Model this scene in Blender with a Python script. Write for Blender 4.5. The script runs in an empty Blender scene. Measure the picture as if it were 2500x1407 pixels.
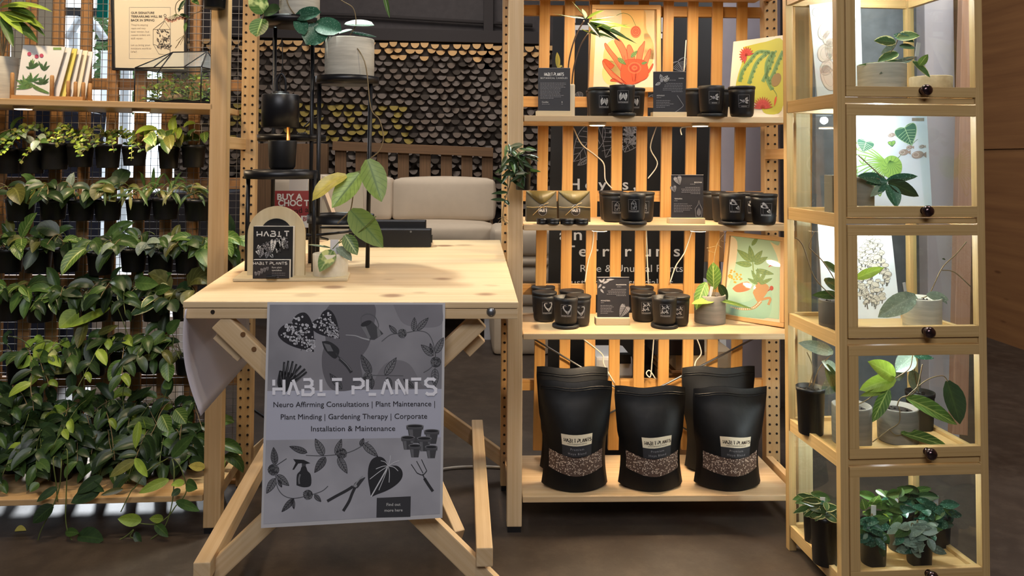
import bpy, bmesh, math, random
from mathutils import Vector, Matrix
from mathutils.geometry import tessellate_polygon
V = Vector
SC = bpy.context.scene
COL = SC.collection

# ------------------------------------------------------------------ camera
F = 1884.0; CX = 1200.0; CY = 330.0
EYE = V((0.0, 0.0, 1.16))
yaw, pitch, roll = math.radians(1.52), math.radians(1.8), math.radians(0.30)
FW = V((math.sin(yaw)*math.cos(pitch), math.cos(yaw)*math.cos(pitch), math.sin(pitch)))
R0 = V((math.cos(yaw), -math.sin(yaw), 0)); U0 = R0.cross(FW)
RT = R0*math.cos(roll) + U0*math.sin(roll)
UP = U0*math.cos(roll) - R0*math.sin(roll)
cam = bpy.data.cameras.new('camera'); camo = bpy.data.objects.new('camera', cam); COL.objects.link(camo)
cam.sensor_fit = 'HORIZONTAL'; cam.sensor_width = 36.0; cam.lens = 36.0*F/2500
cam.shift_x = (1250-CX)/2500; cam.shift_y = (CY-703.5)/2500
cam.clip_start = 0.05; cam.clip_end = 200
camo.matrix_world = Matrix(((RT.x, UP.x, -FW.x, EYE.x), (RT.y, UP.y, -FW.y, EYE.y), (RT.z, UP.z, -FW.z, EYE.z), (0, 0, 0, 1)))
SC.camera = camo
SC.view_settings.view_transform = 'Standard'; SC.view_settings.look = 'None'
SC.view_settings.gamma = 1.0; SC.view_settings.exposure = 0.0
SC.view_settings.use_curve_mapping = False

# ------------------------------------------------------------------ daylight
w = bpy.data.worlds.new('World'); SC.world = w; w.use_nodes = True
bg = w.node_tree.nodes['Background']; bg.inputs[0].default_value = (0.80, 0.90, 1.0, 1); bg.inputs[1].default_value = 2.6
def lamp(name, kind, loc, target, energy, color, size=0.1, size_y=None, spot=None, blend=0.5, parent=None):
    l = bpy.data.lights.new(name, kind); l.energy = energy; l.color = color
    if kind == 'AREA':
        l.shape = 'RECTANGLE' if size_y else 'DISK'; l.size = size
        if size_y: l.size_y = size_y
    elif kind == 'SPOT':
        l.spot_size = math.radians(spot); l.spot_blend = blend; l.shadow_soft_size = size
    elif kind == 'SUN':
        l.angle = size
    else: l.shadow_soft_size = size
    o = bpy.data.objects.new(name, l); COL.objects.link(o)
    d = (V(target)-V(loc)).normalized()
    q = d.to_track_quat('-Z', 'Y')
    o.rotation_euler = q.to_euler()
    o.location = V(loc)
    if parent: o.parent = parent; o.location = V(loc)-parent.location
    return o
WARM = (1.0, 0.77, 0.50); COOL = (0.86, 0.95, 1.0); NEUT = (1.0, 0.93, 0.88)
lamp('sun', 'SUN', (-4.0, 9.6, 4.5), (-1.6, 2.6, 0), 4.5, (0.9, 0.95, 1.0), math.radians(8))
lamp('hall_fill', 'AREA', (-0.2, -1.6, 3.6), (0.2, 2.4, 0.7), 125, (0.95, 0.95, 1.0), 2.4, 1.6)  # unseen ambient fill behind the camera, standing for assumed hall lighting
lamp('hall_fill_far', 'AREA', (-0.3, 4.4, 3.3), (0.0, 5.4, 0.6), 52, NEUT, 1.2, 1.2)  # unseen fill added to brighten the net and sofa at the back
lamp('hall_fill_right', 'AREA', (2.1, 2.2, 3.3), (2.3, 3.8, 0.6), 42, (1.0, 0.90, 0.80), 0.8, 0.8)  # unseen fill added to brighten the plywood wall and white panel
lamp('hall_fill_pier', 'AREA', (1.62, 2.60, 2.5), (1.66, 3.2, 0.4), 12, (0.92, 0.96, 1.0), 0.5, 0.3)  # unseen fill added to brighten the pier seen through the cabinet
lamp('top_shelf_lamp', 'SPOT', (-1.25, 2.05, 2.35), (-1.2, 2.5, 1.3), 56, WARM, 0.06, spot=80, blend=0.7)
lamp('rack_spot', 'SPOT', (-0.62, 2.55, 2.35), (-0.22, 2.15, 0.8), 92, (0.93, 1.0, 0.92), 0.03, spot=75, blend=0.6)
lamp('stall_spot', 'SPOT', (0.15, 1.2, 2.7), (0.0, 2.4, 0.8), 34, (1.0, 0.84, 0.62), 0.05, spot=70, blend=0.8)

# ------------------------------------------------------------------ pixel -> place
def ray(px, py): return FW + RT*((px-CX)/F) - UP*((py-CY)/F)
def P(px, py, Y):
    d = ray(px, py); return EYE + d*(Y/d.y)
def PZ(px, py, z):
    d = ray(px, py); return EYE + d*((z-EYE.z)/d.z)
def PN(px, py, p0, n):
    d = ray(px, py); return EYE + d*((p0-EYE).dot(n)/d.dot(n))
class Frame:
    """a turned upright frame: x right, y away, z up"""
    def __init__(s, o, a): s.o = V(o); s.c = math.cos(a); s.s = math.sin(a)
    def w(s, x, y, z): return V((s.o.x+s.c*x-s.s*y, s.o.y+s.s*x+s.c*y, s.o.z+z))
    def wp(s, p): return s.w(p[0], p[1], p[2])
    def hit(s, px, py, y):
        n = V((-s.s, s.c, 0)); q = PN(px, py, s.o+n*y, n)-s.o
        return (q.x*s.c+q.y*s.s, q.z)
    def hitw(s, px, py, y):
        n = V((-s.s, s.c, 0)); return PN(px, py, s.o+n*y, n)

# ------------------------------------------------------------------ mesh builder
class MB:
    def __init__(s): s.v = []; s.f = []; s.mats = []; s.mi = []; s.uv = []; s.sm = []
    def m(s, mat):
        if mat not in s.mats: s.mats.append(mat)
        return s.mats.index(mat)
    def vert(s, p): s.v.append(V(p)); return len(s.v)-1
    def face(s, idx, mat, uv=None, smooth=False):
        s.f.append(tuple(idx)); s.mi.append(s.m(mat)); s.uv.append(uv); s.sm.append(smooth)
    def box(s, lo, hi, mat, T=None):
        lo, hi = V(lo), V(hi); d = hi-lo
        ax = max(range(3), key=lambda i: abs(d[i])); o1, o2 = [i for i in range(3) if i != ax]
        off = random.random()*7; off2 = random.random()*9
        loc = [V((lo[0] if not i & 1 else hi[0], lo[1] if not i & 2 else hi[1], lo[2] if not i & 4 else hi[2])) for i in range(8)]
        b = len(s.v)
        for p in loc: s.v.append(V(T(*p)) if T else p)
        for q in ((0,2,3,1),(4,5,7,6),(0,1,5,4),(2,6,7,3),(0,4,6,2),(1,3,7,5)):
            s.face([b+i for i in q], mat, [(loc[i][ax]+off, loc[i][o1]+loc[i][o2]+off2) for i in q])
    def beam(s, p0, p1, w, t, mat, up=(0,0,1)):
        p0, p1 = V(p0), V(p1); d = (p1-p0); L = d.length; d = d/L
        sd = d.cross(V(up))
        if sd.length < 1e-4: sd = d.cross(V((0,1,0)))
        sd.normalize(); u = sd.cross(d)
        def T(x, y, z): return p0 + d*x + sd*y + u*z
        s.box((0,-w/2,-t/2), (L,w/2,t/2), mat, T)
    def lathe(s, prof, mat, c=(0,0,0), seg=28, T=None, smooth=True, cap=True):
        c = V(c); b = len(s.v); n = len(prof)
        for r, z in prof:
            for k in range(seg):
                a = 2*math.pi*k/seg; p = V((r*math.cos(a), r*math.sin(a), z))
                s.v.append((T(p) if T else p)+c)
        for i in range(n-1):
            for k in range(seg):
                k2 = (k+1) % seg
                s.face((b+i*seg+k, b+i*seg+k2, b+(i+1)*seg+k2, b+(i+1)*seg+k), mat,
                       [(k/seg*3, prof[i][1]), ((k+1)/seg*3, prof[i][1]), ((k+1)/seg*3, prof[i+1][1]), (k/seg*3, prof[i+1][1])], smooth)
        if cap:
            if prof[0][0] > 1e-5: s.face([b+k for k in range(seg)][::-1], mat)
            if prof[-1][0] > 1e-5: s.face([b+(n-1)*seg+k for k in range(seg)], mat)
    def tube(s, pts, r, mat, seg=6, taper=None):
        pts = [V(p) for p in pts]; b = len(s.v); n = len(pts); ref = None
        for i, p in enumerate(pts):
            d = (pts[min(i+1,n-1)]-pts[max(i-1,0)])
            if d.length < 1e-7: d = V((0,0,1))
            d.normalize()
            if ref is None:
                ref = d.cross(V((0.3,0.2,1)))
                if ref.length < 1e-3: ref = d.cross(V((1,0,0)))
            ref = ref - d*ref.dot(d)
            if ref.length < 1e-5: ref = d.cross(V((0,1,0.3)))
            ref.normalize(); o = d.cross(ref)
            rr = r if taper is None else r*(1-(1-taper)*i/(n-1))
            for k in range(seg):
                a = 2*math.pi*k/seg; s.v.append(p+ref*(rr*math.cos(a))+o*(rr*math.sin(a)))
        for i in range(n-1):
            for k in range(seg):
                k2 = (k+1) % seg
                s.face((b+i*seg+k, b+i*seg+k2, b+(i+1)*seg+k2, b+(i+1)*seg+k), mat, None, True)
        s.face([b+k for k in range(seg)][::-1], mat); s.face([b+(n-1)*seg+k for k in range(seg)], mat)
    def grid(s, fn, nu, nv, mat, smooth=True):
        b = len(s.v)
        for j in range(nv+1):
            for i in range(nu+1): s.v.append(V(fn(i/nu, j/nv)))
        for j in range(nv):
            for i in range(nu):
                q = (b+j*(nu+1)+i, b+j*(nu+1)+i+1, b+(j+1)*(nu+1)+i+1, b+(j+1)*(nu+1)+i)
                s.face(q, mat, [(i/nu, j/nv), ((i+1)/nu, j/nv), ((i+1)/nu, (j+1)/nv), (i/nu, (j+1)/nv)], smooth)
    def leaf(s, base, d, up, L, W, mat, droop=0.6, fold=0.15, a=0.8, b=0.75, rows=7, heart=0.0, twist=0.0, wave=0.0):
        """a blade with a pointed tip, folded on its midrib and bent under its weight"""
        p = V(base); d = V(d).normalized(); up = V(up)
        st = L/rows; b0 = len(s.v); cols = (-1, -0.5, 0, 0.5, 1)
        for i in range(rows+1):
            t = i/rows
            sd = d.cross(up)
            if sd.length < 1e-4: sd = d.cross(V((1,0,0.1)))
            sd.normalize(); n = sd.cross(d)
            if twist: sd = sd*math.cos(twist*t)+n*math.sin(twist*t); n = sd.cross(d)
            hw = W*0.5*max(0.0, math.sin(math.pi*min(1.0, (t*0.97+0.02)**a)))**b
            if i == rows: hw = W*0.012
            for c in cols:
                back = -d*(heart*L*max(0, 1-t*3.5)*abs(c)) if heart else V((0,0,0))
                wv = wave*W*math.sin(t*9+c*2)*abs(c)
                s.v.append(p + sd*(hw*c) + n*(abs(c)**1.3*hw*fold*2+wv) + back)
            p = p + d*st
            d = (d + V((0,0,-1))*(droop*st/L*1.2)).normalized()
        for i in range(rows):
            for k in range(4):
                q = (b0+i*5+k, b0+i*5+k+1, b0+(i+1)*5+k+1, b0+(i+1)*5+k)
                s.face(q, mat, [(i/rows, k/4), (i/rows, (k+1)/4), ((i+1)/rows, (k+1)/4), ((i+1)/rows, k/4)], True)
    def build(s, name, parent=None, loc=None, bevel=0, solid=0):
        if parent is not None: base = root_loc(parent)
        elif loc is not None: base = V(loc)
        else:
            xs = [p.x for p in s.v]; ys = [p.y for p in s.v]; zs = [p.z for p in s.v]
            base = V(((min(xs)+max(xs))/2, (min(ys)+max(ys))/2, min(zs)))
        me = bpy.data.meshes.new(name)
        me.from_pydata([p-base for p in s.v], [], s.f)
        for mt in s.mats: me.materials.append(mt)
        me.polygons.foreach_set('material_index', s.mi)
        me.polygons.foreach_set('use_smooth', s.sm)
        uvl = me.uv_layers.new(name='UVMap'); flat = []
        for f, u in zip(s.f, s.uv):
            if u is None: flat += [0.0, 0.0]*len(f)
            else:
                for a in u: flat += [a[0], a[1]]
        uvl.data.foreach_set('uv', flat)
        if bevel:
            bm = bmesh.new(); bm.from_mesh(me)
            ed = [e for e in bm.edges if len(e.link_faces) == 2 and e.calc_face_angle(0) > 0.5 and e.calc_length() > 0.0075]
            bmesh.ops.bevel(bm, geom=ed, offset=bevel, segments=2, profile=0.6, affect='EDGES', clamp_overlap=True)
            bm.to_mesh(me); bm.free()
        me.validate(); me.update()
        o = bpy.data.objects.new(name, me); COL.objects.link(o)
        if parent is not None: o.parent = parent; o.location = (0,0,0)
        else: o.location = base
        if solid:
            md = o.modifiers.new('thick', 'SOLIDIFY'); md.thickness = solid; md.offset = 0
        return o
def root_loc(o):
    p = V((0,0,0))
    while o is not None: p = p + V(o.location); o = o.parent
    return p
def tag(o, label, cat, group=None):
    o['label'] = label; o['category'] = cat
    if group: o['group'] = group
    return o
def thing(name, loc, label, cat, group=None):
    o = bpy.data.objects.new(name, None); COL.objects.link(o); o.location = V(loc); o.empty_display_size = 0.05
    return tag(o, label, cat, group)
def struct(o): o['kind'] = 'structure'; return o
def copy_thing(r, loc, label, group=None):
    c = r.copy(); COL.objects.link(c); c.location = V(loc); c['label'] = label
    if group: c['group'] = group
    for ch in r.children:
        k = ch.copy(); COL.objects.link(k); k.parent = c
        for g in ch.children:
            d = g.copy(); COL.objects.link(d); d.parent = k
    return c

# ------------------------------------------------------------------ materials
def lin(h):
    if isinstance(h, tuple): return h if len(h) == 4 else h+(1,)
    h = h.lstrip('#'); c = [int(h[i:i+2], 16)/255 for i in (0, 2, 4)]
    return tuple(x/12.92 if x <= 0.04045 else ((x+0.055)/1.055)**2.4 for x in c)+(1,)
class NT:
    def __init__(s, name):
        s.mat = bpy.data.materials.new(name); s.mat.use_nodes = True; s.t = s.mat.node_tree
        s.b = s.t.nodes['Principled BSDF']; s.out = s.t.nodes['Material Output']
    def n(s, kind, **kw):
        nd = s.t.nodes.new('ShaderNode'+kind)
        for k, v in kw.items():
            if k.startswith('i_'):
                key = k[2:]; key = int(key) if key.isdigit() else key.replace('_', ' ')
                nd.inputs[key].default_value = v
            else: setattr(nd, k, v)
        return nd
    def l(s, a, b): s.t.links.new(a, b)
    def math(s, op, a, b=None, c=None):
        nd = s.n('Math', operation=op)
        for i, x in enumerate((a, b, c)):
            if x is None: continue
            if isinstance(x, (int, float)): nd.inputs[i].default_value = x
            else: s.l(x, nd.inputs[i])
        return nd.outputs[0]
    def mix(s, fac, a, b):
        nd = s.n('Mix', data_type='RGBA')
        for sock, x in ((nd.inputs[0], fac), (nd.inputs[6], a), (nd.inputs[7], b)):
            if isinstance(x, (int, float)): sock.default_value = x
            elif isinstance(x, tuple): sock.default_value = x
            else: s.l(x, sock)
        return nd.outputs[2]
    def ramp(s, fac, stops):
        nd = s.n('ValToRGB'); el = nd.color_ramp.elements
        el[0].position, el[0].color = stops[0][0], stops[0][1]
        el[1].position, el[1].color = stops[-1][0], stops[-1][1]
        for p, c in stops[1:-1]:
            e = el.new(p); e.color = c
        s.l(fac, nd.inputs[0]); return nd.outputs[0]
    def step(s, x, lo, hi):
        nd = s.n('MapRange'); nd.inputs[1].default_value = lo; nd.inputs[2].default_value = hi
        s.l(x, nd.inputs[0]); return nd.outputs[0]
    def noise(s, vec, scale, detail=3, rough=0.5):
        nd = s.n('TexNoise'); nd.inputs['Scale'].default_value = scale; nd.inputs['Detail'].default_value = detail; nd.inputs['Roughness'].default_value = rough
        if vec is not None: s.l(vec, nd.inputs['Vector'])
        return nd.outputs[0]
    def coord(s, which='Object', scale=None):
        tc = s.n('TexCoord').outputs[which]
        if scale is None: return tc
        mp = s.n('Mapping'); mp.inputs['Scale'].default_value = scale; s.l(tc, mp.inputs['Vector']); return mp.outputs[0]
    def rnd(s): return s.n('NewGeometry').outputs['Random Per Island']
    def color(s, c):
        if isinstance(c, tuple): s.b.inputs['Base Color'].default_value = c
        else: s.l(c, s.b.inputs['Base Color'])
    def set(s, **kw):
        for k, v in kw.items(): s.b.inputs[k.replace('_', ' ')].default_value = v
        return s.mat
    def bump(s, h, strength=0.3, dist=0.002):
        nd = s.n('Bump'); nd.inputs['Strength'].default_value = strength; nd.inputs['Distance'].default_value = dist
        s.l(h, nd.inputs['Height']); s.l(nd.outputs[0], s.b.inputs['Normal'])
def flat(name, c, rough=0.6, metal=0.0, var=0.0, emit=None):
    n = NT(name); c = lin(c)
    if var:
        nz = n.noise(n.coord('Object'), 18, 4)
        d = tuple(x*(1-var) for x in c[:3])+(1,)
        n.color(n.mix(n.step(nz, 0.3, 0.7), d, c))
    else: n.color(c)
    if emit: n.b.inputs['Emission Color'].default_value = c; n.b.inputs['Emission Strength'].default_value = emit
    return n.set(Roughness=rough, Metallic=metal)
def wood(name, base, dark, rough=0.55, fine=90.0, knots=0.0, knotc='#5a3418', isl=0.25, stretch=2.2, ks=(2.6, 9.0), kr=(0.12, 0.05), kp=0.5):
    n = NT(name); base, dark = lin(base), lin(dark)
    uv = n.coord('UV', (stretch, fine, 1)); nz = n.noise(uv, 1.0, 5, 0.6)
    big = n.noise(n.coord('UV', (1.2, 14, 1)), 1.0, 3)
    c = n.mix(n.step(nz, 0.35, 0.75), base, dark)
    c = n.mix(n.math('MULTIPLY', n.step(big, 0.45, 0.8), 0.5), c, dark)
    if knots:
        vo = n.n('TexVoronoi'); vo.inputs['Scale'].default_value = 1.0
        n.l(n.coord('UV', (ks[0], ks[1], 1)), vo.inputs['Vector'])
        k = n.step(vo.outputs['Distance'], kr[0]*knots, kr[1]*knots)
        rn = n.n('SeparateColor'); n.l(vo.outputs['Color'], rn.inputs[0])
        k = n.math('MULTIPLY', k, n.step(rn.outputs[0], kp, kp+0.02))
        c = n.mix(n.math('MULTIPLY', k, 0.8), c, lin(knotc))
    g = n.step(n.rnd(), 0, 1)
    c = n.mix(n.math('MULTIPLY', g, isl), c, tuple(x*0.55 for x in dark[:3])+(1,))
    n.color(c); n.bump(nz, 0.15, 0.001)
    return n.set(Roughness=rough)
def leafmat(name, base, vein, edge=None, edge_at=0.72, spots=None, vs=0.5, rough=0.38, lateral=True, patch=None):
    n = NT(name); base, vein = lin(base), lin(vein)
    sep = n.n('SeparateXYZ'); n.l(n.coord('UV'), sep.inputs[0])
    u, v = sep.outputs[0], sep.outputs[1]
    a = n.math('ABSOLUTE', n.math('MULTIPLY', n.math('SUBTRACT', v, 0.5), 2.0))
    r = n.rnd(); nz = n.noise(n.coord('Object'), 55, 3)
    dk = tuple(x*0.55 for x in base[:3])+(1,)
    lt = tuple(min(1, x*1.5+0.012) for x in base[:3])+(1,)
    c = n.mix(r, dk, lt)
    c = n.mix(n.math('MULTIPLY', n.step(nz, 0.35, 0.75), 0.45), c, dk)
    if patch: c = n.mix(n.step(n.noise(n.coord('Object'), 30, 2), 0.52, 0.60), c, lin(patch))
    if spots: c = n.mix(n.math('MULTIPLY', n.step(n.noise(n.coord('Object'), 260, 2), 0.60, 0.68), 0.75), c, lin(spots))
    vm = n.step(a, 0.12, 0.03)
    if lateral:
        ph = n.math('FRACT', n.math('SUBTRACT', n.math('MULTIPLY', u, 7.0), n.math('MULTIPLY', a, 1.9)))
        vl = n.step(n.math('ABSOLUTE', n.math('SUBTRACT', ph, 0.5)), 0.10, 0.02)
        vm = n.math('MAXIMUM', vm, n.math('MULTIPLY', vl, 0.7))
    c = n.mix(n.math('MULTIPLY', vm, vs), c, vein)
    if edge:
        e = n.step(n.math('ADD', a, n.math('MULTIPLY', n.math('SUBTRACT', nz, 0.5), 0.9)), edge_at, edge_at+0.06)
        c = n.mix(e, c, lin(edge))
    n.color(c); n.set(Roughness=rough)
    tr = n.n('BsdfTranslucent'); n.l(c, tr.inputs[0])
    mx = n.n('MixShader'); mx.inputs[0].default_value = 0.22
    n.l(n.b.outputs[0], mx.inputs[1]); n.l(tr.outputs[0], mx.inputs[2]); n.l(mx.outputs[0], n.out.inputs[0])
    return n.mat
def glassmat(name, tint=(0.96, 0.99, 0.98, 1), ior=1.45, haze=0.0):
    n = NT(name); t = n.t; t.nodes.remove(n.b)
    tr = n.n('BsdfTransparent'); tr.inputs[0].default_value = tint
    gl = n.n('BsdfGlossy'); gl.inputs['Roughness'].default_value = 0.03
    fr = n.n('Fresnel'); fr.inputs[0].default_value = ior
    bf = n.n('NewGeometry').outputs['Backfacing']
    mx = n.n('MixShader'); n.l(n.math('MULTIPLY', fr.outputs[0], n.math('SUBTRACT', 1.0, bf)), mx.inputs[0]); n.l(tr.outputs[0], mx.inputs[1]); n.l(gl.outputs[0], mx.inputs[2])
    last = mx.outputs[0]
    if haze:
        df = n.n('BsdfDiffuse'); df.inputs[0].default_value = (0.8, 0.85, 0.9, 1)
        m2 = n.n('MixShader'); m2.inputs[0].default_value = haze
        n.l(last, m2.inputs[1]); n.l(df.outputs[0], m2.inputs[2]); last = m2.outputs[0]
    n.l(last, n.out.inputs[0]); return n.mat

PINE = wood('pine', '#dcc19a', '#c8a678', knots=0.8)
PINE2 = wood('pine_honey', '#d5b283', '#be9662', knots=0.9)
TOP = wood('table_pine', '#dcc29a', '#c9a678', rough=0.5, knots=1.0, knotc='#7d4f2e', isl=0.0, stretch=1.5, fine=40, ks=(7.5, 11), kr=(0.30, 0.16), kp=0.36)
SLAT = wood('slat_wood', '#cfa05e', '#b17c3c', rough=0.5, fine=120)
SLATD = wood('dark_slat_wood', '#b08352', '#8a6036', rough=0.6, fine=120)
BAMBOO = wood('bamboo', '#d3b27c', '#bb9860', rough=0.42, fine=160, isl=0.12)
BIRCH = wood('birch_ply', '#d8c8a4', '#c8b48c', rough=0.55, isl=0.05, fine=50)
PALLET = wood('pallet_wood', '#7a5a3c', '#574028', rough=0.8, knots=0.8)
PLY = wood('wall_ply', '#94683f', '#785030', rough=0.6, fine=16, knots=0.9, isl=0.1, stretch=0.8)
FRAMEW = wood('frame_oak', '#d9b179', '#c0955c', rough=0.45, fine=140)
BLACKM = flat('black_metal', '#1d1d21', 0.38, 0.3)
BLACKP = flat('black_plastic', '#0e0e10', 0.42)
BLACKC = flat('black_ceramic', '#100f11', 0.52)
MATTEB = flat('matte_black_print', '#151416', 0.5)
CARDB = flat('charcoal_card', '#232126', 0.55)
INK = flat('white_ink', '#d8d6d2', 0.6)
INKG = flat('grey_ink', '#8f8d90', 0.6)
WHITE = flat('white_paper', '#dedbd6', 0.6)
CREAM = flat('cream_paper', '#e6d9bd', 0.6)
WPLAST = flat('white_plastic', '#d5d4d6', 0.4)
STEEL = flat('galvanised_steel', '#8d8f92', 0.4, 0.9)
WIRE = flat('wire', '#8f8a84', 0.45, 0.8)
DARKHOLE = flat('peg_hole_dark', '#20150d', 0.9)
SOIL = flat('soil', '#2a1f17', 0.95, var=0.5)
STEMG = flat('green_stem', '#5f6b35', 0.6)
STEMB = flat('brown_stem', '#7d6a4a', 0.7)
KRAFT = flat('cardboard', '#a3784c', 0.8, var=0.15)
GLASS = glassmat('clear_glass', haze=0.003)
GLASSR = glassmat('hazed_roof_glass', (0.95, 0.97, 0.93, 1), haze=0.22)  # pale diffuse haze mixed in to imitate light reflected off the roof
GLASST = glassmat('terrarium_glass', (0.96, 0.99, 0.97, 1), haze=0.012)
ACRYL = glassmat('plastic_sleeve', (0.98, 0.98, 0.98, 1), 1.4)
CONCP = None
def concrete_pot(name, c, c2, streak=True):
    n = NT(name); nz = n.noise(n.coord('Object', (6, 6, 60) if streak else (40, 40, 40)), 1.2, 4, 0.6)
    n.color(n.mix(n.step(nz, 0.35, 0.7), lin(c), lin(c2))); n.bump(nz, 0.3, 0.001)
    return n.set(Roughness=0.75)
POTG = concrete_pot('grey_glaze', '#c9c4b6', '#a9a498')
POTD = concrete_pot('dark_cement', '#8d877e', '#77726a')
POTW = concrete_pot('speckled_white', '#e2dccb', '#d4ccb8', False)
POTBE = concrete_pot('beige_glaze', '#c8b08a', '#b39a74', False)
L_DARK = leafmat('leaf_dark', '#263d1e', '#4a6433')
L_MID = leafmat('leaf_mid', '#3d5a26', '#6f8a48')
L_LIME = leafmat('leaf_lime', '#8ea83a', '#b9cc6c', rough=0.42)
L_BLUE = leafmat('leaf_blue_green', '#2f5f48', '#6d9a80', spots='#9fc0ac', vs=0.25, lateral=False)
L_SILV = leafmat('leaf_silver', '#7f9080', '#aab8a4', spots='#b6c4b2', vs=0.4)
L_VAR = leafmat('leaf_variegated', '#3f6034', '#7f9660', edge='#d9d79a', edge_at=0.78, vs=0.3)
L_VARC = leafmat('leaf_cream_centre', '#4f6e34', '#c8cf8a', patch='#c9d08a', vs=0.4)
L_OLIVE = leafmat('leaf_olive', '#66682f', '#9a9a56')
L_RED = leafmat('leaf_bronze', '#7a5636', '#a88052')
L_YEL = leafmat('leaf_yellowing', '#cdbf5e', '#a89a48')
L_VEIN = leafmat('leaf_netted', '#8fab55', '#4a6a32', vs=0.75)
L_NET = leafmat('leaf_pale_veins', '#55782f', '#b9c977', vs=0.85)
random.seed(4)
# ------------------------------------------------------------------ room
def nfloor():
    n = NT('concrete_floor'); co = n.coord('Object')
    a = n.noise(co, 1.3, 6, 0.65); b = n.noise(co, 14, 5, 0.7); c = n.noise(co, 90, 2)
    col = n.mix(n.step(a, 0.3, 0.7), lin('#332a24'), lin('#483d34'))
    col = n.mix(n.math('MULTIPLY', n.step(b, 0.45, 0.75), 0.55), col, lin('#5e5146'))
    col = n.mix(n.math('MULTIPLY', n.step(c, 0.62, 0.75), 0.35), col, lin('#241d19'))
    n.color(col); n.bump(b, 0.2, 0.003)
    r = n.math('MULTIPLY_ADD', a, 0.35, 0.32); n.l(r, n.b.inputs['Roughness'])
    return n.mat
FLOORM = nfloor()
DARKW = flat('dark_wall_paint', '#3f3938', 0.8, var=0.25)
CEILM = flat('ceiling_dark', '#322d2c', 0.9)
WALLG = flat('grey_wall', '#8e8b8a', 0.8, var=0.12)
PAVE = flat('pale_paving', '#b9b6b4', 0.8, var=0.15)
def slab(name, lo, hi, m, kindname=True):
    mb = MB(); mb.box(lo, hi, m); return struct(mb.build(name))
slab('floor', (-7, -5, -0.1), (5.5, 7, 0), FLOORM)
slab('floor_outside', (-30, 7, -0.12), (5, 40, -0.01), PAVE)
slab('ceiling', (-7.2, -5.2, 3.9), (5.6, 7.2, 4.0), CEILM)
slab('wall_front', (-7.2, -5.2, 0), (5.6, -5, 3.9), WALLG)
slab('wall_left', (-7.2, -5, 0), (-7, 7, 3.9), WALLG)
slab('wall_back', (-2.45, 6.5, 0), (5.4, 6.6, 3.9), DARKW)
pw = P(2431, 828, 4.97).x
slab('wall_right', (pw, -5, 0), (pw+0.02, 6.5, P(2440, 364, 4.97).z), PLY)
slab('wall_right_upper', (pw-0.012, -5, P(2440, 364, 4.97).z), (pw+0.02, 6.5, 3.9), PLY)
# steel rib and pipe on the back wall above the net
mb = MB(); a = P(1192, 100, 6.45); mb.box((a.x-0.04, 6.40, 1.9), (a.x+0.04, 6.5, 3.9), CEILM)
struct(mb.build('trim_1', bevel=0.004))
mb = MB(); mb.tube([P(560, 28, 6.44), P(900, 38, 6.44), P(1300, 62, 6.44)], 0.016, CEILM, 8); struct(mb.build('trim_2'))
mb = MB(); mb.beam(P(560, 78, 6.42), P(1330, 96, 6.42), 0.14, 0.10, CEILM); struct(mb.build('trim_3', bevel=0.004))

# ------------------------------------------------------------------ rack frames
def post(fr, name, parent, x0, x1, y0, y1, ztop, m, holes=False):
    mb = MB(); mb.box((x0, y0, 0.018), (x1, y1, ztop), m, fr.w)
    if holes:
        z = 0.10
        while z < ztop-0.05:
            for xx in (x0+(x1-x0)*0.25, x0+(x1-x0)*0.75):
                mb.lathe([(0.0042, -0.0012), (0.0042, 0.0006)], DARKHOLE, fr.w(xx, y0, z), 10, lambda p: V((p.x, p.z, p.y)))
            z += 0.032
    o = mb.build(name, parent, bevel=0.003)
    mb = MB(); mb.box((x0+0.003, y0+0.003, 0), (x1-0.003, y1-0.003, 0.018), BLACKP, fr.w); mb.build('foot_cap', o)
    return o
fr2 = Frame(PZ(1237, 1302, 0), 0.0)
fr1 = Frame(PZ(537, 1304, 0), math.radians(2.5))
rack2 = thing('shelf_rack', fr2.w(0, 0, 0), 'open pine shelving rack with peg-hole posts holding candles and soil bags', 'shelf')
rack1 = thing('plant_rack', fr1.w(0, 0, 0), 'tall pine rack on the left with top shelf and hanging pots', 'shelf')
D2 = 0.30
# shelf_rack: posts, ladder rungs, boards
RX = 0.917
for (x0, x1) in ((0.0, 0.047), (RX, RX+0.047)):
    post(fr2, 'front_post', rack2, x0, x1, 0, 0.044, 2.0, PINE)
post(fr2, 'back_post', rack2, -0.008, 0.042, D2, D2+0.04, 2.0, PINE2, True)
xr = fr2.hit(1868, 600, D2)[0]
post(fr2, 'back_post', rack2, xr, xr+0.05, D2, D2+0.04, 2.0, PINE2, True)
for (xx, nm) in ((0.006, 'l'), (RX+0.012, 'r')):
    for zz in (0.10, 0.62, P(1900, 376, 2.6).z, 1.75):
        mb = MB(); mb.box((xx, 0.044, zz-0.018), (xx+0.024, D2, zz+0.018), PINE2, fr2.w); mb.build('side_rung', rack2, bevel=0.002)
SX0, SX1 = 0.049, RX-0.006
ZS = [fr2.hit(1600, yy, 0)[1] for yy in (-62, 284, 549, 815, 1211)]
for i, z in enumerate(ZS):
    mb = MB()
    mb.box((SX0, 0.0, z-0.019), (SX1, 0.335, z), PINE, fr2.w)
    mb.build('shelf_board', rack2, bevel=0.0025)
# cross brace rods under the third board
for (a, b) in (((1300, 826), (1512, 952)), ((1838, 828), (1622, 940))):
    mb = MB(); mb.tube([P(a[0], a[1], 2.725), P(b[0], b[1], 2.725), P(b[0]+(b[0]-a[0]), b[1]+(b[1]-a[1]), 2.725)], 0.0035, STEEL, 6)
    mb.build('brace_rod', rack2)
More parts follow.
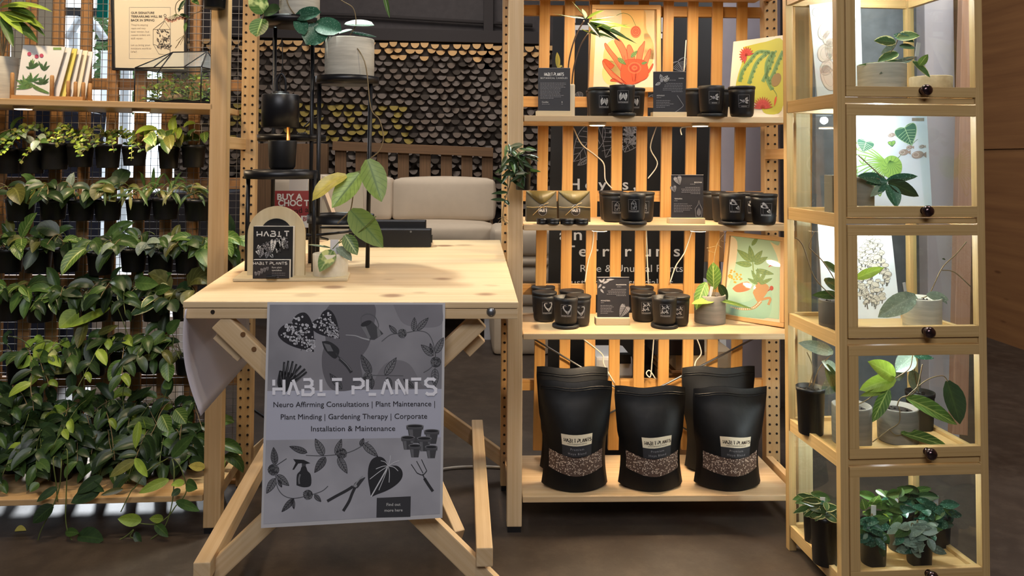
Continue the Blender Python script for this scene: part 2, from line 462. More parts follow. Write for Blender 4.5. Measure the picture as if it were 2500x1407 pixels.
# slatted back panel
panel2 = thing('slatted_panel', fr2.w(0.45, 0.345, 0), 'panel of warm upright timber slats behind the candle shelves', 'panel')
top = [1329, 1390, 1450, 1509, 1570, 1630.5, 1690.5, 1750.5, 1810.5]; bot = [1317, 1378, 1439, 1499, 1559, 1619, 1678.5, 1738, 1798]
for a, b in zip(top, bot):
    mb = MB(); yv = 2.742+0.0
    p0 = P(a, 100, 2.752); p1 = P(b, 900, 2.752); d = (p0-p1)/(p0.z-p1.z)
    mb.beam(p1+d*(0.135-p1.z), p1+d*(2.02-p1.z), 0.038, 0.014, SLAT, (0, 1, 0)); mb.build('slat', panel2, bevel=0.002)
for yy in (28, 250, 479, 706, 938):
    z = P(1500, yy, 2.772).z
    mb = MB(); mb.box((fr2.w(0.0, 0, 0).x+0.045, 2.7605, z-0.019), (fr2.w(RX+0.03, 0, 0).x, 2.782, z+0.019), SLAT); mb.build('rail', panel2, bevel=0.002)

# plant_rack
post(fr1, 'front_post', rack1, -0.0525, 0.0, 0, 0.044, 2.0, PINE2)
post(fr1, 'front_post', rack1, -0.98, -0.93, 0, 0.044, 2.0, PINE2)
xb = fr1.hit(588, 300, D2)[0]; xb2 = fr1.hit(625, 300, D2)[0]
post(fr1, 'back_post', rack1, xb, xb2, D2, D2+0.04, 2.0, PINE2, True)
post(fr1, 'back_post', rack1, -0.98, -0.93, D2, D2+0.04, 2.0, PINE2, True)
for py in (350, 1160, -120):
    zz = fr1.hit(575, py, 0.17)[1]
    for xx in (-0.036, -0.968):
        mb = MB(); mb.box((xx, 0.044, zz-0.02), (xx+0.024, D2, zz+0.02), PINE2, fr1.w); mb.build('side_rung', rack1, bevel=0.002)
zA = fr1.hit(521, 253, 0)[1]; zAl = fr1.hit(0, 240, 0)[1]; xl = fr1.hit(0, 240, 0)[0]; xA = fr1.hit(520, 253, 0)[0]
slA = (zA-zAl)/(xA-xl)
def T1(z0):
    return lambda x, y, z: fr1.w(x, y, z+slA*(x-xA))
mb = MB(); mb.box((-0.93, 0, zA-0.02), (xA, 0.325, zA), PINE2, T1(0)); shelfA = mb.build('shelf_board', rack1, bevel=0.0025)
zB = fr1.hit(300, 1214, 0)[1]
mb = MB(); mb.box((-0.93, 0, zB-0.019), (-0.054, 0.325, zB), PINE2, fr1.w); mb.build('shelf_board', rack1, bevel=0.0025)
panel1 = thing('slatted_panel', fr1.w(-0.4, 0.36, 0), 'slatted timber panel behind the hanging pots, daylight showing through', 'panel')
for px in (5, 72, 139, 207, 275, 343, 409, 475, 541):
    x = fr1.hit(px, 280, 0.362)[0]
    mb = MB(); mb.box((x-0.0195, 0.355, 0.06), (x+0.0195, 0.369, 2.0), SLATD, fr1.w); mb.build('slat', panel1, bevel=0.002)
for py in (206, 447, 684, 929, 1190, -60):
    z = fr1.hit(300, py, 0.38)[1]
    mb = MB(); mb.box((-0.93, 0.3695, z-0.02), (xb-0.002, 0.391, z+0.02), SLATD, fr1.w); mb.build('rail', panel1, bevel=0.002)
# wire mesh
mb = MB(); x = -0.92; yw = 0.335
k = 0
while x < xb-0.003:
    mb.beam(fr1.w(x, yw, 0.14), fr1.w(x, yw, 1.98), 0.0016, 0.0016, WIRE, (0, 1, 0)); x += 0.0248
z = 0.14
while z < 1.98:
    mb.beam(fr1.w(-0.92, yw-0.0018, z), fr1.w(xb-0.003, yw-0.0018, z), 0.0016, 0.0016, WIRE, (0, 1, 0)); z += 0.0248
tag(mb.build('wire_mesh'), 'fine square wire mesh stretched across the slatted plant rack', 'mesh')

# ------------------------------------------------------------------ trestle table
YF, YK = 1.90, 2.86
FLc, FRc, BLc, BRc = P(446, 736.5, YF), P(1266, 738, YF), P(672, 586, YK), P(1221, 586, YK)
table = thing('trestle_table', (( FLc.x+FRc.x)/2, 2.35, 0), 'pale pine trestle table with crossed legs and knotty top', 'table')
mb = MB()
def slab4(mb, q, th, m):
    b = len(mb.v); dn = V((0, 0, -th))
    for p in q: mb.v.append(V(p))
    for p in q: mb.v.append(V(p)+dn)
    L = (q[1]-q[0]).length; D = (q[3]-q[0]).length
    mb.face((b, b+1, b+2, b+3), m, [(0.3, 0.2), (0.3+L, 0.2), (0.3+L, 0.2+D), (0.3, 0.2+D)])
    mb.face((b+7, b+6, b+5, b+4), m, [(0, 0)]*4)
    for i in range(4):
        j = (i+1) % 4; l = (q[j]-q[i]).length
        mb.face((b+i, b+i+4, b+j+4, b+j), m, [(0, 0), (0, th), (l, th), (l, 0)])
slab4(mb, [FLc, FRc, BRc, BLc], 0.016, TOP); mb.build('tabletop', table, bevel=0.003)
rail_h = (P(800, 737, YF)-P(800, 778, YF)).length
mb = MB(); q0 = FLc+V((0.001, 0.0015, -0.017)); q1 = FRc+V((-0.001, 0.0015, -0.017))
def railbox(a, b, h, t, m):
    mb = MB(); mb.beam(a+V((0, t/2, -h/2)), b+V((0, t/2, -h/2)), t, h, m); return mb
railbox(q0, q1, rail_h-0.016, 0.035, PINE).build('front_rail', table, bevel=0.002)
mb = railbox(BLc+V((0.03, -0.05, -0.017)), BRc+V((-0.03, -0.05, -0.017)), 0.04, 0.035, PINE); mb.build('back_rail', table, bevel=0.002)
def leg(a, b, Y, w=0.048, t=0.03, m=PINE, nm='leg'):
    p0, p1 = P(a[0], a[1], Y), P(b[0], b[1], Y); d = p1-p0
    if p1.z > 0.0: p1 = p0 + d*((p0.z-0.012)/(p0.z-p1.z)) if nm == 'leg' else p1
    mb = MB(); mb.beam(p0, p1, t, w, m); o = mb.build(nm, table, bevel=0.003); return o
l1 = leg((538, 781), (1179, 1407), YF+0.02)
l2 = leg((1171, 781), (524, 1395), YF+0.055)
l3 = leg((560, 640), (1186, 1091), YK-0.03)
l4 = leg((1150, 640), (640, 1094), YK+0.002)
for (a, b, w) in (((1183, 1362), (1165, 1040), 0.040), ((492, 1398), (679, 1057), 0.040)):
    mb = MB(); mb.beam(P(a[0], a[1], YF-0.01), P(b[0], b[1], YK), w, 0.045, PINE); mb.build('stretcher', table, bevel=0.003)
mb = MB(); mb.beam(P(1000, 1040, 2.35), P(1119, 1310, 2.05), 0.03, 0.04, PINE); mb.build('brace', table, bevel=0.003)
mb = MB(); mb.beam(P(535, 812, YF+0.05), P(595, 868, YF+0.05), 0.03, 0.032, PINE); mb.build('spacer_block', table, bevel=0.002)
mb = MB(); mb.beam(P(1172, 820, YF+0.09), P(1135, 856, YF+0.09), 0.03, 0.036, PINE); mb.build('spacer_block', table, bevel=0.002)
mb = MB(); c = P(1199, 762, YF); mb.lathe([(0.0001, -0.006), (0.006, -0.0055), (0.010, -0.002), (0.0115, 0.001)][::-1], STEEL, c, 20, lambda p: V((p.x, p.z, p.y)))
mb.build('bolt_head', table)
for (px, py) in ((519, 762),):
    mb = MB(); mb.lathe([(0.005, 0.002), (0.005, -0.0006)], DARKHOLE, P(px, py, YF), 14, lambda p: V((p.x, p.z, p.y))); mb.build('bolt_hole', table)
for (px, py) in ((593, 817), (620, 853)):
    mb = MB(); mb.lathe([(0.006, 0.002), (0.006, -0.001)], flat('plug_brown', '#6d4a28', 0.6), P(px, py, YF+0.004), 14, lambda p: V((p.x, p.z, p.y))); mb.build('screw_plug', table)
def table_z(x, y):
    n = (FRc-FLc).cross(BLc-FLc); return FLc.z - ((x-FLc.x)*n.x+(y-FLc.y)*n.y)/n.z
def on_table(px, py):
    n = (FRc-FLc).cross(BLc-FLc).normalized(); return PN(px, py, FLc, n)

# ------------------------------------------------------------------ display cabinet
fc = Frame(PZ(1919, 1337, 0), math.radians(2.9)); CD = 0.316; CW = 0.408
fc = Frame(fc.w(0, -CD, 0), math.radians(2.9))
cab = thing('display_cabinet', fc.w(0, 0, 0), 'tall bamboo display cabinet with glass flip doors and round knobs', 'cabinet')
zc = lambda py: fc.hit(2240, py, 0)[1]
CT = zc(-62)
PW = 0.022
for (x0, y0) in ((0, 0), (CW-PW, 0), (0, CD-PW), (CW-PW, CD-PW)):
    mb = MB(); mb.box((x0, y0, 0), (x0+PW, y0+PW, CT), BAMBOO, fc.w); mb.build('post', cab, bevel=0.0015)
LV = [zc(246), zc(540), zc(833.5), zc(1127), zc(1424)]
LEVELZ = [z+0.008 for z in LV]           # walking surface of each shelf
for z in LV+[CT-0.012]:
    mb = MB(); mb.box((PW+0.001, 0.004, z-0.0075), (CW-PW-0.001, 0.022, z+0.0075), BAMBOO, fc.w); mb.build('front_rail', cab, bevel=0.001)
    mb = MB(); mb.box((PW+0.001, CD-0.020, z-0.018), (CW-PW-0.001, CD-0.004, z+0.018), BAMBOO, fc.w); mb.build('back_rail', cab, bevel=0.001)
    for xx in (0.003, CW-PW+0.003):
        mb = MB(); mb.box((xx, PW+0.001, z-0.018), (xx+0.016, CD-PW-0.001, z+0.018), BAMBOO, fc.w); mb.build('side_rail', cab, bevel=0.001)
for z in LV:
    mb = MB(); mb.box((0.0195, 0.0235, z-0.004), (CW-0.0195, CD-0.0205, z+0.008), BAMBOO, fc.w); mb.build('shelf', cab, bevel=0.001)
mb = MB(); mb.box((-0.004, -0.004, CT+0.0005), (CW+0.004, CD+0.004, CT+0.014), BAMBOO, fc.w); mb.build('top_board', cab, bevel=0.002)
for i in range(5):
    zt = (LV[i-1] if i else CT-0.012)
    za, zb = LV[i]+0.0185, zt-0.0185
    for xx in (0.009, CW-0.012):
        mb = MB(); mb.box((xx, PW+0.001, za), (xx+0.003, CD-PW-0.001, zb), GLASS, fc.w); mb.build('side_pane', cab)
    mb = MB(); mb.box((PW+0.001, CD-0.012, za), (CW-PW-0.001, CD-0.009, zb), GLASS, fc.w); mb.build('back_pane', cab)
DOORY = [(-45, -10, 212.5, 237), (256, 283, 504, 530.5), (549.5, 575, 797, 824), (842.5, 867, 1092, 1117), (1136.5, 1161, 1390, 1414)]
bronze = flat('dark_bronze', '#5a484a', 0.18, 0.9)
for (t0, t1, b0, b1) in DOORY:
    z0, z1, z2, z3 = zc(b1), zc(b0), zc(t1), zc(t0)
    xL = PW+0.002; xR = CW-PW-0.002
    gx0 = fc.hit(2090, 400, 0)[0]; gx1 = fc.hit(2384, 400, 0)[0]
    mb = MB()
    mb.box((xL, -0.003, z0), (xR, 0.0155, z1), BAMBOO, fc.w); mb.box((xL, -0.003, z2), (xR, 0.0155, z3), BAMBOO, fc.w)
    mb.box((xL, -0.003, z1), (gx0, 0.0155, z2), BAMBOO, fc.w); mb.box((gx1, -0.003, z1), (xR, 0.0155, z2), BAMBOO, fc.w)
    d = mb.build('door', cab, bevel=0.0012)
    mb = MB(); mb.box((gx0-0.001, 0.005, z1-0.001), (gx1+0.001, 0.008, z2+0.001), GLASS, fc.w); mb.build('pane', d)
    mb = MB(); c = fc.w(fc.hit(2249, 219, 0)[0], -0.003, (z0+z1)/2+0.003)
    mb.lathe([(0.010, 0.0), (0.006, 0.004), (0.006, 0.010), (0.013, 0.014), (0.0155, 0.021), (0.013, 0.028), (0.007, 0.0315), (0.0001, 0.032)], bronze, c, 24, lambda p: V((p.x, -p.z, p.y)))
    mb.build('knob', d)
def puck(loc, label, group, color, power, r=0.028, wide=False):
    t = thing('puck_light', loc, label, 'light', group)
    mb = MB(); mb.lathe([(r, 0), (r, -0.007), (r-0.003, -0.009)], flat_cache('puck_rim', '#c9b79a'), V(loc), 24); mb.build('housing', t)
    mb = MB(); mb.lathe([(0.0001, -0.0102), (r-0.0035, -0.0102), (r-0.0035, -0.0088)], glow_cache(color), V(loc), 24); mb.build('diffuser', t)
    if wide: lamp('puck_glow', 'POINT', V(loc)+V((0, 0, -0.026)), V(loc)+V((0, 0, -1)), power, color, 0.012, parent=t)
    else: lamp('puck_glow', 'AREA', V(loc)+V((0, 0, -0.013)), V(loc)+V((0, 0, -1)), power, color, r*1.8, parent=t)
    return t
_fc = {}
def flat_cache(n, c, *a):
    if n not in _fc: _fc[n] = flat(n, c, *a)
    return _fc[n]
def glow_cache(c):
    if c not in _fc: _fc[c] = flat('lamp_diffuser', c, 0.5, emit=9.0)
    return _fc[c]
for i in range(5):
    zt = (LV[i-1]-0.004 if i else CT)
    y = 0.12
    puck(fc.w(CW*0.5, 0.15, zt-0.0005), 'cool white puck light inside the glass cabinet above the %s tier' % ['top', 'second', 'third', 'fourth', 'lowest'][i], 'cabinet lights', COOL, 2.9, wide=True)
for i, (xs, z) in enumerate((((1470, 1715), ZS[0]), ((1460, 1713), ZS[1]), ((1470, 1715), ZS[2]), ((1470, 1715), ZS[3]))):
    for k, px in enumerate(xs):
        x = fr2.hit(px, 400, 0.05)[0] if i != 1 else fr2.hit(px, 307, 0.03)[0]
        puck(fr2.w(x, 0.045 if i == 1 else 0.10, z-0.0195), 'warm puck light under the %s board of the candle rack, %s one' % (['uppermost', 'upper candle', 'parcel', 'lowest candle'][i], ['left', 'right'][k]), 'rack puck lights', WARM, 2.2)
for k, px in enumerate((57, 345)):
    x, z = fr1.hit(px, 262, 0.05)
    puck(fr1.w(x, 0.05, zA-0.0205+slA*(x-xA)), 'warm puck light under the top plant shelf, %s' % ['below the card rack', 'below the terrarium'][k], 'rack puck lights', WARM, 1.6)
# ------------------------------------------------------------------ lettering and drawing on real flat surfaces
_tx = {}
def text_geo(s, spacing=1.0, bold=0.0):
    k = (s, spacing, bold)
    if k not in _tx:
        cu = bpy.data.curves.new('lettering_curve', 'FONT'); cu.body = s; cu.size = 1; cu.space_character = spacing
        cu.resolution_u = 3; cu.offset = bold
        ob = bpy.data.objects.new('lettering_curve', cu); me = bpy.data.meshes.new_from_object(ob)
        vs = [(v.co.x, v.co.y) for v in me.vertices]; fs = [tuple(p.vertices) for p in me.polygons]
        bpy.data.objects.remove(ob); bpy.data.curves.remove(cu); bpy.data.meshes.remove(me)
        _tx[k] = (vs, fs)
    return _tx[k]
CAP = max(v[1] for v in text_geo('H')[0])
def put_text(mb, s, mat, fn, h, align='l', width=None, spacing=1.0, bold=0.0):
    """fn maps (x right, y up) from the anchor on the base line to a point"""
    vs, fs = text_geo(s, spacing, bold)
    if not vs: return
    x0 = min(v[0] for v in vs); x1 = max(v[0] for v in vs); k = h/CAP; kx = k
    if width: kx = width/(x1-x0)
    a = {'l': x0, 'c': (x0+x1)/2, 'r': x1}[align]; b = len(mb.v)
    for x, y in vs: mb.v.append(V(fn((x-a)*kx, y*k)))
    for f in fs: mb.face([b+i for i in f], mat)
def catmull(p, n=6):
    p = [V((a[0], a[1])) for a in p]; out = []
    for i in range(len(p)-1):
        a, b, c, d = p[max(i-1, 0)], p[i], p[i+1], p[min(i+2, len(p)-1)]
        for k in range(n):
            t = k/n
            out.append(0.5*((2*b)+(c-a)*t+(2*a-5*b+4*c-d)*t*t+(3*b-a-3*c+d)*t**3))
    out.append(p[-1]); return [(q.x, q.y) for q in out]
def catmull3(p, n=6):
    p = [V(a) for a in p]; out = []
    for i in range(len(p)-1):
        a, b, c, d = p[max(i-1, 0)], p[i], p[i+1], p[min(i+2, len(p)-1)]
        for k in range(n):
            t = k/n
            out.append(0.5*((2*b)+(c-a)*t+(2*a-5*b+4*c-d)*t*t+(3*b-a-3*c+d)*t**3))
    out.append(p[-1]); return out
class CV:
    """flat drawing: shapes given on a plane, each layer a hair above the last"""
    def __init__(s, p0, n, off=0.0004, fn=None):
        s.p0 = V(p0); n = V(n).normalized()
        if n.dot(EYE-s.p0) < 0: n = -n
        s.n = n; s.off = off; s.mb = MB(); s.fn = fn
    def q(s, x, y, l=1):
        if s.fn: return s.fn(x, y, l)
        return PN(x, y, s.p0, s.n)+s.n*(s.off+l*0.00016)
    def poly(s, pts, mat, l=1):
        tri = tessellate_polygon([[V((p[0], p[1], 0)) for p in pts]]); b = len(s.mb.v)
        for p in pts: s.mb.v.append(s.q(p[0], p[1], l))
        for t in tri: s.mb.face([b+i for i in t], mat)
    def rect(s, x0, y0, x1, y1, mat, l=1): s.poly([(x0, y0), (x1, y0), (x1, y1), (x0, y1)], mat, l)
    def stroke(s, pts, w, mat, l=2, closed=False, taper=1.0):
        n = len(pts); b = len(s.mb.v); ps = [V((p[0], p[1])) for p in pts]
        for i in range(n):
            a = ps[(i-1) % n] if closed else ps[max(i-1, 0)]; c = ps[(i+1) % n] if closed else ps[min(i+1, n-1)]
            d = (c-a)
            d = d.normalized() if d.length > 1e-6 else V((1, 0))
            ww = w*0.5*(1-(1-taper)*i/max(1, n-1)); o = V((-d.y, d.x))*ww
            for e in (ps[i]+o, ps[i]-o): s.mb.v.append(s.q(e.x, e.y, l))
        for i in range(n if closed else n-1):
            j = (i+1) % n; s.mb.face((b+2*i, b+2*i+1, b+2*j+1, b+2*j), mat)
    def ell(s, cx, cy, rx, ry, mat, l=1, rot=0.0, n=26, ring=None):
        c, k = math.cos(rot), math.sin(rot); pts = []
        for i in range(n):
            a = 2*math.pi*i/n; x, y = rx*math.cos(a), ry*math.sin(a); pts.append((cx+x*c-y*k, cy+x*k+y*c))
        if ring: s.stroke(pts, ring, mat, l, True)
        else: s.poly(pts, mat, l)
    def text(s, t, x, y, h, mat, l=4, align='l', width=None, spacing=1.0, bold=0.0, ang=0.0):
        c, k = math.cos(ang), math.sin(ang)
        put_text(s.mb, t, mat, lambda a, b: s.q(x+a*c-b*k, y-b*c-a*k, l), h, align, width, spacing, bold)
    def lines(s, x0, x1, y0, y1, n, mat, l=4, right=False, w=1.0):
        for i in range(n):
            y = y0+(y1-y0)*i/max(1, n-1); f = 0.72+0.28*random.random() if i < n-1 else 0.5
            a, b = (x1-(x1-x0)*f, x1) if right else (x0, x0+(x1-x0)*f)
            x = a
            while x < b:
                e = min(b, x+random.uniform(3, 7)); s.rect(x, y-w/2, e-0.9, y+w/2, mat, l); x = e
    def leaf(s, bx, by, tx, ty, wd, fill, line, l=2, veins=5, lw=0.8, vw=None, heart=0.0):
        b, t = V((bx, by)), V((tx, ty)); d = t-b; L = d.length; d.normalize(); o = V((-d.y, d.x))
        Lp, Rp = [], []
        if heart:
            pr = catmull([(0, .01), (-.10, .10), (-.17, .24), (-.12, .40), (.04, .5), (.24, .49), (.46, .40), (.66, .27), (.84, .12), (1, 0)], 3)
            Lp = [b+d*(L*a*(1 if a > 0 else heart*6))+o*(wd*c) for a, c in pr]; Rp = [b+d*(L*a*(1 if a > 0 else heart*6))-o*(wd*c) for a, c in pr]
            out = [(p.x, p.y) for p in Lp]+[(p.x, p.y) for p in Rp[::-1][1:-1]]
            if fill: s.poly(out, fill, l)
            if line: s.stroke(out, lw, line, l+1, True)
            for i in range(veins+1):
                k = i/(veins+1)*.85; m = b+d*(L*k)
                for sg in (1, -1):
                    hw = wd*.46*(1-k)**.7; e = m+d*(L*(.16 if i else -.08))+o*(sg*hw); 
                    if line and veins: s.stroke([(m.x, m.y), (e.x, e.y)], vw or lw*.8, line, l+1)
            if line and veins: s.stroke([(bx, by), (tx, ty)], lw*1.2, line, l+1)
            return
        for i in range(13):
            k = i/12; hw = wd*0.5*math.sin(math.pi*k**0.75)**0.85 if k < 1 else 0
            Lp.append(b+d*(L*k)+o*hw); Rp.append(b+d*(L*k)-o*hw)
        out = [(p.x, p.y) for p in Lp]+[(p.x, p.y) for p in Rp[::-1][1:-1]]
        if heart: out = [(b.x, b.y)]+[(p.x, p.y) for p in Lp]+[(p.x, p.y) for p in Rp[::-1][1:]]
        if fill: s.poly(out, fill, l)
        if line:
            s.stroke(out, lw, line, l+1, True); s.stroke([(bx, by), (tx, ty)], lw*1.2, line, l+1)
            for i in range(1, veins+1):
                k = i/(veins+1.2); m = b+d*(L*k*0.92); hw = wd*0.5*math.sin(math.pi*min(1, k*0.95+0.06)**0.75)**0.85
                for sg in (1, -1):
                    e = m+d*(L*0.12)+o*(sg*hw*0.86); s.stroke([(m.x, m.y), (e.x, e.y)], vw or lw*0.8, line, l+1)
    STEN = {'H': [[(0, 0), (0, .40)], [(0, 1), (0, .62), (1, .62)], [(1, 0), (1, 1)]], 'A': [[(0, 1), (.36, .16)], [(.46, 0), (1, 1)]],
            'B': [[(.05, 0), (.7, 0), (.9, .12), (.9, .34), (.7, .47), (.15, .47)], [(.7, .47), (1, .62), (1, .86), (.75, 1), (0, 1), (0, .62)]],
            'I': [[(.35, 0), (.35, .82)], [(0, 1), (.8, 1)]], 'T': [[(0, 0), (1, 0)], [(.5, .18), (.5, 1)]],
            'P': [[(0, 0), (.75, 0), (1, .14), (1, .40), (.75, .55), (.15, .55)], [(0, .4), (0, 1)]], 'L': [[(0, 0), (0, .8)], [(.1, 1), (.85, 1)]],
            'N': [[(0, 1), (0, .12)], [(.08, 0), (.92, 1)], [(1, 1), (1, 0)]],
            'S': [[(.95, .1), (.75, 0), (.25, 0), (.02, .14), (.02, .34), (.25, .47), (.75, .52), (.98, .66), (.98, .86), (.75, 1), (.25, 1), (.02, .9)]]}
    def sten(s, t, x0, x1, ytop, h, mat, l=5, wt=0.15, ang=0.0):
        """the broken-stroke capitals of the shop's name"""
        n = len(t); unit = (x1-x0)/(sum(0.45 if c == ' ' else 1 for c in t)-0.30); x = x0; c0, k0 = math.cos(ang), math.sin(ang)
        def q(a, b): a -= x0; b -= ytop; return (x0+a*c0+b*k0, ytop-a*k0+b*c0)
        for c in t:
            if c == ' ': x += unit*0.45; continue
            for stq in s.STEN[c]:
                pp = [V(q(x+p[0]*unit*0.70, ytop+p[1]*h)) for p in stq]
                for i in range(len(pp)-1):
                    e = (pp[i+1]-pp[i]).normalized()*(h*wt*0.42)
                    a, b = pp[i]-(e if i else e*0), pp[i+1]+(e if i < len(pp)-2 else e*0)
                    s.stroke([(a.x, a.y), (b.x, b.y)], h*wt, mat, l+0.4*i)
            x += unit
    def build(s, name, parent): return s.mb.build(name, parent)

def G(v): return flat_cache('print_grey_%d' % v, '#%02x%02x%02x' % (v, v, min(255, v+4)), 0.55)
# ------------------------------------------------------------------ things far behind
net = thing('camouflage_net', P(880, 430, 6.3), 'camouflage net with tan and olive flaps hung across the dark back wall', 'net')
NM = [flat('net_brown', '#6a5c50', 0.85), flat('net_dark', '#40372f', 0.9), flat('net_tan', '#c9a06c', 0.85), flat('net_olive', '#8f7c3c', 0.85), flat('net_grey', '#6e635a', 0.85)]
mb = MB(); a = P(425, 84, 6.34); b = P(1400, 100, 6.30); c = P(425, 470, 6.34)
mb.grid(lambda u, v: P(425+u*975, 92+u*22+v*400, 6.40), 4, 4, NM[1]); mb.build('backing', net)
mb = MB(); rng = random.Random(3); r = 0
y = 92.0
while y < 480:
    x = 425.0+(r % 2)*13
    while x < 1395:
        yy = y+(x-425)/975*22+rng.uniform(-1, 1)
        m = NM[2] if r < 2 or (r == 2 and rng.random() < .25) else (NM[3] if 545 < x < 1010 and 235 < y < 330 and rng.random() < .75 else rng.choice((NM[0], NM[0], NM[4], NM[1], NM[4])))
        w_ = rng.uniform(9.5, 12.5); hgt = rng.uniform(11, 15); out = rng.uniform(0.02, 0.08); yy += rng.uniform(-2, 2); jx = rng.uniform(-4, 4); x += jx
        k = len(mb.v)
        mb.v.append(P(x, yy, 6.37))
        for i in range(8):
            t = math.pi*i/7; mb.v.append(P(x-w_*math.cos(t), yy+hgt*math.sin(t)*0.9, 6.37-out*math.sin(t)))
        for i in range(1, 8): mb.face((k, k+i, k+i+1), m)
        x += 25.5-jx
    y += 15.5; r += 1
mb.build('flaps', net)
# reclaimed pallet behind the sofa
pal = thing('wooden_pallet', P(1010, 470, 5.9), 'rough upright wooden pallet standing behind the cream sofa', 'pallet')
mb = MB(); mb.beam(P(812, 356, 5.86), P(1204, 372, 5.86), 0.02, 0.07, PALLET); mb.build('board', pal, bevel=0.003)
mb = MB(); mb.beam(P(812, 560, 5.86), P(1204, 560, 5.86), 0.02, 0.09, PALLET); mb.build('board', pal, bevel=0.003)
for px in (832, 882, 934, 985, 1038, 1090, 1140, 1190):
    mb = MB(); mb.beam(P(px, 347+(px-830)*0.04, 5.90), P(px-1, 756, 5.90), 0.085, 0.02, PALLET, (0, 1, 0)); mb.build('slat', pal, bevel=0.003)
mb = MB(); q = P(600, 350, 6.1); mb.box((q.x, 6.1, 0), (P(800, 350, 6.1).x, 6.16, q.z), PALLET); tag(mb.build('timber_board', bevel=0.004), 'wide dark timber board standing behind the black plant stand', 'board')
# sofa
SOFA = flat('sofa_cream', '#c2b29c', 0.9, var=0.06)
def cushion(name, lo, hi, label, r=0.032, group=None):
    mb = MB(); lo, hi = V(lo), V(hi); c = (lo+hi)/2; h = (hi-lo)/2
    n = 14
    for ax in range(3):
        for sg in (-1, 1):
            o1, o2 = [i for i in range(3) if i != ax]
            def fn(u, v):
                p = V((0, 0, 0)); p[ax] = sg; p[o1] = u*2-1; p[o2] = v*2-1
                q = V((0, 0, 0))
                for i in range(3):
                    inner = h[i]-r; q[i] = max(-inner, min(inner, p[i]*h[i]))
                d = V([p[i]*h[i]-q[i] for i in range(3)])
                if d.length > 1e-6: d = d.normalized()*r
                bul = 0.016*(1-p[o1]**2)*(1-p[o2]**2)
                res = c+q+d; res[ax] += sg*bul
                return res
            mb.grid(fn, n, n, SOFA)
    return tag(mb.build(name), label, 'cushion', group)
s0 = P(905, 590, 4.95); s1 = P(1203, 590, 4.95)
zseat = P(1050, 548, 5.0).z; ztop = P(1050, 436, 5.3).z
sof = thing('sofa', V(((s0.x+s1.x)/2, 5.2, 0)), 'low cream sofa on white legs behind the table', 'sofa')
mb = MB(); mb.box((s0.x-0.45, 4.98, 0.16), (s1.x, 5.62, zseat-0.13), SOFA); mb.build('base', sof, bevel=0.02)
mb = MB(); mb.box((s0.x-0.45, 5.44, zseat-0.128), (s1.x, 5.62, ztop-0.08), SOFA); mb.build('back', sof, bevel=0.02)
for lx in (s0.x-0.42, s1.x-0.03):
    for ly in (5.0, 5.56):
        mb = MB(); mb.box((lx-0.02, ly, 0), (lx+0.02, ly+0.04, 0.16), WPLAST); mb.build('leg', sof)
xm = P(957, 480, 5.25).x
cushion('seat_cushion', (s0.x-0.02, 4.94, zseat-0.125), (s1.x, 5.40, zseat), 'cream seat cushion of the sofa below the back cushions')
cushion('back_cushion', (xm+0.004, 5.22, zseat+0.004), (s1.x+0.02, 5.42, ztop), 'wide cream back cushion right of the plant stand')
cushion('back_cushion', (xm-0.80, 5.22, zseat+0.004), (xm-0.002, 5.42, ztop+0.01), 'cream back cushion behind the yellowing vine leaves')
# stack of pale cushions seen behind the candle rack
x0, x1 = P(1205, 600, 4.6).x, P(1345, 600, 4.6).x
zz = 0.0; tops = [P(1300, yy, 4.6).z for yy in (748, 694, 652, 626, 560)]
for i, zt in enumerate(tops):
    cushion('floor_cushion', (x0, 4.6, zz), (x1, 5.1, zt-0.003), 'pale floor cushion stack behind candle rack, %s' % ('lowest and thickest', 'second from the floor', 'third from the floor', 'thin one second from top', 'topmost')[i], 0.025, 'floor cushion stack'); zz = zt
# cream folding board and red sign leaning by the sofa
def board4(name, q, th, m, label, cat, parent=None):
    mb = MB(); n = (q[1]-q[0]).cross(q[3]-q[0]).normalized(); b = len(mb.v)
    d = q[2]-EYE; q[2] = EYE+d*((q[0]-EYE).dot(n)/d.dot(n))
    if n.dot(EYE-q[0]) < 0: n = -n
    for p in q: mb.v.append(V(p))
    for p in q: mb.v.append(V(p)-n*th)
    mb.face((b, b+1, b+2, b+3), m, [(0, 0), (0, 1), (1, 1), (1, 0)]); mb.face((b+7, b+6, b+5, b+4), m)
    for i in range(4):
        j = (i+1) % 4; mb.face((b+i, b+i+4, b+j+4, b+j), m)
    o = mb.build(name, parent)
    if label: tag(o, label, cat)
    return o, n
aboard = thing('folding_board', P(835, 640, 3.9), 'blank cream folding display board behind the plant stand', 'display board')
board4('front_panel', [P(786, 432, 3.95), P(886, 440, 3.95), P(893, 968, 3.75), P(782, 968, 3.75)], 0.012, CREAM, None, None, aboard)
mb = MB(); mb.beam(P(782, 440, 3.98), P(815, 530, 3.78), 0.02, 0.03, FRAMEW); mb.build('strut', aboard)
board4('back_panel', [P(786, 430, 3.97), P(886, 438, 3.97), P(893, 900, 4.2), P(782, 900, 4.2)], 0.012, CREAM, None, None, aboard)
red = thing('red_sign', P(715, 560, 3.6), 'red sign with white capitals BUY A and CHOC behind the arch board', 'sign')
RED = flat('sign_red', '#8c1f22', 0.5)
p4 = [P(671, 466, 3.66), P(775, 466, 3.66), P(775, 556, 3.60), P(668, 556, 3.60)]
_, n = board4('panel', p4, 0.006, RED, None, None, red)
cv = CV(p4[0], n)
cv.text('BUY A', 677, 488, 14, INK, bold=0.03, width=62); cv.text('CHOC T', 679, 503, 14, INK, bold=0.03, width=76)
cv.text('and a', 710, 523, 13, DARKHOLE, width=44, ang=0.12)
cv.rect(735, 527, 775, 556, WHITE, 1); cv.text('BU', 740, 540, 10, RED, bold=0.02); cv.build('lettering', red)
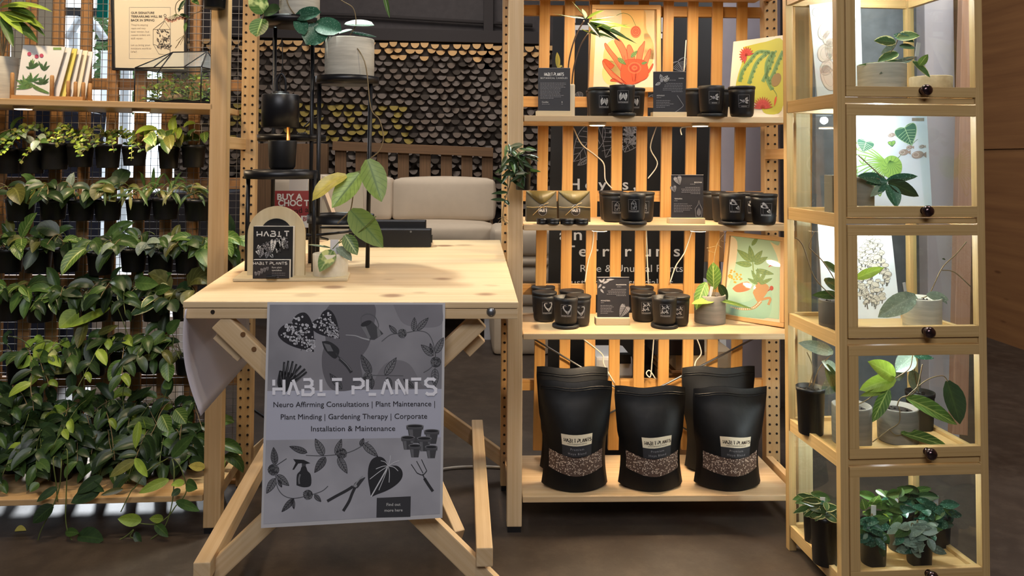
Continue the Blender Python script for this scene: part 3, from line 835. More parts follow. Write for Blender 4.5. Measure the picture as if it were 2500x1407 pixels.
mb = MB(); mb.box(P(706, 466, 3.72), P(752, 436, 3.75), WHITE); mb.build('paper_top', red)
mb = MB(); mb.box((p4[0].x+0.03, 3.67, 0), (p4[0].x+0.05, 3.69, p4[0].z-0.02), BLACKM); mb.box((p4[1].x-0.05, 3.67, 0), (p4[1].x-0.03, 3.69, p4[0].z-0.02), BLACKM); mb.build('stand', red)
# pull-up banner behind the candle rack
BAN = flat('banner_black', '#0b0a0d', 0.55)
ban = thing('banner', P(1530, 705, 3.3), 'black pull-up banner with white plant words behind the timber slats', 'banner')
p4 = [P(1352, -70, 3.34), P(1748, -70, 3.34), P(1716, 712, 3.28), P(1338, 712, 3.28)]
_, n = board4('sheet', p4, 0.003, BAN, None, None, ban)
cv = CV(p4[0], n)
INKB = flat('banner_white', '#f2f1ee', 0.5); cv.sten('HABIT', 1399, 1720, 34, 54, INKB, wt=0.22)
cv.text('Hoyas,', 1389, 463, 26, INKB, spacing=1.45, bold=0.012, width=164)
cv.text('and', 1366, 586, 27, INKB, spacing=1.5, bold=0.012, width=92)
cv.text('Terrariums', 1376, 626, 26, INKB, spacing=1.35, bold=0.012, width=284)
cv.text('Rare & Unusual Plants', 1417, 664, 17, INKB, width=250)
cv.text('Custom plant specialists', 1375, 698, 17, INKB, width=268)
BL = lambda *a, **k: cv.leaf(*a, **k)
cv.leaf(1470, 60, 1470, 60.1, 1, None, None)
for (b, t, wd, hr) in (((1470, 300), (1400, 395), 62, 0), ((1520, 308), (1478, 385), 84, .12), ((1555, 300), (1525, 372), 60, 0), ((1440, 385), (1410, 404), 14, 0), ((1655, 150), (1668, 175), 40, .1), ((1410, 225), (1418, 245), 20, 0), ((1605, 235), (1582, 262), 30, 0)):
    cv.leaf(b[0], b[1], t[0], t[1], wd, BAN, INKG, veins=6, lw=1.4, heart=hr)
rng = random.Random(8)
for i in range(70):
    a = rng.uniform(0, 6.28); r = 30*math.sqrt(rng.random()); cv.ell(1515+r*math.cos(a), 322+r*1.2*math.sin(a), rng.uniform(2, 4.2), rng.uniform(2, 4), INKG if rng.random() < .5 else BAN, 4, n=9)
for i in range(50):
    cv.ell(rng.uniform(1525, 1553), rng.uniform(300, 352), rng.uniform(2, 4), rng.uniform(2, 4), INKG, 4, n=9)
cv.build('lettering', ban)
mb = MB(); mb.beam(P(1345, -70, 3.345), P(1755, -70, 3.345), 0.02, 0.02, STEEL); mb.build('top_bar', ban)
mb = MB(); mb.box((p4[3].x-0.02, 3.24, 0), (p4[2].x+0.02, 3.36, 0.08), STEEL); mb.build('base', ban, bevel=0.006)
mb = MB(); mb.beam((ban.location.x, 3.36, 0.05), P(1550, -70, 3.35), 0.02, 0.02, STEEL); mb.build('pole', ban)
mb = MB(); board = [P(1338, 712, 3.28), P(1716, 712, 3.28)]; mb.box((board[0].x, 3.277, 0.08), (board[1].x, 3.281, board[1].z), BAN); mb.build('lower_sheet', ban)
# boards leaning against the back behind the rack, and the concrete pier behind the cabinet
LILAC = flat('lilac_white_board', '#b9aeb4', 0.7, var=0.05); GREYB = flat('grey_board', '#8b8378', 0.75, var=0.08)
board4('leaning_board', [P(1765, -60, 3.75), P(1905, -60, 3.75), P(1905, 1000, 3.62), P(1762, 1000, 3.62)], 0.02, LILAC, 'pale lilac wallboard leaning behind the right end of the candle rack', 'board')
board4('leaning_board', [P(1722, -60, 3.85), P(1792, -60, 3.85), P(1792, 990, 3.75), P(1705, 990, 3.75)], 0.02, GREYB, 'grey-beige wallboard leaning beside the black banner', 'board')
GREYC = flat('bare_concrete', '#84878b', 0.85, var=0.3)
mb = MB(); a, b = P(1992, 400, 3.2), P(2252, 400, 3.2); mb.box((a.x, 3.2, 0), (b.x, 3.5, 3.9), GREYC); struct(mb.build('wall_pier'))
mb = MB(); a, b = P(2262, 400, 3.0), P(2334, 400, 3.0); mb.box((a.x, 3.0, 0), (b.x, 3.06, 2.2), LILAC); tag(mb.build('white_wallboard', bevel=0.004), 'narrow white panel standing behind the glass cabinet', 'panel')
mb = MB(); mb.beam(P(2362, -60, 2.95), P(2338, 1060, 2.75), 0.055, 0.03, wood('pink_pine', '#b98a70', '#a07258'), (0, 1, 0)); tag(mb.build('timber_plank', bevel=0.002), 'pinkish timber plank leaning behind the right side of the cabinet', 'plank')
mb = MB(); mb.beam(P(1960, -60, 2.98), P(1952, 1120, 2.90), 0.07, 0.03, SLAT, (0, 1, 0)); tag(mb.build('timber_plank', bevel=0.002), 'warm timber plank standing behind the left side glass of the cabinet', 'plank')
# cardboard cartons and clutter behind the bottom of the rack
def carton(name, x0, x1, y0, y1, Y, dep, m, label, cat='box'):
    a, b = P(x0, y1, Y), P(x1, y0, Y)
    mb = MB(); mb.box((a.x, Y, max(0.0, a.z)), (b.x, Y+dep, b.z), m); return tag(mb.build(name, bevel=0.003), label, cat)
carton('cardboard_box', 1590, 1700, 560, 705, 3.42, 0.3, KRAFT, 'tall brown carton partly hidden behind the banner edge')
carton('cardboard_box', 1706, 1768, 565, 640, 3.40, 0.18, KRAFT, 'smaller brown carton behind the slats beside the plant print')
stand = carton('side_table', 1580, 1772, 706, 722, 3.40, 0.45, WPLAST, 'pale side table top under the brown cartons', 'table')
for (lx, ly) in ((1588, 3.42), (1764, 3.42), (1588, 3.8), (1764, 3.8)):
    mb = MB(); q = P(lx, 722, ly); mb.box((q.x-0.015, ly, 0), (q.x+0.015, ly+0.03, stand.location.z-0.001), WPLAST)
    o = mb.build('leg', stand)
o = carton('cardboard_box', 1650, 1790, 858, 905, 2.98, 0.28, flat('white_carton', '#bda88a', 0.8, var=.1), 'low pale carton with a dark printed sleeve behind the bags')
o2 = MB(); q0, q1 = P(1600, 830, 2.97), P(1720, 868, 2.97); o2.box((q0.x, 2.968, q1.z), (q1.x, 3.16, q0.z), flat('dark_print', '#1b1517', 0.4)); tag(o2.build('printed_box', bevel=0.003), 'dark printed box on the carton behind the soil bags', 'box')
ob = MB()
for i in range(5):
    zt = P(1700, 905+i*7, 2.98).z; ob = MB(); ob.box((P(1640, 900, 2.98).x-0.01*(i % 2), 2.975+0.006*(i % 3), zt-0.008), (P(1800, 900, 2.98).x+0.008*(i % 3), 3.26, zt), KRAFT)
    tag(ob.build('flat_carton'), 'folded brown carton in the flat pile behind the bags, number %s from top' % ('one', 'two', 'three', 'four', 'five')[i], 'carton', 'flat carton pile')
zt = P(1700, 935, 2.98).z-0.009
ob = MB(); ob.box((P(1640, 900, 2.98).x, 2.98, 0), (P(1800, 900, 2.98).x, 3.26, zt-0.0015), KRAFT); tag(ob.build('cardboard_box', bevel=0.003), 'brown carton under the pile of folded cartons behind the rack', 'box')
dev = thing('card_printer', P(1500, 925, 3.0), 'white desk printer with a black slot behind the soil bags', 'printer')
a, b = P(1455, 925, 3.0), P(1545, 872, 3.0)
mb = MB(); mb.box((a.x, 3.0, a.z), (b.x, 3.2, b.z), WPLAST); mb.build('body', dev, bevel=0.012)
mb = MB(); q0, q1 = P(1512, 888, 2.998), P(1540, 866, 2.998); mb.box((q0.x, 2.996, q0.z), (q1.x, 3.03, q1.z), BLACKP); mb.build('slot', dev)
mb = MB(); mb.box((a.x-0.05, 2.98, 0), (b.x+0.05, 3.24, a.z-0.001), BLACKP); tag(mb.build('storage_crate', bevel=0.01), 'black storage crate under the white printer behind the rack', 'crate')
# outside: tent posts, hedge, a dark draped stall
TENT = flat('tent_white', '#dfe3e6', 0.6); NAVY = flat('navy_cloth', '#1d2236', 0.85); TEAL = flat('teal_sign', '#17a698', 0.5); JEAN = flat('blue_cloth', '#4a6a94', 0.85)
tent = thing('market_tent', (-3.9, 9.5, 0), 'white market tent frame outside in the daylight beyond the plant rack', 'tent')
for px, Y in ((172, 9), (250, 10.5), (300, 9.2)):
    mb = MB(); q = P(px, 400, Y); mb.box((q.x-0.05, Y, 0), (q.x+0.05, Y+0.1, 2.6), TENT); mb.build('post', tent)
mb = MB(); a, b = P(160, 60, 9), P(330, 60, 9); mb.beam(P(150, 28, 9), P(240, 30, 9), 0.05, 0.09, CEILM); mb.build('beam', tent)
mb = MB(); mb.tube([P(165, 95, 9.02), P(195, 45, 9.02), P(232, 60, 9.02), P(255, 95, 9.02)], 0.05, TENT); mb.build('canopy_edge', tent)
mb = MB(); a, b = P(236, 43, 7.2), P(264, -25, 7.2); mb.box((a.x, 7.2, a.z), (b.x, 7.22, b.z), TEAL); sg = tag(mb.build('teal_sign'), 'small plain teal sign hanging high behind the plant rack', 'sign')
mb = MB(); mb.tube([P(236, 99, 7.2), P(264, 99, 7.2)], 0.008, BLACKM); mb.tube([P(250, -25, 7.21), P(250, -160, 7.21)], 0.006, BLACKM); mb.build('hanger', sg)
mb = MB(); rng = random.Random(2)
for (cx, cy, rx, ry, n_) in ((258, 150, 14, 70, 260), (300, 185, 22, 18, 120), (312, 245, 20, 25, 120), (250, 60, 14, 30, 80)):
    for i in range(n_):
        a = rng.uniform(0, 6.28); r = math.sqrt(rng.random()); q = P(cx+rx*r*math.cos(a), cy+ry*r*math.sin(a), 12+rng.uniform(-.5, .5))
        mb.leaf(q, (rng.uniform(-1, 1), rng.uniform(-1, 1), rng.uniform(-.6, .6)), (rng.uniform(-1, 1), -1, rng.uniform(-1, 1)), 0.14, 0.09, L_MID, rows=2)
for px in (252, 262, 305): mb.tube([P(px, 260, 12), (P(px, 260, 12).x, 12, 0)], 0.05, STEMB)
tag(mb.build('street_tree'), 'sunlit green tree outside beyond the plant rack slats', 'tree')
mb = MB(); a = P(-60, 440, 4.6); b = P(130, 262, 4.6)
mb.box((a.x, 4.6, 0.0), (b.x, 4.9, b.z), NAVY); tag(mb.build('draped_counter', bevel=0.02), 'dark navy cloth-covered counter behind the left slats', 'counter')
mb = MB(); a = P(150, 400, 4.9); b = P(200, 270, 4.9); mb.box((a.x, 4.9, 0.0), (b.x, 5.2, b.z), NAVY); tag(mb.build('draped_plinth', bevel=0.03), 'narrow navy draped plinth behind the trailing hoyas', 'plinth')
mb = MB(); mb.grid(lambda u, v: P(218+42*u-8*v*u, 270+130*v-60*u*v, 5.4+0.03*math.sin(u*14)), 16, 6, NAVY)
q = P(236, 268, 5.41); mb.tube([q, (q.x, 5.41, 0)], 0.015, BLACKM); tag(mb.build('hanging_cloth', solid=0.006), 'navy cloth on a stand behind the trailing hoyas', 'cloth')
mb = MB(); a = P(-80, 700, 4.3); b = P(170, 470, 4.3); mb.box((a.x, 4.3, 0), (b.x, 4.55, b.z), NAVY); tag(mb.build('dark_counter', bevel=0.01), 'low dark counter behind the lower hoya rows', 'counter')
mb = MB(); a = P(345, 720, 5.0); b = P(560, 470, 5.0); mb.box((a.x, 5.0, 0), (b.x, 5.5, b.z), flat('dark_cabinet', '#2c2a30', 0.7)); tag(mb.build('dark_sideboard', bevel=0.01), 'dark sideboard beyond the right half of the plant rack', 'sideboard')
mb = MB(); a = P(220, 835, 3.7); b = P(440, 772, 3.7); mb.box((a.x, 3.7, 0.0), (b.x, 4.0, b.z), WPLAST); tag(mb.build('white_tub', bevel=0.02), 'white storage tub on the floor behind the plant rack', 'tub')
board4('leaning_board', [P(25, -80, 4.1), P(140, -80, 4.1), P(132, 240, 4.0), P(28, 240, 4.0)], 0.02, CREAM, 'cream wallboard behind the card rack and leafy planter', 'board')
q = P(80, 240, 4.0); mb = MB(); mb.box((P(28, 240, 4).x, 4.0, 0), (P(132, 240, 4).x, 4.06, q.z-0.002), NAVY); tag(mb.build('board_plinth'), 'dark plinth carrying the cream wallboard', 'plinth')
# ------------------------------------------------------------------ poster on the front of the table
random.seed(11)
p4 = [P(653, 738, YF-0.006), P(1087, 740, YF-0.006), P(1080, 1265, YF-0.045), P(637, 1290, YF-0.045)]
poster = thing('poster', (p4[0]+p4[1])/2, 'large grey gardening poster hung from the front edge of the table', 'poster')
_, pn = board4('sheet', p4, 0.0012, flat('laminate_edge', '#c4c2c4', 0.35), None, None, poster)
cv = CV(p4[0], pn)
def pn_grey(name, c1, c2):
    n = NT(name); nz = n.noise(n.coord('Object', (7, 7, 7)), 1.0, 3, 0.5)
    n.color(n.mix(n.step(nz, 0.35, 0.65), lin(c1), lin(c2))); return n.set(Roughness=0.42)
PT, PB, PD = pn_grey('poster_upper', '#85848a', '#98969c'), pn_grey('poster_lower', '#9f9ea5', '#b3b2b9'), flat('poster_blob', '#6a686e', 0.42)
PBAND = flat('poster_band', '#b9bac8', 0.42); PINK_ = flat('poster_ink', '#26242a', 0.5); PLITE = flat('poster_light', '#c3c2c8', 0.45)
L = lambda y: 653-(y-738)/552*16+6
R = lambda y: 1087-(y-740)/525*7-6
cv.poly([(L(744), 744), (R(744), 744), (R(950), 950), (L(955), 955)], PT, 1)
cv.poly([(L(955), 955), (R(950), 950), (R(1068), 1068), (L(1075), 1075)], PBAND, 1)
cv.poly([(L(1075), 1075), (R(1068), 1068), (R(1255), 1255), (L(1280), 1280)], PB, 1)
cv.poly(catmull([(805, 744), (788, 775), (795, 830), (786, 870), (790, 915), (812, 952), (862, 951), (885, 925), (880, 880), (900, 845), (912, 800), (918, 760), (914, 744)], 5), PD, 2)
cv.poly(catmull([(960, 744), (985, 790), (1040, 800), (1079, 790), (1079, 744)], 5), pn_grey('poster_mid', '#78767c', '#85838a'), 2)
cv.poly(catmull([(905, 951), (930, 900), (960, 880), (1000, 890), (1030, 940), (1050, 950)], 5), flat_cache('poster_mid_flat', '#7d7b81', 0.42), 2)
D1, D2_, D3 = PINK_, G(58), G(112)
def bleaf(x, y, tx, ty, w_):      # speckled leaf
    cv.leaf(x, y, tx, ty, w_, D1, D1, 3, veins=0, lw=1.4, heart=0.09)
    b, t = V((x, y)), V((tx, ty)); d = t-b; Ln = d.length; d.normalize(); o = V((-d.y, d.x)); rg = random.Random(int(x))
    for i in range(130):
        k = rg.uniform(-.08, .93); s_ = rg.uniform(-1, 1); hw = w_*0.45*(1-max(0, k))**0.62
        p = b+d*(Ln*k)+o*(hw*s_); r = rg.uniform(1.2, 3.6)*(w_/75)
        cv.ell(p.x, p.y, r, r*rg.uniform(.7, 1.2), PLITE, 5, n=8)
    cv.stroke([(x, y), (tx, ty)], 1.5, D1, 6)
    for k in (0.0, .18, .36, .54):
        for sg in (1, -1):
            m = b+d*(Ln*k); e = m+d*(Ln*.22)+o*(sg*w_*.42*(1-k)**.6); cv.stroke([(m.x, m.y), (e.x, e.y)], 1.1, D1, 6)
bleaf(712, 790, 766, 859, 86); bleaf(782, 778, 829, 826, 62)
# watering can
cv.poly([(881, 796), (908, 784), (936, 815), (914, 830), (900, 829)], G(70), 3); cv.poly([(881, 796), (890, 790), (905, 824), (900, 829)], G(120), 4); cv.poly([(920, 798), (926, 803), (931, 818), (922, 824)], G(120), 4)
cv.ell(894, 790, 14, 6, G(45), 5, -0.4); cv.stroke(catmull([(884, 793), (882, 775), (896, 766), (914, 772), (924, 792), (922, 802)], 5), 2.2, G(95), 5)
cv.stroke(catmull([(902, 830), (885, 826), (868, 820), (844, 818)], 5), 4, G(165), 4, taper=.4)
# trowel
cv.poly(catmull([(786, 834), (800, 833), (815, 840), (828, 853), (826, 868), (818, 876), (805, 868), (792, 852), (786, 834)], 4), G(44), 3); cv.poly([(790, 838), (806, 842), (814, 858), (800, 858)], G(105), 4)
cv.stroke([(820, 862), (832, 878)], 3, G(60), 4); cv.stroke(catmull([(829, 876), (842, 888), (852, 900), (858, 910)], 4), 8, G(50), 4); cv.stroke(catmull([(831, 875), (846, 889), (858, 905)], 4), 1.6, G(140), 5)
# gloves
for (a, b, w_) in (((690, 926), (694, 884), 8), ((697, 920), (704, 881), 8), ((705, 920), (715, 882), 8), ((712, 925), (724, 889), 8), ((708, 925), (735, 893), 8), ((712, 930), (745, 901), 8), ((716, 935), (749, 908), 7), ((686, 940), (684, 905), 8)):
    cv.stroke(catmull([a, ((a[0]+b[0])/2+1, (a[1]+b[1])/2), b], 4), w_, G(40), 3, taper=.6); cv.stroke([(a[0]+2, a[1]), (b[0]+1, b[1]+4)], 0.9, G(120), 4)
cv.poly(catmull([(682, 905), (700, 908), (722, 915), (722, 930), (706, 944), (698, 958), (684, 952), (677, 935), (682, 905)], 4), G(36), 3)
# hoya sprigs
def sprig(path, leaves, balls, w_=2.0):
    cv.stroke(catmull(path, 5), w_, G(90), 3)
    for (x, y, tx, ty, wd) in leaves: cv.leaf(x, y, tx, ty, wd, G(118) if (x+y) % 2 < 1 else G(96), D1, 4, veins=5, lw=1.0)
    for (x, y, r) in balls:
        cv.ell(x, y, r, r, D2_, 5, n=16); rg = random.Random(int(x*7))
        for i in range(22):
            a = rg.uniform(0, 6.28); q = r*math.sqrt(rg.random())*.95; cv.ell(x+q*math.cos(a), y+q*math.sin(a), 2.2, 2.2, G(130), 6, n=7); cv.ell(x+q*math.cos(a), y+q*math.sin(a), 1.1, 1.1, D1, 7, n=6)
sprig([(932, 834), (955, 817), (985, 814), (1020, 808), (1045, 815), (1058, 840), (1063, 870)], [(968, 814, 950, 794, 11), (1010, 808, 1012, 775, 13), (1018, 806, 1046, 776, 14)], [(982, 814, 11)])
sprig([(1063, 862), (1062, 885), (1050, 900), (1034, 910)], [(1058, 868, 1028, 842, 17), (1064, 862, 1083, 824, 17), (1056, 862, 1050, 838, 9), (1062, 900, 1062, 945, 18)], [(1064, 884, 13)])
sprig([(862, 935), (895, 918), (925, 917), (985, 918)], [(905, 914, 882, 866, 20), (940, 916, 968, 873, 18), (835, 950, 805, 912, 16), (905, 922, 908, 950, 16), (945, 922, 956, 947, 14), (1010, 947, 985, 925, 12)], [(898, 921, 12)])
sprig([(747, 1112), (790, 1113), (838, 1108), (868, 1098), (900, 1078)], [(790, 1112, 770, 1071, 20), (795, 1116, 768, 1154, 19), (820, 1110, 834, 1072, 15), (826, 1116, 848, 1156, 18), (886, 1082, 923, 1115, 18), (880, 1088, 888, 1070, 10), (750, 1105, 707, 1090, 15)], [(834, 1107, 13)])
sprig([(672, 1148), (676, 1185), (690, 1208), (715, 1217), (750, 1211), (785, 1200), (801, 1187)], [(672, 1135, 668, 1092, 17), (672, 1168, 651, 1205, 18), (676, 1160, 706, 1186, 18), (680, 1172, 688, 1190, 9), (718, 1217, 688, 1250, 14), (714, 1218, 718, 1243, 9), (768, 1208, 784, 1225, 11)], [(668, 1147, 14), (752, 1208, 12)])
cv.stroke([(676, 1136), (700, 1120)], 2, G(80), 3)
# spray bottle
cv.poly(catmull([(724, 1185), (725, 1160), (733, 1150), (737, 1140), (747, 1140), (751, 1150), (759, 1160), (759, 1185), (742, 1190), (724, 1185)], 4), G(46), 3); cv.stroke(catmull([(733, 1158), (730, 1170), (731, 1182)], 4), 4, G(115), 4)
cv.rect(737, 1129, 747, 1141, G(70), 3); cv.poly([(716, 1121), (742, 1123), (758, 1131), (748, 1133), (735, 1131), (728, 1132), (718, 1147), (714, 1147), (722, 1130)], G(40), 4)
# secateurs
cv.stroke(catmull([(799, 1224), (820, 1212), (846, 1198), (862, 1188)], 4), 7, G(52), 3); cv.stroke(catmull([(838, 1248), (852, 1225), (860, 1205), (868, 1188)], 4), 7, G(52), 3)
cv.poly(catmull([(862, 1188), (868, 1178), (885, 1168), (892, 1166), (882, 1180), (872, 1192), (862, 1188)], 4), G(62), 4); cv.stroke(catmull([(866, 1185), (878, 1170), (886, 1162)], 4), 3, G(150), 5); cv.ell(868, 1186, 4, 4, G(150), 6)
# anthurium leaf
cv.leaf(947, 1140, 906, 1213, 84, G(44), D1, 4, veins=0, lw=1.2, heart=0.15)
for (tx, ty, w_) in ((906, 1213, 3), (903, 1170, 1.6), (918, 1145, 1.6), (930, 1125, 1.4), (953, 1112, 1.4), (975, 1125, 1.6), (972, 1150, 1.6), (950, 1178, 1.6), (925, 1197, 1.4)): cv.stroke(catmull([(948, 1138), ((948+tx)/2+2, (1138+ty)/2-3), (tx, ty)], 4), w_, G(205), 6)
# terracotta pots
for (x, y, w_, h_) in ((1013, 1038, 43, 44), (1054, 1050, 38, 34), (996, 1066, 34, 32), (1036, 1068, 36, 34), (1013, 1086, 31, 31), (1053, 1089, 31, 30)):
    cv.poly([(x-w_*.42, y+6), (x+w_*.42, y+6), (x+w_*.28, y+h_), (x-w_*.28, y+h_)], G(70), 3); cv.poly([(x-w_*.36, y+8), (x-w_*.12, y+8), (x-w_*.08, y+h_), (x-w_*.24, y+h_)], G(105), 4)
    cv.poly([(x-w_*.5, y+1), (x+w_*.5, y+1), (x+w_*.47, y+11), (x-w_*.47, y+11)], G(82), 5); cv.ell(x, y+2, w_*.5, 4.5, G(125), 6); cv.ell(x, y+2.5, w_*.43, 3.2, G(38), 7)
# hand fork
for (a, b) in (((1004, 1134), (1018, 1155)), ((1017, 1126), (1033, 1156)), ((1029, 1122), (1042, 1150))): cv.stroke([a, b], 2, G(55), 3)
cv.stroke(catmull([(1018, 1155), (1032, 1160), (1042, 1150)], 4), 2.4, G(55), 3); cv.stroke([(1032, 1158), (1038, 1172)], 3, G(60), 3); cv.stroke(catmull([(1036, 1168), (1046, 1184), (1057, 1200)], 4), 7, G(48), 3)
cv.poly([(920, 1216), (1003, 1212), (1002, 1262), (919, 1264)], G(58), 3)
pr = cv.build('printed_artwork', poster)
cv = CV(p4[0], pn)
cv.sten('HABIT PLANTS', 669, 1064, 927, 37, flat('poster_lettering', '#eeedf4', 0.45), 12, 0.20, 0.004)
for (t, x, y, wd) in (('Neuro Affirming Consultations | Plant Maintenance |', 668, 994, 394), ('Plant Minding | Gardening Therapy | Corporate', 686, 1024, 357), ('Installation & Maintenance', 760, 1053, 205)):
    cv.text(t, x, y, 12.5, PINK_, 9, width=wd, ang=0.006)
cv.text('Find out', 961, 1235, 7, INK, 9, 'c', width=34, ang=.02); cv.text('more here', 961, 1249, 7, INK, 9, 'c', width=44, ang=.02)
cv.build('lettering', poster)
# clear-backed sheet hanging from the left side of the table
shm = NT('milky_sheet'); shm.color(lin('#cfcad4')); shm.set(Roughness=0.35, Alpha=0.93); 
sxl = FLc.x+0.004; zt_ = FLc.z-0.018; zb_ = P(465, 1003, 1.93).z
mb = MB()
def shf(u, v):
    y = 1.89+0.53*u
    return V((sxl+0.006+0.042*v**1.7*(1-0.75*u)-0.012*math.sin(v*3.1)*(1-u)**2, y, zt_+(zb_-zt_)*v+0.03*u*(1-v)))
mb.grid(shf, 14, 14, shm.mat)
tag(mb.build('hanging_sheet', solid=0.0008), 'milky laminated sheet hanging off the left side of the table', 'sheet')
# ------------------------------------------------------------------ candles
def rackY(py, i, px=1600): return PZ(px, py, ZS[i]).y
JR, JH = 0.0405, 0.0885
jar_prof = [(0.0001, 0.001), (0.029, 0.0), (0.034, 0.004), (0.0365, 0.012), (JR-0.0005, JH-0.012), (JR, JH), (JR-0.003, JH), (JR-0.0045, JH-0.012), (0.0001, JH-0.014)]
jm = MB(); jm.lathe(jar_prof, BLACKC, seg=40, cap=False); JAR = jm.build('candle_jar_mesh', loc=(0, 0, 0)).data
lm = MB(); lm.lathe([(JR-0.002, JH), (JR+0.001, JH+0.0005), (JR+0.0018, JH+0.003), (JR+0.0018, JH+0.0085), (JR-0.001, JH+0.010), (0.0001, JH+0.0105)], BLACKC, seg=40); LID = lm.build('candle_lid_mesh', loc=(0, 0, 0)).data
bm_ = MB(); bm_.lathe([(JR+0.002, 0.0), (JR+0.0035, 0.002), (JR+0.0035, 0.009), (JR+0.001, 0.0105), (0.0001, 0.0105)], BLACKC, seg=40); BASE = bm_.build('candle_base_mesh', loc=(0, 0, 0)).data
wx = MB(); wx.lathe([(JR-0.0046, JH-0.0125), (0.0001, JH-0.012)], flat('candle_wax', '#d9c6a4', 0.5), seg=30, cap=False); WAX = wx.build('candle_wax_mesh', loc=(0, 0, 0)).data
for o in list(COL.objects):
    if o.name.startswith('candle_') and o.name.endswith('_mesh'): bpy.data.objects.remove(o)
def motif(cv, kind):      # drawn in a 0..100 square
    if kind == 'ANTHURIUM':
        for (x, y, tx, ty, w_) in ((38, 40, 20, 92, 42), (66, 40, 74, 94, 42)): cv.leaf(x, y, tx, ty, w_, INK, CARDB, 2, veins=4, lw=2.0, heart=.3)
        cv.stroke([(22, 8), (40, 42)], 2, INKG, 2)
    elif kind == 'HOYA':
        cv.ell(44, 58, 13, 13, INKG, 2)
        for (x, y, tx, ty, w_) in ((58, 50, 84, 22, 20), (60, 56, 96, 50, 20), (58, 62, 88, 80, 18), (36, 58, 8, 42, 12)): cv.leaf(x, y, tx, ty, w_, INK, CARDB, 2, veins=3, lw=1.8)
        cv.stroke([(4, 80), (40, 60)], 2, INK, 2)
    elif kind == 'TERRARIUM':
        cv.stroke([(30, 30), (50, 8), (70, 30), (74, 88), (26, 88), (30, 30)], 2.4, INK, 2)
        rg = random.Random(5)
        for i in range(16): x, y = rg.uniform(32, 68), rg.uniform(35, 85); cv.leaf(x, y, x+rg.uniform(-16, 16), y-rg.uniform(4, 16), 9, INK, CARDB, 3, veins=1, lw=1.2)
    elif kind == 'BEGONIA':
        for (x, y, tx, ty, w_) in ((14, 14, 72, 46, 50), (66, 62, 94, 92, 34)): cv.leaf(x, y, tx, ty, w_, INK, CARDB, 2, veins=6, lw=2.6, heart=.12)
        cv.stroke([(20, 30), (22, 92)], 2, INKG, 2)
    elif kind == 'MONSTERA':
        cv.leaf(58, 14, 66, 98, 84, INK, CARDB, 2, veins=6, lw=3.6, heart=.10)
        cv.stroke([(58, 16), (6, 40)], 2, INKG, 2)
    else:
        rg = random.Random(9)
        for (x, y) in ((30, 30), (70, 24), (62, 66), (24, 72)):
            for k in range(6):
                a = k*1.05+rg.random(); cv.leaf(x, y, x+24*math.cos(a), y+24*math.sin(a), 7, INKG if k % 2 else INK, None, 2)
LBL = {}
def candle_label(kind):
    if kind not in LBL:
        S = 0.036; r = JR+0.0002
        def fn(x, y, l):
            a = (x-50)/100*S/JR; z = 0.052-(y-50)/100*S; rr = (0.0365+(JR-0.0365)*(z-0.012)/(JH-0.024))+0.0006+l*0.00012
            return V((rr*math.sin(a), -rr*math.cos(a), z))
        cv = CV((0, 0, 0), (0, -1, 0), fn=fn)
        cv.stroke([(2, 2), (50, 2), (98, 2), (98, 50), (98, 112), (50, 112), (2, 112), (2, 50)], 2.0, INKG, 1, True)
        motif(cv, kind)
        cv.stroke([(2, 98), (26, 98), (50, 98), (74, 98), (98, 98)], 1.6, INKG, 2)
        cv.text(kind, 50, 109, 8.5, INK, 3, 'c', width=84 if len(kind) > 4 else 44, spacing=1.3)
        LBL[kind] = cv.mb.build('candle_label_mesh', loc=(0, 0, 0)); me = LBL[kind].data; bpy.data.objects.remove(LBL[kind]); LBL[kind] = me
    return LBL[kind]
def candle(kind, px, py, i, label, lid=True, base=False, turn=0.0, Y=None):
    loc = P(px, py, Y) if Y else PZ(px, py, ZS[i])
    if not Y: loc.y += JR*0.8; loc = V((P(px, py, loc.y).x, loc.y, ZS[i]))
    else: loc.z = ZS[i]
    t = thing('candle', loc, label, 'candle', 'black candles of the rack'); z0 = 0.0106 if base else 0.0
    def add(nm, me, zo=0.0, rz=0.0):
        o = bpy.data.objects.new(nm, me); COL.objects.link(o); o.parent = t; o.location = (0, 0, zo); o.rotation_euler = (0, 0, rz); return o
    add('jar', JAR, z0)
    face = math.atan2(loc.x, loc.y)
    add('label', candle_label(kind), z0, -face*0.6+turn)
    if base: add('lid', BASE)
    else: add('wax', WAX, z0) if not lid else add('lid', LID)
    if base: add('wax', WAX, z0)
    return t
# upper board
candle('ANTHURIUM', 1519, 280, 1, 'open anthurium candle standing on its lid, in front of its lidded group', base=True, Y=2.455)
candle('ANTHURIUM', 1466, 280, 1, 'lidded anthurium candle just left of the open anthurium candle', Y=2.53, turn=.25)
candle('ANTHURIUM', 1461, 280, 1, 'lidded candle at the very back left of the anthurium group', Y=2.625, turn=.7)
candle('ANTHURIUM', 1544, 280, 1, 'lidded anthurium candle peeking out right of the open one', Y=2.54, turn=.1)
candle('HOYA', 1737, 282, 1, 'open hoya candle standing on its lid beside the hoya card', base=True, Y=2.455, turn=.12)
candle('HOYA', 1811, 284, 1, 'lidded hoya candle in front of the yellow cactus flower print', Y=2.452, turn=.05)
candle('HOYA', 1700, 280, 1, 'lidded candle behind the open hoya candle, next to the hoya card', Y=2.545, turn=1.9)
candle('HOYA', 1687, 280, 1, 'half-hidden lidded candle at the back behind the hoya card', Y=2.635, turn=1.9)
candle('HOYA', 1778, 280, 1, 'lidded candle seen between the two front hoya candles', Y=2.55, turn=.4)
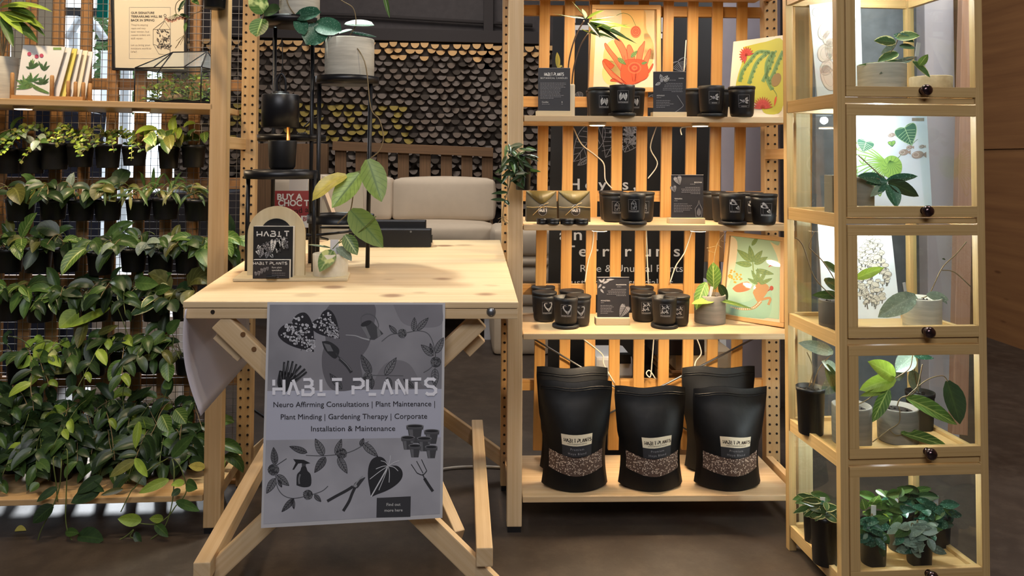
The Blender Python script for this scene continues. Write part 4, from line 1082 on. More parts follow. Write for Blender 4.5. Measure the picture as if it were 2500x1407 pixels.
# parcel board
candle('TERRARIUM', 1545, 543, 2, 'open terrarium candle standing on its lid on the second board', base=True, Y=2.455)
candle('TERRARIUM', 1499, 534, 2, 'lidded terrarium candle left of the open terrarium candle', turn=.2, Y=2.545)
candle('TERRARIUM', 1492, 534, 2, 'lidded candle at the back left of the terrarium candles', turn=.8, Y=2.635)
candle('TERRARIUM', 1567, 534, 2, 'lidded terrarium candle peeking out right of the open one', turn=.1, Y=2.555)
candle('BEGONIA', 1788, 544, 2, 'open begonia candle standing on its lid on the second board', base=True, turn=.1, Y=2.455)
candle('BEGONIA', 1865, 547, 2, 'lidded begonia candle at the right end of the second board', turn=.05, Y=2.455)
candle('BEGONIA', 1768, 534, 2, 'lidded candle behind the open begonia candle on the left', turn=1.9, Y=2.55)
candle('BEGONIA', 1742, 534, 2, 'half-hidden lidded candle at the back beside the begonia card', turn=1.9, Y=2.64)
candle('BEGONIA', 1832, 534, 2, 'lidded begonia candle seen between the two front begonia candles', turn=.1, Y=2.56)
# third board
for kind, x0 in (('MONSTERA', 1381), ('PHILODENDRON', 1622)):
    k = kind.lower()
    candle(kind, x0, 804, 3, 'open %s candle standing on its lid on the third board' % k, base=True)
    candle(kind, x0-52, 788, 3, 'lidded %s candle in front on the left of its group' % k, turn=.22)
    candle(kind, x0-55, 772, 3, 'lidded candle at the back left of the %s candles' % k, turn=1.6)
    candle(kind, x0+15, 772, 3, 'lidded candle at the back right of the %s candles' % k, turn=1.6, Y=2.655)
    candle(kind, x0+31, 787, 3, 'lidded %s candle peeking out right of the open one' % k, turn=.05, Y=2.56)
# ------------------------------------------------------------------ printed cards in wooden blocks
CARDS = []
def card(px0, px1, pt, pb, bx0, bx1, b0, b1, i, Y, label, fill):
    q = P((bx0+bx1)/2, b1, Y); z = ZS[i]
    t = thing('card_holder', V((q.x, Y, z)), label, 'sign')
    A, B = P(bx0, b1, Y), P(bx1, b1, Y); hb = (b1-b0)/F*Y
    mb = MB(); mb.box((A.x, Y, z), (B.x, Y+0.035, z+hb), BIRCH); mb.build('base_block', t, bevel=0.0015)
    yc = Y+0.012; c4 = [P(px0, pt, yc+0.012), P(px1, pt, yc+0.012), P(px1, pb, yc), P(px0, pb, yc)]
    for k in (2, 3): c4[k] = V((c4[k].x, yc, z+hb+0.0004))
    _, n = board4('card', c4, 0.0025, CARDB, None, None, t)
    cv = CV(c4[0], n, 0.0003); fill(cv); cv.build('lettering', t)
    # clear sleeve edge
    mb = MB(); mb.beam(c4[0]+V((0, 0, 0.001)), c4[1]+V((0, 0, 0.001)), 0.003, 0.0016, INKG); mb.build('top_edge', t)
def c1(cv):
    cv.sten('HABIT PLANTS', 1329, 1376, 178, 7, INK, 3, .2); cv.text('BOTANICAL CANDLES', 1320, 193, 4.5, INK, 3, width=65, spacing=1.3)
    cv.lines(1319, 1384, 203, 240, 12, INKG); cv.text('Candles', 1323, 251, 3.4, INK, 3); cv.text('$', 1371, 251, 3.4, INK, 3); cv.lines(1323, 1362, 254.5, 254.5, 1, INKG); cv.lines(1370, 1380, 254.5, 254.5, 1, INKG)
card(1314, 1392, 167, 269, 1310, 1395, 268, 281, 1, 2.46, 'dark HABIT PLANTS botanical candles card in a pale wooden block', c1)
def c2(cv):
    for (x, y, tx, ty, w_) in ((1617, 196, 1612, 182, 8), (1620, 196, 1630, 185, 8), (1622, 199, 1634, 190, 7), (1612, 202, 1600, 208, 6)): cv.leaf(x, y, tx, ty, w_, CARDB, INK, 2, veins=2, lw=.7)
    cv.ell(1615, 197, 4, 4, INKG, 3); cv.text('HOYA', 1657, 193, 3, INK, 3); cv.lines(1634, 1667, 196, 196, 1, INKG); cv.lines(1612, 1667, 204, 224, 6, INKG, right=True)
    cv.text('ANTHURIUM', 1603, 235, 3, INK, 3, width=19); cv.lines(1603, 1628, 238.5, 238.5, 1, INKG); cv.lines(1602, 1646, 246, 262, 5, INKG)
    cv.stroke(catmull([(1653, 233), (1664, 250), (1668, 258), (1660, 266), (1648, 274)], 4), 1.2, INKG, 3)
card(1595, 1674, 176, 276, 1594, 1677, 275, 287, 1, 2.455, 'dark card about hoya and anthurium in a wooden block on the upper board', c2)
def c3(cv):
    cv.leaf(1653, 433, 1660, 453, 20, INKG, CARDB, 2, veins=5, lw=.9, heart=.15); cv.leaf(1643, 456, 1648, 471, 15, INKG, CARDB, 2, veins=5, lw=.9, heart=.15)
    cv.text('BEGONIA', 1695, 447, 3, INK, 3); cv.lines(1685, 1710, 450, 450, 1, INKG); cv.lines(1662, 1710, 458, 473, 5, INKG, right=True)
    cv.text('TERRARIA', 1646, 487, 3, INK, 3); cv.lines(1646, 1664, 490.5, 490.5, 1, INKG); cv.lines(1645, 1692, 498, 517, 6, INKG)
    cv.stroke([(1699, 530), (1697, 510), (1704, 500), (1706, 489), (1709, 500), (1714, 510), (1713, 530)], 1, INKG, 3, True); cv.leaf(1706, 528, 1706, 506, 10, INKG, CARDB, 3)
card(1639, 1717, 428, 531, 1634, 1722, 531, 545, 2, 2.47, 'dark card about begonia and terraria in a wooden block on the second board', c3)
def c4(cv):
    for (x, y, tx, ty) in ((1470, 690, 1462, 682), (1470, 690, 1476, 680), (1472, 692, 1488, 686), (1468, 694, 1460, 704), (1480, 684, 1500, 682), (1466, 706, 1474, 716), (1470, 702, 1478, 702)): cv.leaf(x, y, tx, ty, 5, INKG, None, 2)
    cv.text('PHILODENDRON', 1504, 697, 3, INK, 3, width=25); cv.lines(1506, 1529, 700.5, 700.5, 1, INKG); cv.lines(1480, 1529, 707, 722, 5, INKG, right=True)
    cv.text('MONSTERA', 1467, 736, 3, INK, 3); cv.lines(1467, 1484, 739.5, 739.5, 1, INKG); cv.lines(1466, 1504, 746, 765, 6, INKG)
    cv.leaf(1528, 748, 1512, 778, 25, INKG, CARDB, 2, veins=6, lw=1.3, heart=.1)
card(1458, 1536, 678, 777, 1455, 1538, 777, 795, 3, rackY(795, 3, 1496), 'dark card about philodendron and monstera in a block on the third board', c4)
# ------------------------------------------------------------------ parcels, tins
for k, (x0, x1, lab) in enumerate(((1284, 1361, 'dark kraft parcel tied with twine at the left end of the second board'), (1363, 1443, 'dark twine-tied parcel beside the terrarium candles'))):
    Y = 2.535; A, B = P(x0, 536, Y), P(x1, 536, Y); zt = P(x0, 466, Y+0.02).z; z = ZS[2]
    KR = flat_cache('kraft_dark', '#423a25', 0.55)
    t = thing('parcel', V(((A.x+B.x)/2, Y+0.03, z)), lab, 'parcel')
    mb = MB(); x_0, x_1 = A.x+0.002, B.x-0.002
    mb.grid(lambda u, v: V((x_0+(x_1-x_0)*u, Y+0.018*v**2-0.010*math.sin(math.pi*u)*math.sin(math.pi*min(1, v*1.3)), z+(zt-z)*v)), 10, 10, KR)
    mb.grid(lambda u, v: V((x_1-(x_1-x_0)*u, Y+0.06-0.04*v**2, z+(zt-z)*v)), 6, 6, KR)
    mb.grid(lambda u, v: V((x_0, Y+0.06*u+(0.018-0.058*u)*v**2, z+(zt-z)*v)), 4, 6, KR); mb.grid(lambda u, v: V((x_1, Y+0.06-0.06*u+(-0.04+0.058*u)*v**2, z+(zt-z)*v)), 4, 6, KR)
    mb.build('wrapper', t)
    f = CV((0, 0, 0), (0, -1, 0), fn=lambda x, y, l: V((x_0+(x_1-x_0)*x, Y+0.018*(1-y)**2-0.010*math.sin(math.pi*x)*math.sin(math.pi*min(1, (1-y)*1.3))-0.0008-l*0.0004, z+(zt-z)*(1-y))))
    pts = [(i/10, 0.02+0.40*(1-abs(i/5-1)**1.4)) for i in range(11)]
    f2 = MB(); b = len(f2.v)
    for i in range(11):
        f2.vert(f.q(i/10, 0.0, 1)); f2.vert(f.q(i/10, pts[i][1], 2))
    for i in range(10): f2.face((2*i, 2*i+2, 2*i+3, 2*i+1), flat_cache('kraft_flap', '#62562f', 0.5), None, True)
    f2.build('flap', t, solid=0.001)
    f.ell(.52, .62, .16, .20, flat_cache('seal_black', '#23201d', 0.5), 1); f.ell(.52, .62, .14, .175, INKG, 2, ring=.012); f.sten('HABIT', .41, .66, .58, .085, INK, 3, .2)
    f.build('round_seal', t)
    TW = flat_cache('twine', '#b39a6c', 0.9)
    mb = MB(); mb.tube([f.q(i/8, .52+.012*math.sin(i), 5) for i in range(9)], 0.0012, TW); mb.tube([f.q(.5, .52, 7), f.q(.38, .60, 9), f.q(.2, .78, 8)], 0.001, TW); mb.tube([f.q(.5, .52, 7), f.q(.6, .42, 9), f.q(.72, .38, 8)], 0.001, TW)
    mb.tube([f.q(.5, .52, 7), f.q(.62, .58, 10), f.q(.56, .50, 10), f.q(.5, .52, 7)], 0.001, TW); mb.build('twine', t)
for k, (x, y, r) in enumerate(((1323, 538, 12.5), (1349, 543, 17), (1385, 543, 17), (1419, 543, 17))):
    c = P(x, y, 2.445); c.z = ZS[2]; rr = r/F*c.y; t = thing('balm_tin', c, 'small round black tin before the parcels, %s' % ('leftmost and partly hidden', 'second from left', 'third from left', 'rightmost')[k], 'tin', 'small black tins')
    mb = MB(); mb.lathe([(rr, 0), (rr+.0005, .001), (rr+.0005, .009), (rr-.0005, .0095)], BLACKP, c, 24); mb.build('base', t)
    mb = MB(); mb.lathe([(rr+.0008, .0097), (rr+.001, .0105), (rr+.001, .0165), (rr-.001, .018), (.0001, .018)], BLACKP, c, 24); mb.build('lid', t)
# ------------------------------------------------------------------ soil bags
def subst(name, c1_, c2_, sc):
    n = NT(name); vo = n.n('TexVoronoi'); vo.inputs['Scale'].default_value = sc; n.l(n.coord('Object'), vo.inputs['Vector'])
    rn = n.n('SeparateColor'); n.l(vo.outputs['Color'], rn.inputs[0])
    big = n.noise(n.coord('Object'), 22, 2)
    k = n.math('MULTIPLY', n.step(vo.outputs['Distance'], .55, .35), n.step(n.math('ADD', rn.outputs[0], n.math('MULTIPLY', big, 0.9)), .88, .92))
    n.color(n.mix(k, lin(c1_), lin(c2_))); n.bump(vo.outputs['Distance'], .6, .002); n.b.inputs['Coat Weight'].default_value = .4
    return n.set(Roughness=.45)
SUB = subst('substrate', '#5a463c', '#cdb9a6', 230)
BAGM = NT('bag_film'); BAGM.color(lin('#0b0b0c')); BAGM.bump(BAGM.noise(BAGM.coord('Object', (14, 14, 9)), 1, 3), .5, .006); BAGM.set(Roughness=.48, Specular_IOR_Level=.3); BAGM = BAGM.mat
def bag(xc, yb, wpx, hpx, Y, label, skew=0.0, lab_u=.5, face=True):
    base = P(xc, yb, Y); base.z = ZS[4]; W_ = wpx/F*Y; H_ = hpx/F*Y; dp = 0.075
    t = thing('soil_bag', base+V((0, .03, 0)), label, 'bag', 'black soil mix bags')
    def wid(v): return W_*(.90-.07*math.sin(math.pi*min(1, v/.55))**1 + .12*max(0, (v-.45)/.55)**1.0)*(1-.03*max(0, (v-.9)/.1))
    def surf(u, v, e=0.0):
        th = dp*(1-v)**0.75*(1-.25*(1-v)) + .004
        s_ = math.sin(math.pi*u); w_ = wid(v); bulge = .018*math.sin(math.pi*min(1, v*1.15))*s_
        x = (u-.5)*w_+skew*(v**2)*.02
        zz = H_*v - (0.0 if v > .12 else 0) + .012*(1-s_)*(1-v)*(v < .5) + .004*math.sin(u*9+xc)*v
        return V((base.x+x, Y+.055-th*s_**.55*.9-bulge-e, ZS[4]+max(.0005, zz)))
    def back(u, v): 
        s_ = math.sin(math.pi*u); w_ = wid(v); th = .05*(1-v)**.75
        zz = H_*v + .012*(1-s_)*(1-v)*(v < .5)+.004*math.sin(u*9+xc)*v
        return V((base.x+(u-.5)*w_+skew*(v**2)*.02, Y+.055+th*s_**.6, ZS[4]+max(.0005, zz)))
    mb = MB(); mb.grid(lambda u, v: surf(u, v), 22, 22, BAGM); mb.grid(lambda u, v: back(1-u, v), 12, 12, BAGM)
    n0 = len(mb.v)
    mb.build('pouch', t)
    mb = MB(); 
    for vv in (.925, .945): mb.tube([surf(.02+.96*i/16, vv, .0012) for i in range(17)], .0013, BAGM)
    mb.build('zip_seal', t)
    if not face: return t
    mb = MB(); mb.grid(lambda u, v: surf(.07+.86*u, .19+.175*v-.028*math.sin(math.pi*u), .0012), 18, 6, SUB); mb.build('window', t)
    cf = CV((0, 0, 0), (0, -1, 0), fn=lambda x, y, l: surf(lab_u-.23+.46*x, .545-.20*y, .0014+l*.0002))
    def patch(x0, y0, x1, y1, m, l):
        mbp = cf.mb; mbp.grid(lambda u, v: cf.q(x0+(x1-x0)*u, y0+(y1-y0)*v, l), 8, 3, m)
    patch(0, .50, 1, 1.0, flat_cache('bag_label_grey', '#28282c', .5), 1); patch(0, 0, 1, .50, flat_cache('bag_label_cream', '#d9cdb2', .6), 1); cf.build('label', t)
    cf.mb = MB(); cf.sten('HABIT PLANTS', .08, .97, .17, .16, DARKHOLE, 4, .14); cf.text('www.habitplants.com.au', .5, .43, .06, DARKHOLE, 4, 'c', width=.66)
    cf.text('Premium', .5, .70, .10, INKG, 4, 'c', width=.46, spacing=1.25); cf.text('Hoya Blend', .5, .90, .10, INKG, 4, 'c', width=.62, spacing=1.25); cf.build('lettering', t)
    return t
bag(1408, 1180, 182, 256, 2.455, 'left front bag of hoya soil mix with a mostly brown window', .2, .50)
bag(1597, 1176, 178, 242, 2.455, 'middle bag of hoya soil mix standing alone', 0, .55)
bag(1789, 1178, 186, 240, 2.455, 'right front bag of hoya soil mix, slightly creased and leaning', .6, .54)
bag(1402, 1140, 178, 250, 2.585, 'bag of soil mix tucked behind the left front bag', 0, .5, False)
bag(1765, 1140, 184, 250, 2.585, 'bag of soil mix tucked behind the right front bag', .2, .5, False)
# ------------------------------------------------------------------ leaves by place
def lp(mb, pb, pt, wpx, mat, Y0, Y1=None, up=None, **k):
    """one blade from base pixel to tip pixel, at real distances"""
    p0 = P(pb[0], pb[1], Y0); p1 = P(pt[0], pt[1], Y1 if Y1 else Y0); d = p1-p0; L = d.length
    u = V(up) if up else V((0.0, -1, 0.45))
    kw = dict(droop=0.0, fold=0.12); kw.update(k)
    mb.leaf(p0, d, u, L*1.02, wpx/F*Y0, mat, **kw)
def vine(pts, r, mat, Y, mb):
    mb.tube(catmull3([P(p[0], p[1], p[2] if len(p) > 2 else Y) for p in pts], 6), r, mat, 6)
def pot_lathe(r, h, taper=0.8, rim=True):
    p = [(0.0001, 0.0), (r*taper, 0.0), (r*taper+0.001, 0.002)]
    if rim: p += [(r*0.955, h-0.012), (r, h-0.0115), (r+0.0005, h), (r-0.002, h), (r-0.003, h-0.010), (0.0001, h-0.0105)]
    else: p += [(r, h-0.002), (r-0.0015, h), (r-0.005, h), (r-0.006, h-0.012), (0.0001, h-0.0125)]
    return p
def soil_disc(mb, c, r, z):
    rg = random.Random(int(abs(c[0])*9999)); 
    mb.lathe([(r, z-0.003), (r*0.8, z+0.0015), (r*0.4, z), (0.0001, z+0.002)], SOIL, c, 18, cap=False)
    for i in range(14):
        a = rg.uniform(0, 6.28); q = r*.85*math.sqrt(rg.random()); s_ = rg.uniform(.002, .005)
        mb.lathe([(0.0001, -s_), (s_, 0), (0.0001, s_)], SOIL, V(c)+V((q*math.cos(a), q*math.sin(a), z+s_*.5)), 5)
# ------------------------------------------------------------------ arch stand, flyers, business cards
bq = [on_table(568, 689), on_table(849, 688), on_table(855, 672), on_table(592, 670)]
bh = 0.008
arch = thing('arch_holder', (bq[0]+bq[1])/2, 'pale plywood arch-shaped flyer holder on a flat base board', 'flyer holder')
mb = MB(); slab4(mb, [p+V((0, 0, bh+0.0012)) for p in bq], bh, BIRCH); mb.build('base_board', arch, bevel=0.002)
YA = on_table(673, 683).y+0.012; zb = bq[0].z+bh+0.0016
def arch_pts(x0, x1, yt):
    A, B = P(x0, 683, YA), P(x1, 683, YA); r = (B.x-A.x)/2; zt_ = P((x0+x1)/2, yt, YA).z; cx = (A.x+B.x)/2
    return cx, r, zt_
cx, r, zt_ = arch_pts(603, 743, 503.5)
out = [(cx-r, zb)]+[(cx-r*math.cos(math.pi*i/20), zt_-r+r*math.sin(math.pi*i/20)) for i in range(21)]+[(cx+r, zb)]
def extrude(name, pts, y0, y1, m, parent, bevel=0.001):
    mb = MB(); n = len(pts); tri = tessellate_polygon([[V((p[0], p[1], 0)) for p in pts]])
    for yy in (y0, y1):
        for p in pts: mb.vert((p[0], yy, p[1]))
    uvp = [(p[1]*1.0, p[0]) for p in pts]
    for t in tri:
        mb.face(t, m, [uvp[i] for i in t]); mb.face([n+i for i in t[::-1]], m, [uvp[i] for i in t[::-1]])
    for i in range(n): j = (i+1) % n; mb.face((i, n+i, n+j, j), m, [(0, 0), (0, .01), (.01, .01), (.01, 0)])
    return mb.build(name, parent)
extrude('arch_board', out, YA, YA+0.012, BIRCH, arch)
r2 = r*0.56; inn = [(cx-r2, zb+0.02)]+[(cx-r2*math.cos(math.pi*i/16), P(673, 533.5, YA).z-r2+r2*math.sin(math.pi*i/16)) for i in range(17)]+[(cx+r2, zb+0.02)]
extrude('black_recess', inn, YA-0.0012, YA-0.0004, BLACKP, arch)
mb = MB(); c = P(663, 681, YA-0.047); mb.box((c.x-0.014, YA-0.053, zb), (c.x+0.014, YA-0.0475, zb+0.008), BLACKP); mb.build('clip', arch, bevel=0.002)
def stack(name, x0, x1, y0, Y, th, label, cat, fill, nsheets=None):
    A, B = P(x0, 683, Y), P(x1, 683, Y); zt_ = P(x0, y0, Y).z
    t = thing(name, V(((A.x+B.x)/2, Y+th/2, zb)), label, cat)
    mb = MB(); mb.box((A.x, Y+0.0006, zb+0.0003), (B.x, Y+th, zt_), WHITE); mb.build('sheets', t)
    mb = MB(); mb.box((A.x, Y, zb+0.0003), (B.x, Y+0.0005, zt_), MATTEB if 'flyer' in name else CARDB); mb.build('front_sheet', t)
    cv = CV((A.x, Y, zb), (0, -1, 0)); fill(cv); cv.build('printed_artwork', t)
def fly(cv):
    cv.sten('HABIT', 628, 706, 565, 12, INK, 4, .24)
    rg = random.Random(4)
    for (x, y, tx, ty, w_) in ((640, 605, 634, 632, 22), (655, 602, 650, 634, 20), (648, 596, 664, 626, 16), (668, 588, 664, 620, 15), (680, 586, 676, 622, 16), (690, 582, 694, 612, 14), (672, 590, 686, 618, 13), (700, 588, 694, 600, 10), (628, 612, 636, 626, 10), (662, 622, 668, 632, 9), (698, 598, 704, 610, 10), (634, 600, 626, 612, 9)):
        cv.leaf(x, y, tx, ty, w_, INKG if rg.random() < .4 else INK, MATTEB, 2+int(rg.random()*3), veins=4, lw=1.0, heart=.12)
    cv.stroke(catmull([(628, 604), (645, 597), (665, 588), (690, 582), (702, 582)], 4), 1.2, INKG, 3)
def biz(cv):
    cv.sten('HABIT PLANTS', 619, 701, 640, 6, INK, 4, .24)
    for (x, y, tx, ty, w_) in ((626, 664, 624, 676, 9), (633, 662, 632, 676, 8), (640, 656, 639, 672, 8), (647, 654, 646, 668, 7), (653, 652, 654, 664, 6)): cv.leaf(x, y, tx, ty, w_, INKG, CARDB, 2, veins=3, lw=.7, heart=.1)
    cv.text('Rare plant', 664, 655, 4, INK, 3, width=24); cv.text('specialists', 664, 662, 4, INK, 3, width=24); cv.lines(664, 700, 667, 677, 3, INKG)
stack('flyer_stack', 617, 714, 553, YA-0.024, 0.021, 'stack of black HABIT flyers with white leaf drawing in the arch holder', 'flyers', fly)
stack('business_cards', 617, 706, 635, YA-0.046, 0.018, 'stack of dark HABIT PLANTS business cards before the flyers', 'cards', biz)
# ------------------------------------------------------------------ speckled white pot with small variegated hoya
YP = on_table(800, 684).y
c = P(800.5, 684, YP); c.z = bq[0].z+bh+0.0014; rp = 43.5/F*YP; c.y += rp*0.75
t = thing('potted_hoya', c, 'small hoya with pale-veined leaves in a speckled white pot on the arch base', 'plant')
hp = P(800, 618, c.y).z-c.z
mb = MB(); mb.lathe(pot_lathe(rp, hp, .95, False), POTW, c, 40); mb.build('pot', t)
mb = MB(); soil_disc(mb, c, rp-0.008, hp-0.011); mb.build('soil', t)
mb = MB(); Yc = c.y
lp(mb, (806, 606), (752, 598), 15, L_VAR, Yc, Yc-.03, (0, -.3, 1)); lp(mb, (812, 612), (781, 663), 40, L_VARC, Yc-.03, Yc-.075, (0, -1, .2), fold=.2)
lp(mb, (842, 574), (872, 622), 36, L_NET, Yc-.03, Yc-.05, (.2, -1, .2)); lp(mb, (822, 604), (862, 630), 26, L_SILV, Yc-.02, Yc-.04, (0, -.6, .8), droop=.4); mb.build('foliage', t)
mb = MB(); vine([(806, 622), (812, 604), (835, 590), (862, 578), (892, 553), (918, 528)], .0016, STEMG, Yc-.01, mb); vine([(806, 622), (808, 607), (790, 600)], .0012, STEMG, Yc-.01, mb); vine([(812, 608), (838, 580), (845, 573)], .0012, STEMG, Yc-.02, mb); mb.build('stem', t)
mb = MB(); a = P(806, 612, Yc-.02); b = P(827, 585, Yc-.02); mb.box((a.x, Yc-.02, a.z-.01), (b.x, Yc-.019, b.z), WPLAST); mb.build('name_tag', t)
# ------------------------------------------------------------------ tiered black plant stand
stand = thing('plant_stand', on_table(800, 640), 'black tiered metal plant stand with round trays on the table', 'plant stand')
def tray(px, py, rpx, Y, h=0.020):
    c = P(px, py, Y); r = rpx/F*Y; mb = MB()
    mb.lathe([(0.0001, 0.0), (r, 0.0), (r+0.0008, h), (r-0.0015, h), (r-0.0022, 0.003), (0.0001, 0.003)], BLACKM, c, 48); mb.build('tray', stand, bevel=0)
    return c, r
tA = tray(708, 62, 70, 2.40); tB = tray(848, 205, 76, 2.36); tC = tray(713, 345, 81, 2.46); tD = tray(686, 436, 86, 2.26, .024); 
cE = P(832, 543, 2.36); rE = 80/F*2.36; mb = MB(); mb.lathe([(rE, 0), (rE, .024), (rE-.003, .024), (rE-.003, 0), (rE, 0)], BLACKM, cE, 48, cap=False)
mb.build('open_ring', stand)
def sleg(px, py0, py1, Y, r=.0062, foot=True):
    a = P(px, py0, Y); mb = MB(); z1 = table_z(a.x, Y)+.0008 if foot else P(px, py1, Y).z
    mb.tube([a, (a.x, Y, z1)], r, BLACKM, 10); mb.build('leg', stand)
sleg(672, 60, 0, 2.44); sleg(764, 60, 0, 2.40); sleg(780, 190, 0, 2.38, .0066); sleg(606, 424, 0, 2.24); sleg(768, 424, 0, 2.24)
mb = MB(); ft = on_table(897, 655); tp = P(905, 205, 2.33); mb.tube([tp, V((ft.x, ft.y, ft.z+.0008))], .0064, BLACKM, 10); mb.build('leg', stand)
for (a, b, Y0, Y1) in (((745, 577), (882, 563), 2.3, 2.4), ((745, 572), (800, 585), 2.3, 2.45), ((770, 556), (900, 556), 2.42, 2.30)):
    mb = MB(); mb.tube([P(a[0], a[1], Y0), P(b[0], b[1], Y1)], .004, BLACKM, 8); mb.build('cross_bar', stand)
# black long box on the table behind the stand
bx = thing('black_tube_case', on_table(980, 607), 'long black folding case lying at the back of the table', 'case')
ya = on_table(980, 606).y; A, B = P(893, 606, ya), P(1052, 606, ya); z0 = table_z(A.x, ya)+.003; zt_ = P(1000, 560, ya).z
mb = MB(); mb.box((A.x-.06, ya, z0), (B.x, ya+.05, zt_), BLACKM); mb.build('front_bar', bx, bevel=.003)
zu = P(1000, 538, ya+.07).z; mb = MB(); mb.box((A.x-.05, ya+.052, z0+.002), (P(1039, 540, ya+.05).x, ya+.105, zu), BLACKM); mb.build('rear_bar', bx, bevel=.003)
mb = MB(); mb.box((B.x+.0002, ya+.008, z0+.015), (B.x+.004, ya+.03, z0+.04), BLACKP); mb.build('end_cap', bx)
mb = MB(); mb.lathe([(.0035, .0005), (.0035, -.0008)], STEEL, P(1003, 566, ya), 14, lambda p: V((p.x, p.z, p.y))); mb.build('rivet', bx)
# pots standing on the stand
def plain_pot(name, tr, rpx, hpx, m, label, seg=44):
    c, r = tr; c = c+V((0, 0, .0034)); rr = rpx/F*c.y
    t = thing(name, c, label, 'plant'); mb = MB(); mb.lathe(pot_lathe(rr, hpx/F*c.y, .99, False), m, c, seg); mb.build('pot', t)
    mb = MB(); soil_disc(mb, c, rr-.008, hpx/F*c.y-.011); mb.build('soil', t); return t, c
t, c = plain_pot('potted_hoya', (tB[0]+V((P(853, 200, 2.36).x-tB[0].x, 0, 0)), 0), 59.5, 106, POTG, 'large grey striped pot with trailing netted vine on the plant stand')
Y = 2.30; mb = MB()
lp(mb, (842, 58), (912, 62), 38, L_BLUE, 2.33, 2.31, (0, -.7, 1), a=.95, b=.5); lp(mb, (828, 82), (860, 73), 22, L_BLUE, 2.34, None, (0, -.5, 1), b=.5); lp(mb, (855, 78), (918, 90), 9, L_BLUE, 2.32)
lp(mb, (898, 389), (931, 491), 62, L_VEIN, 2.24, 2.22, (.25, -1, .1), fold=.1); lp(mb, (878, 424), (812, 506), 56, L_VEIN, 2.23, 2.20, (-.1, -1, .3), fold=.14)
lp(mb, (846, 430), (752, 472), 46, L_YEL, 2.22, 2.20, (0, -.8, .8), droop=.5, wave=.05, fold=.22); lp(mb, (892, 418), (842, 436), 14, L_OLIVE, 2.24)
lp(mb, (856, 513), (934, 603), 62, L_VEIN, 2.22, 2.16, (.1, -1, .2), fold=.12); lp(mb, (936, -22), (951, 43), 12, L_MID, 2.3, 2.28, fold=.5)
mb.build('foliage', t)
mb = MB(); vine([(848, 95, 2.34), (860, 78), (869, 56), (862, 20), (835, 2), (790, -30)], .0016, STEMB, 2.32, mb); vine([(790, -30), (860, -60), (925, -40), (937, -20)], .0014, STEMB, 2.31, mb)
vine([(850, 92, 2.34), (890, 150, 2.26), (905, 262, 2.24), (926, 292), (936, 335), (926, 368), (900, 391), (880, 420), (866, 452), (858, 505), (850, 520), (824, 545)], .0017, STEMB, 2.245, mb); mb.build('stem', t)
t, c = plain_pot('potted_hoya', (tA[0]+V((P(731, 60, 2.4).x-tA[0].x, 0, 0)), 0), 48, 92, POTG, 'round-leaved hoya in a grey pot on the topmost tray')
mb = MB(); o = dict(a=.95, b=.45)
for (b, tp_, w_, m) in (((644, 32), (616, -14), 46, L_VARC), ((645, 30), (683, 22), 34, L_DARK), ((640, 46), (626, 89), 46, L_NET), ((722, 40), (782, 30), 38, L_BLUE), ((727, 42), (744, 84), 34, L_BLUE), ((792, 64), (748, 108), 62, L_BLUE), ((770, 58), (833, 76), 50, L_BLUE), ((680, -20), (640, -35), 40, L_BLUE)):
    lp(mb, b, tp_, w_, m, 2.33, 2.30, (0, -1, .35), **o)
mb.build('foliage', t)
mb = MB(); vine([(735, -22, 2.4), (715, -34, 2.38), (700, 0, 2.33), (725, 40), (765, 56), (790, 66)], .0016, STEMB, 2.335, mb); vine([(730, -20, 2.4), (680, -40, 2.36), (650, 0, 2.34), (644, 32), (640, 48)], .0015, STEMB, 2.335, mb); mb.build('stem', t)
# candle warmer lamp
c = tD[0]+V((0, 0, .0034)); rr = 67/F*c.y
t = thing('candle_warmer', c, 'black candle warmer lamp over a black candle on the plant stand', 'lamp')
mb = MB(); mb.lathe([(.0001, 0), (rr, 0), (rr+.0005, .003), (rr, .021), (rr-.004, .0235), (.0001, .0235)], BLACKM, c, 48); mb.build('base', t)
brass = flat('brass', '#b5793c', .35, .8); q = P(704, 330, c.y+.03)
mb = MB(); mb.tube([V((q.x, q.y, c.z+.0236)), V((q.x, q.y, P(704, 310, c.y).z))], .0055, brass, 12); mb.build('post', t)
s = V((P(684, 312, c.y).x, c.y, P(684, 311, c.y).z)); sr = 44.5/F*c.y; sh = 79/F*c.y
mb = MB(); mb.lathe([(sr-.003, 0), (sr, 0), (sr, sh-.002), (sr-.002, sh), (.024, sh), (.024, sh+.009), (.0001, sh+.010)], BLACKM, s, 48, cap=False); mb.build('shade', t)
mb = MB(); zt_ = s.z+sh+.009; mb.tube(catmull3([(s.x-.010, s.y, zt_), (s.x-.011, s.y, zt_+.03), (s.x-.003, s.y, zt_+.05), (s.x+.006, s.y, zt_+.05), (s.x+.014, s.y, zt_+.03), (s.x+.014, s.y, zt_-.001)], 6), .0036, BLACKM, 10); mb.build('handle', t)
mb = MB(); mb.lathe([(.0001, .004), (.022, .004), (.022, .012), (.012, .03), (.0001, .03)], glow_cache(WARM), s+V((0, 0, .006)), 20); mb.build('bulb', t)
lamp('warmer_glow', 'SPOT', s+V((0, 0, .004)), s+V((0, 0, -1)), 1.2, WARM, .02, spot=110, parent=t)
mb = MB(); f = CV((0, 0, 0), (0, -1, 0), fn=lambda x, y, l: V((c.x+(rr+.0007+l*.0002)*math.sin((x-50)/100*.42-.12), c.y-(rr+.0007+l*.0002)*math.cos((x-50)/100*.42-.12), c.z+.004+.015*(1-y/30))))
for i in range(8): f.rect(i*12.5, 0, i*12.5+12.5, 30, WHITE, 0)
f.text('HOYA BY NIGHT'[:4]+' CANDLE', 50, 21, 11, DARKHOLE, 2, 'c', width=78) if False else f.lines(8, 92, 12, 20, 2, DARKHOLE, 2, w=3); f.build('label', t)
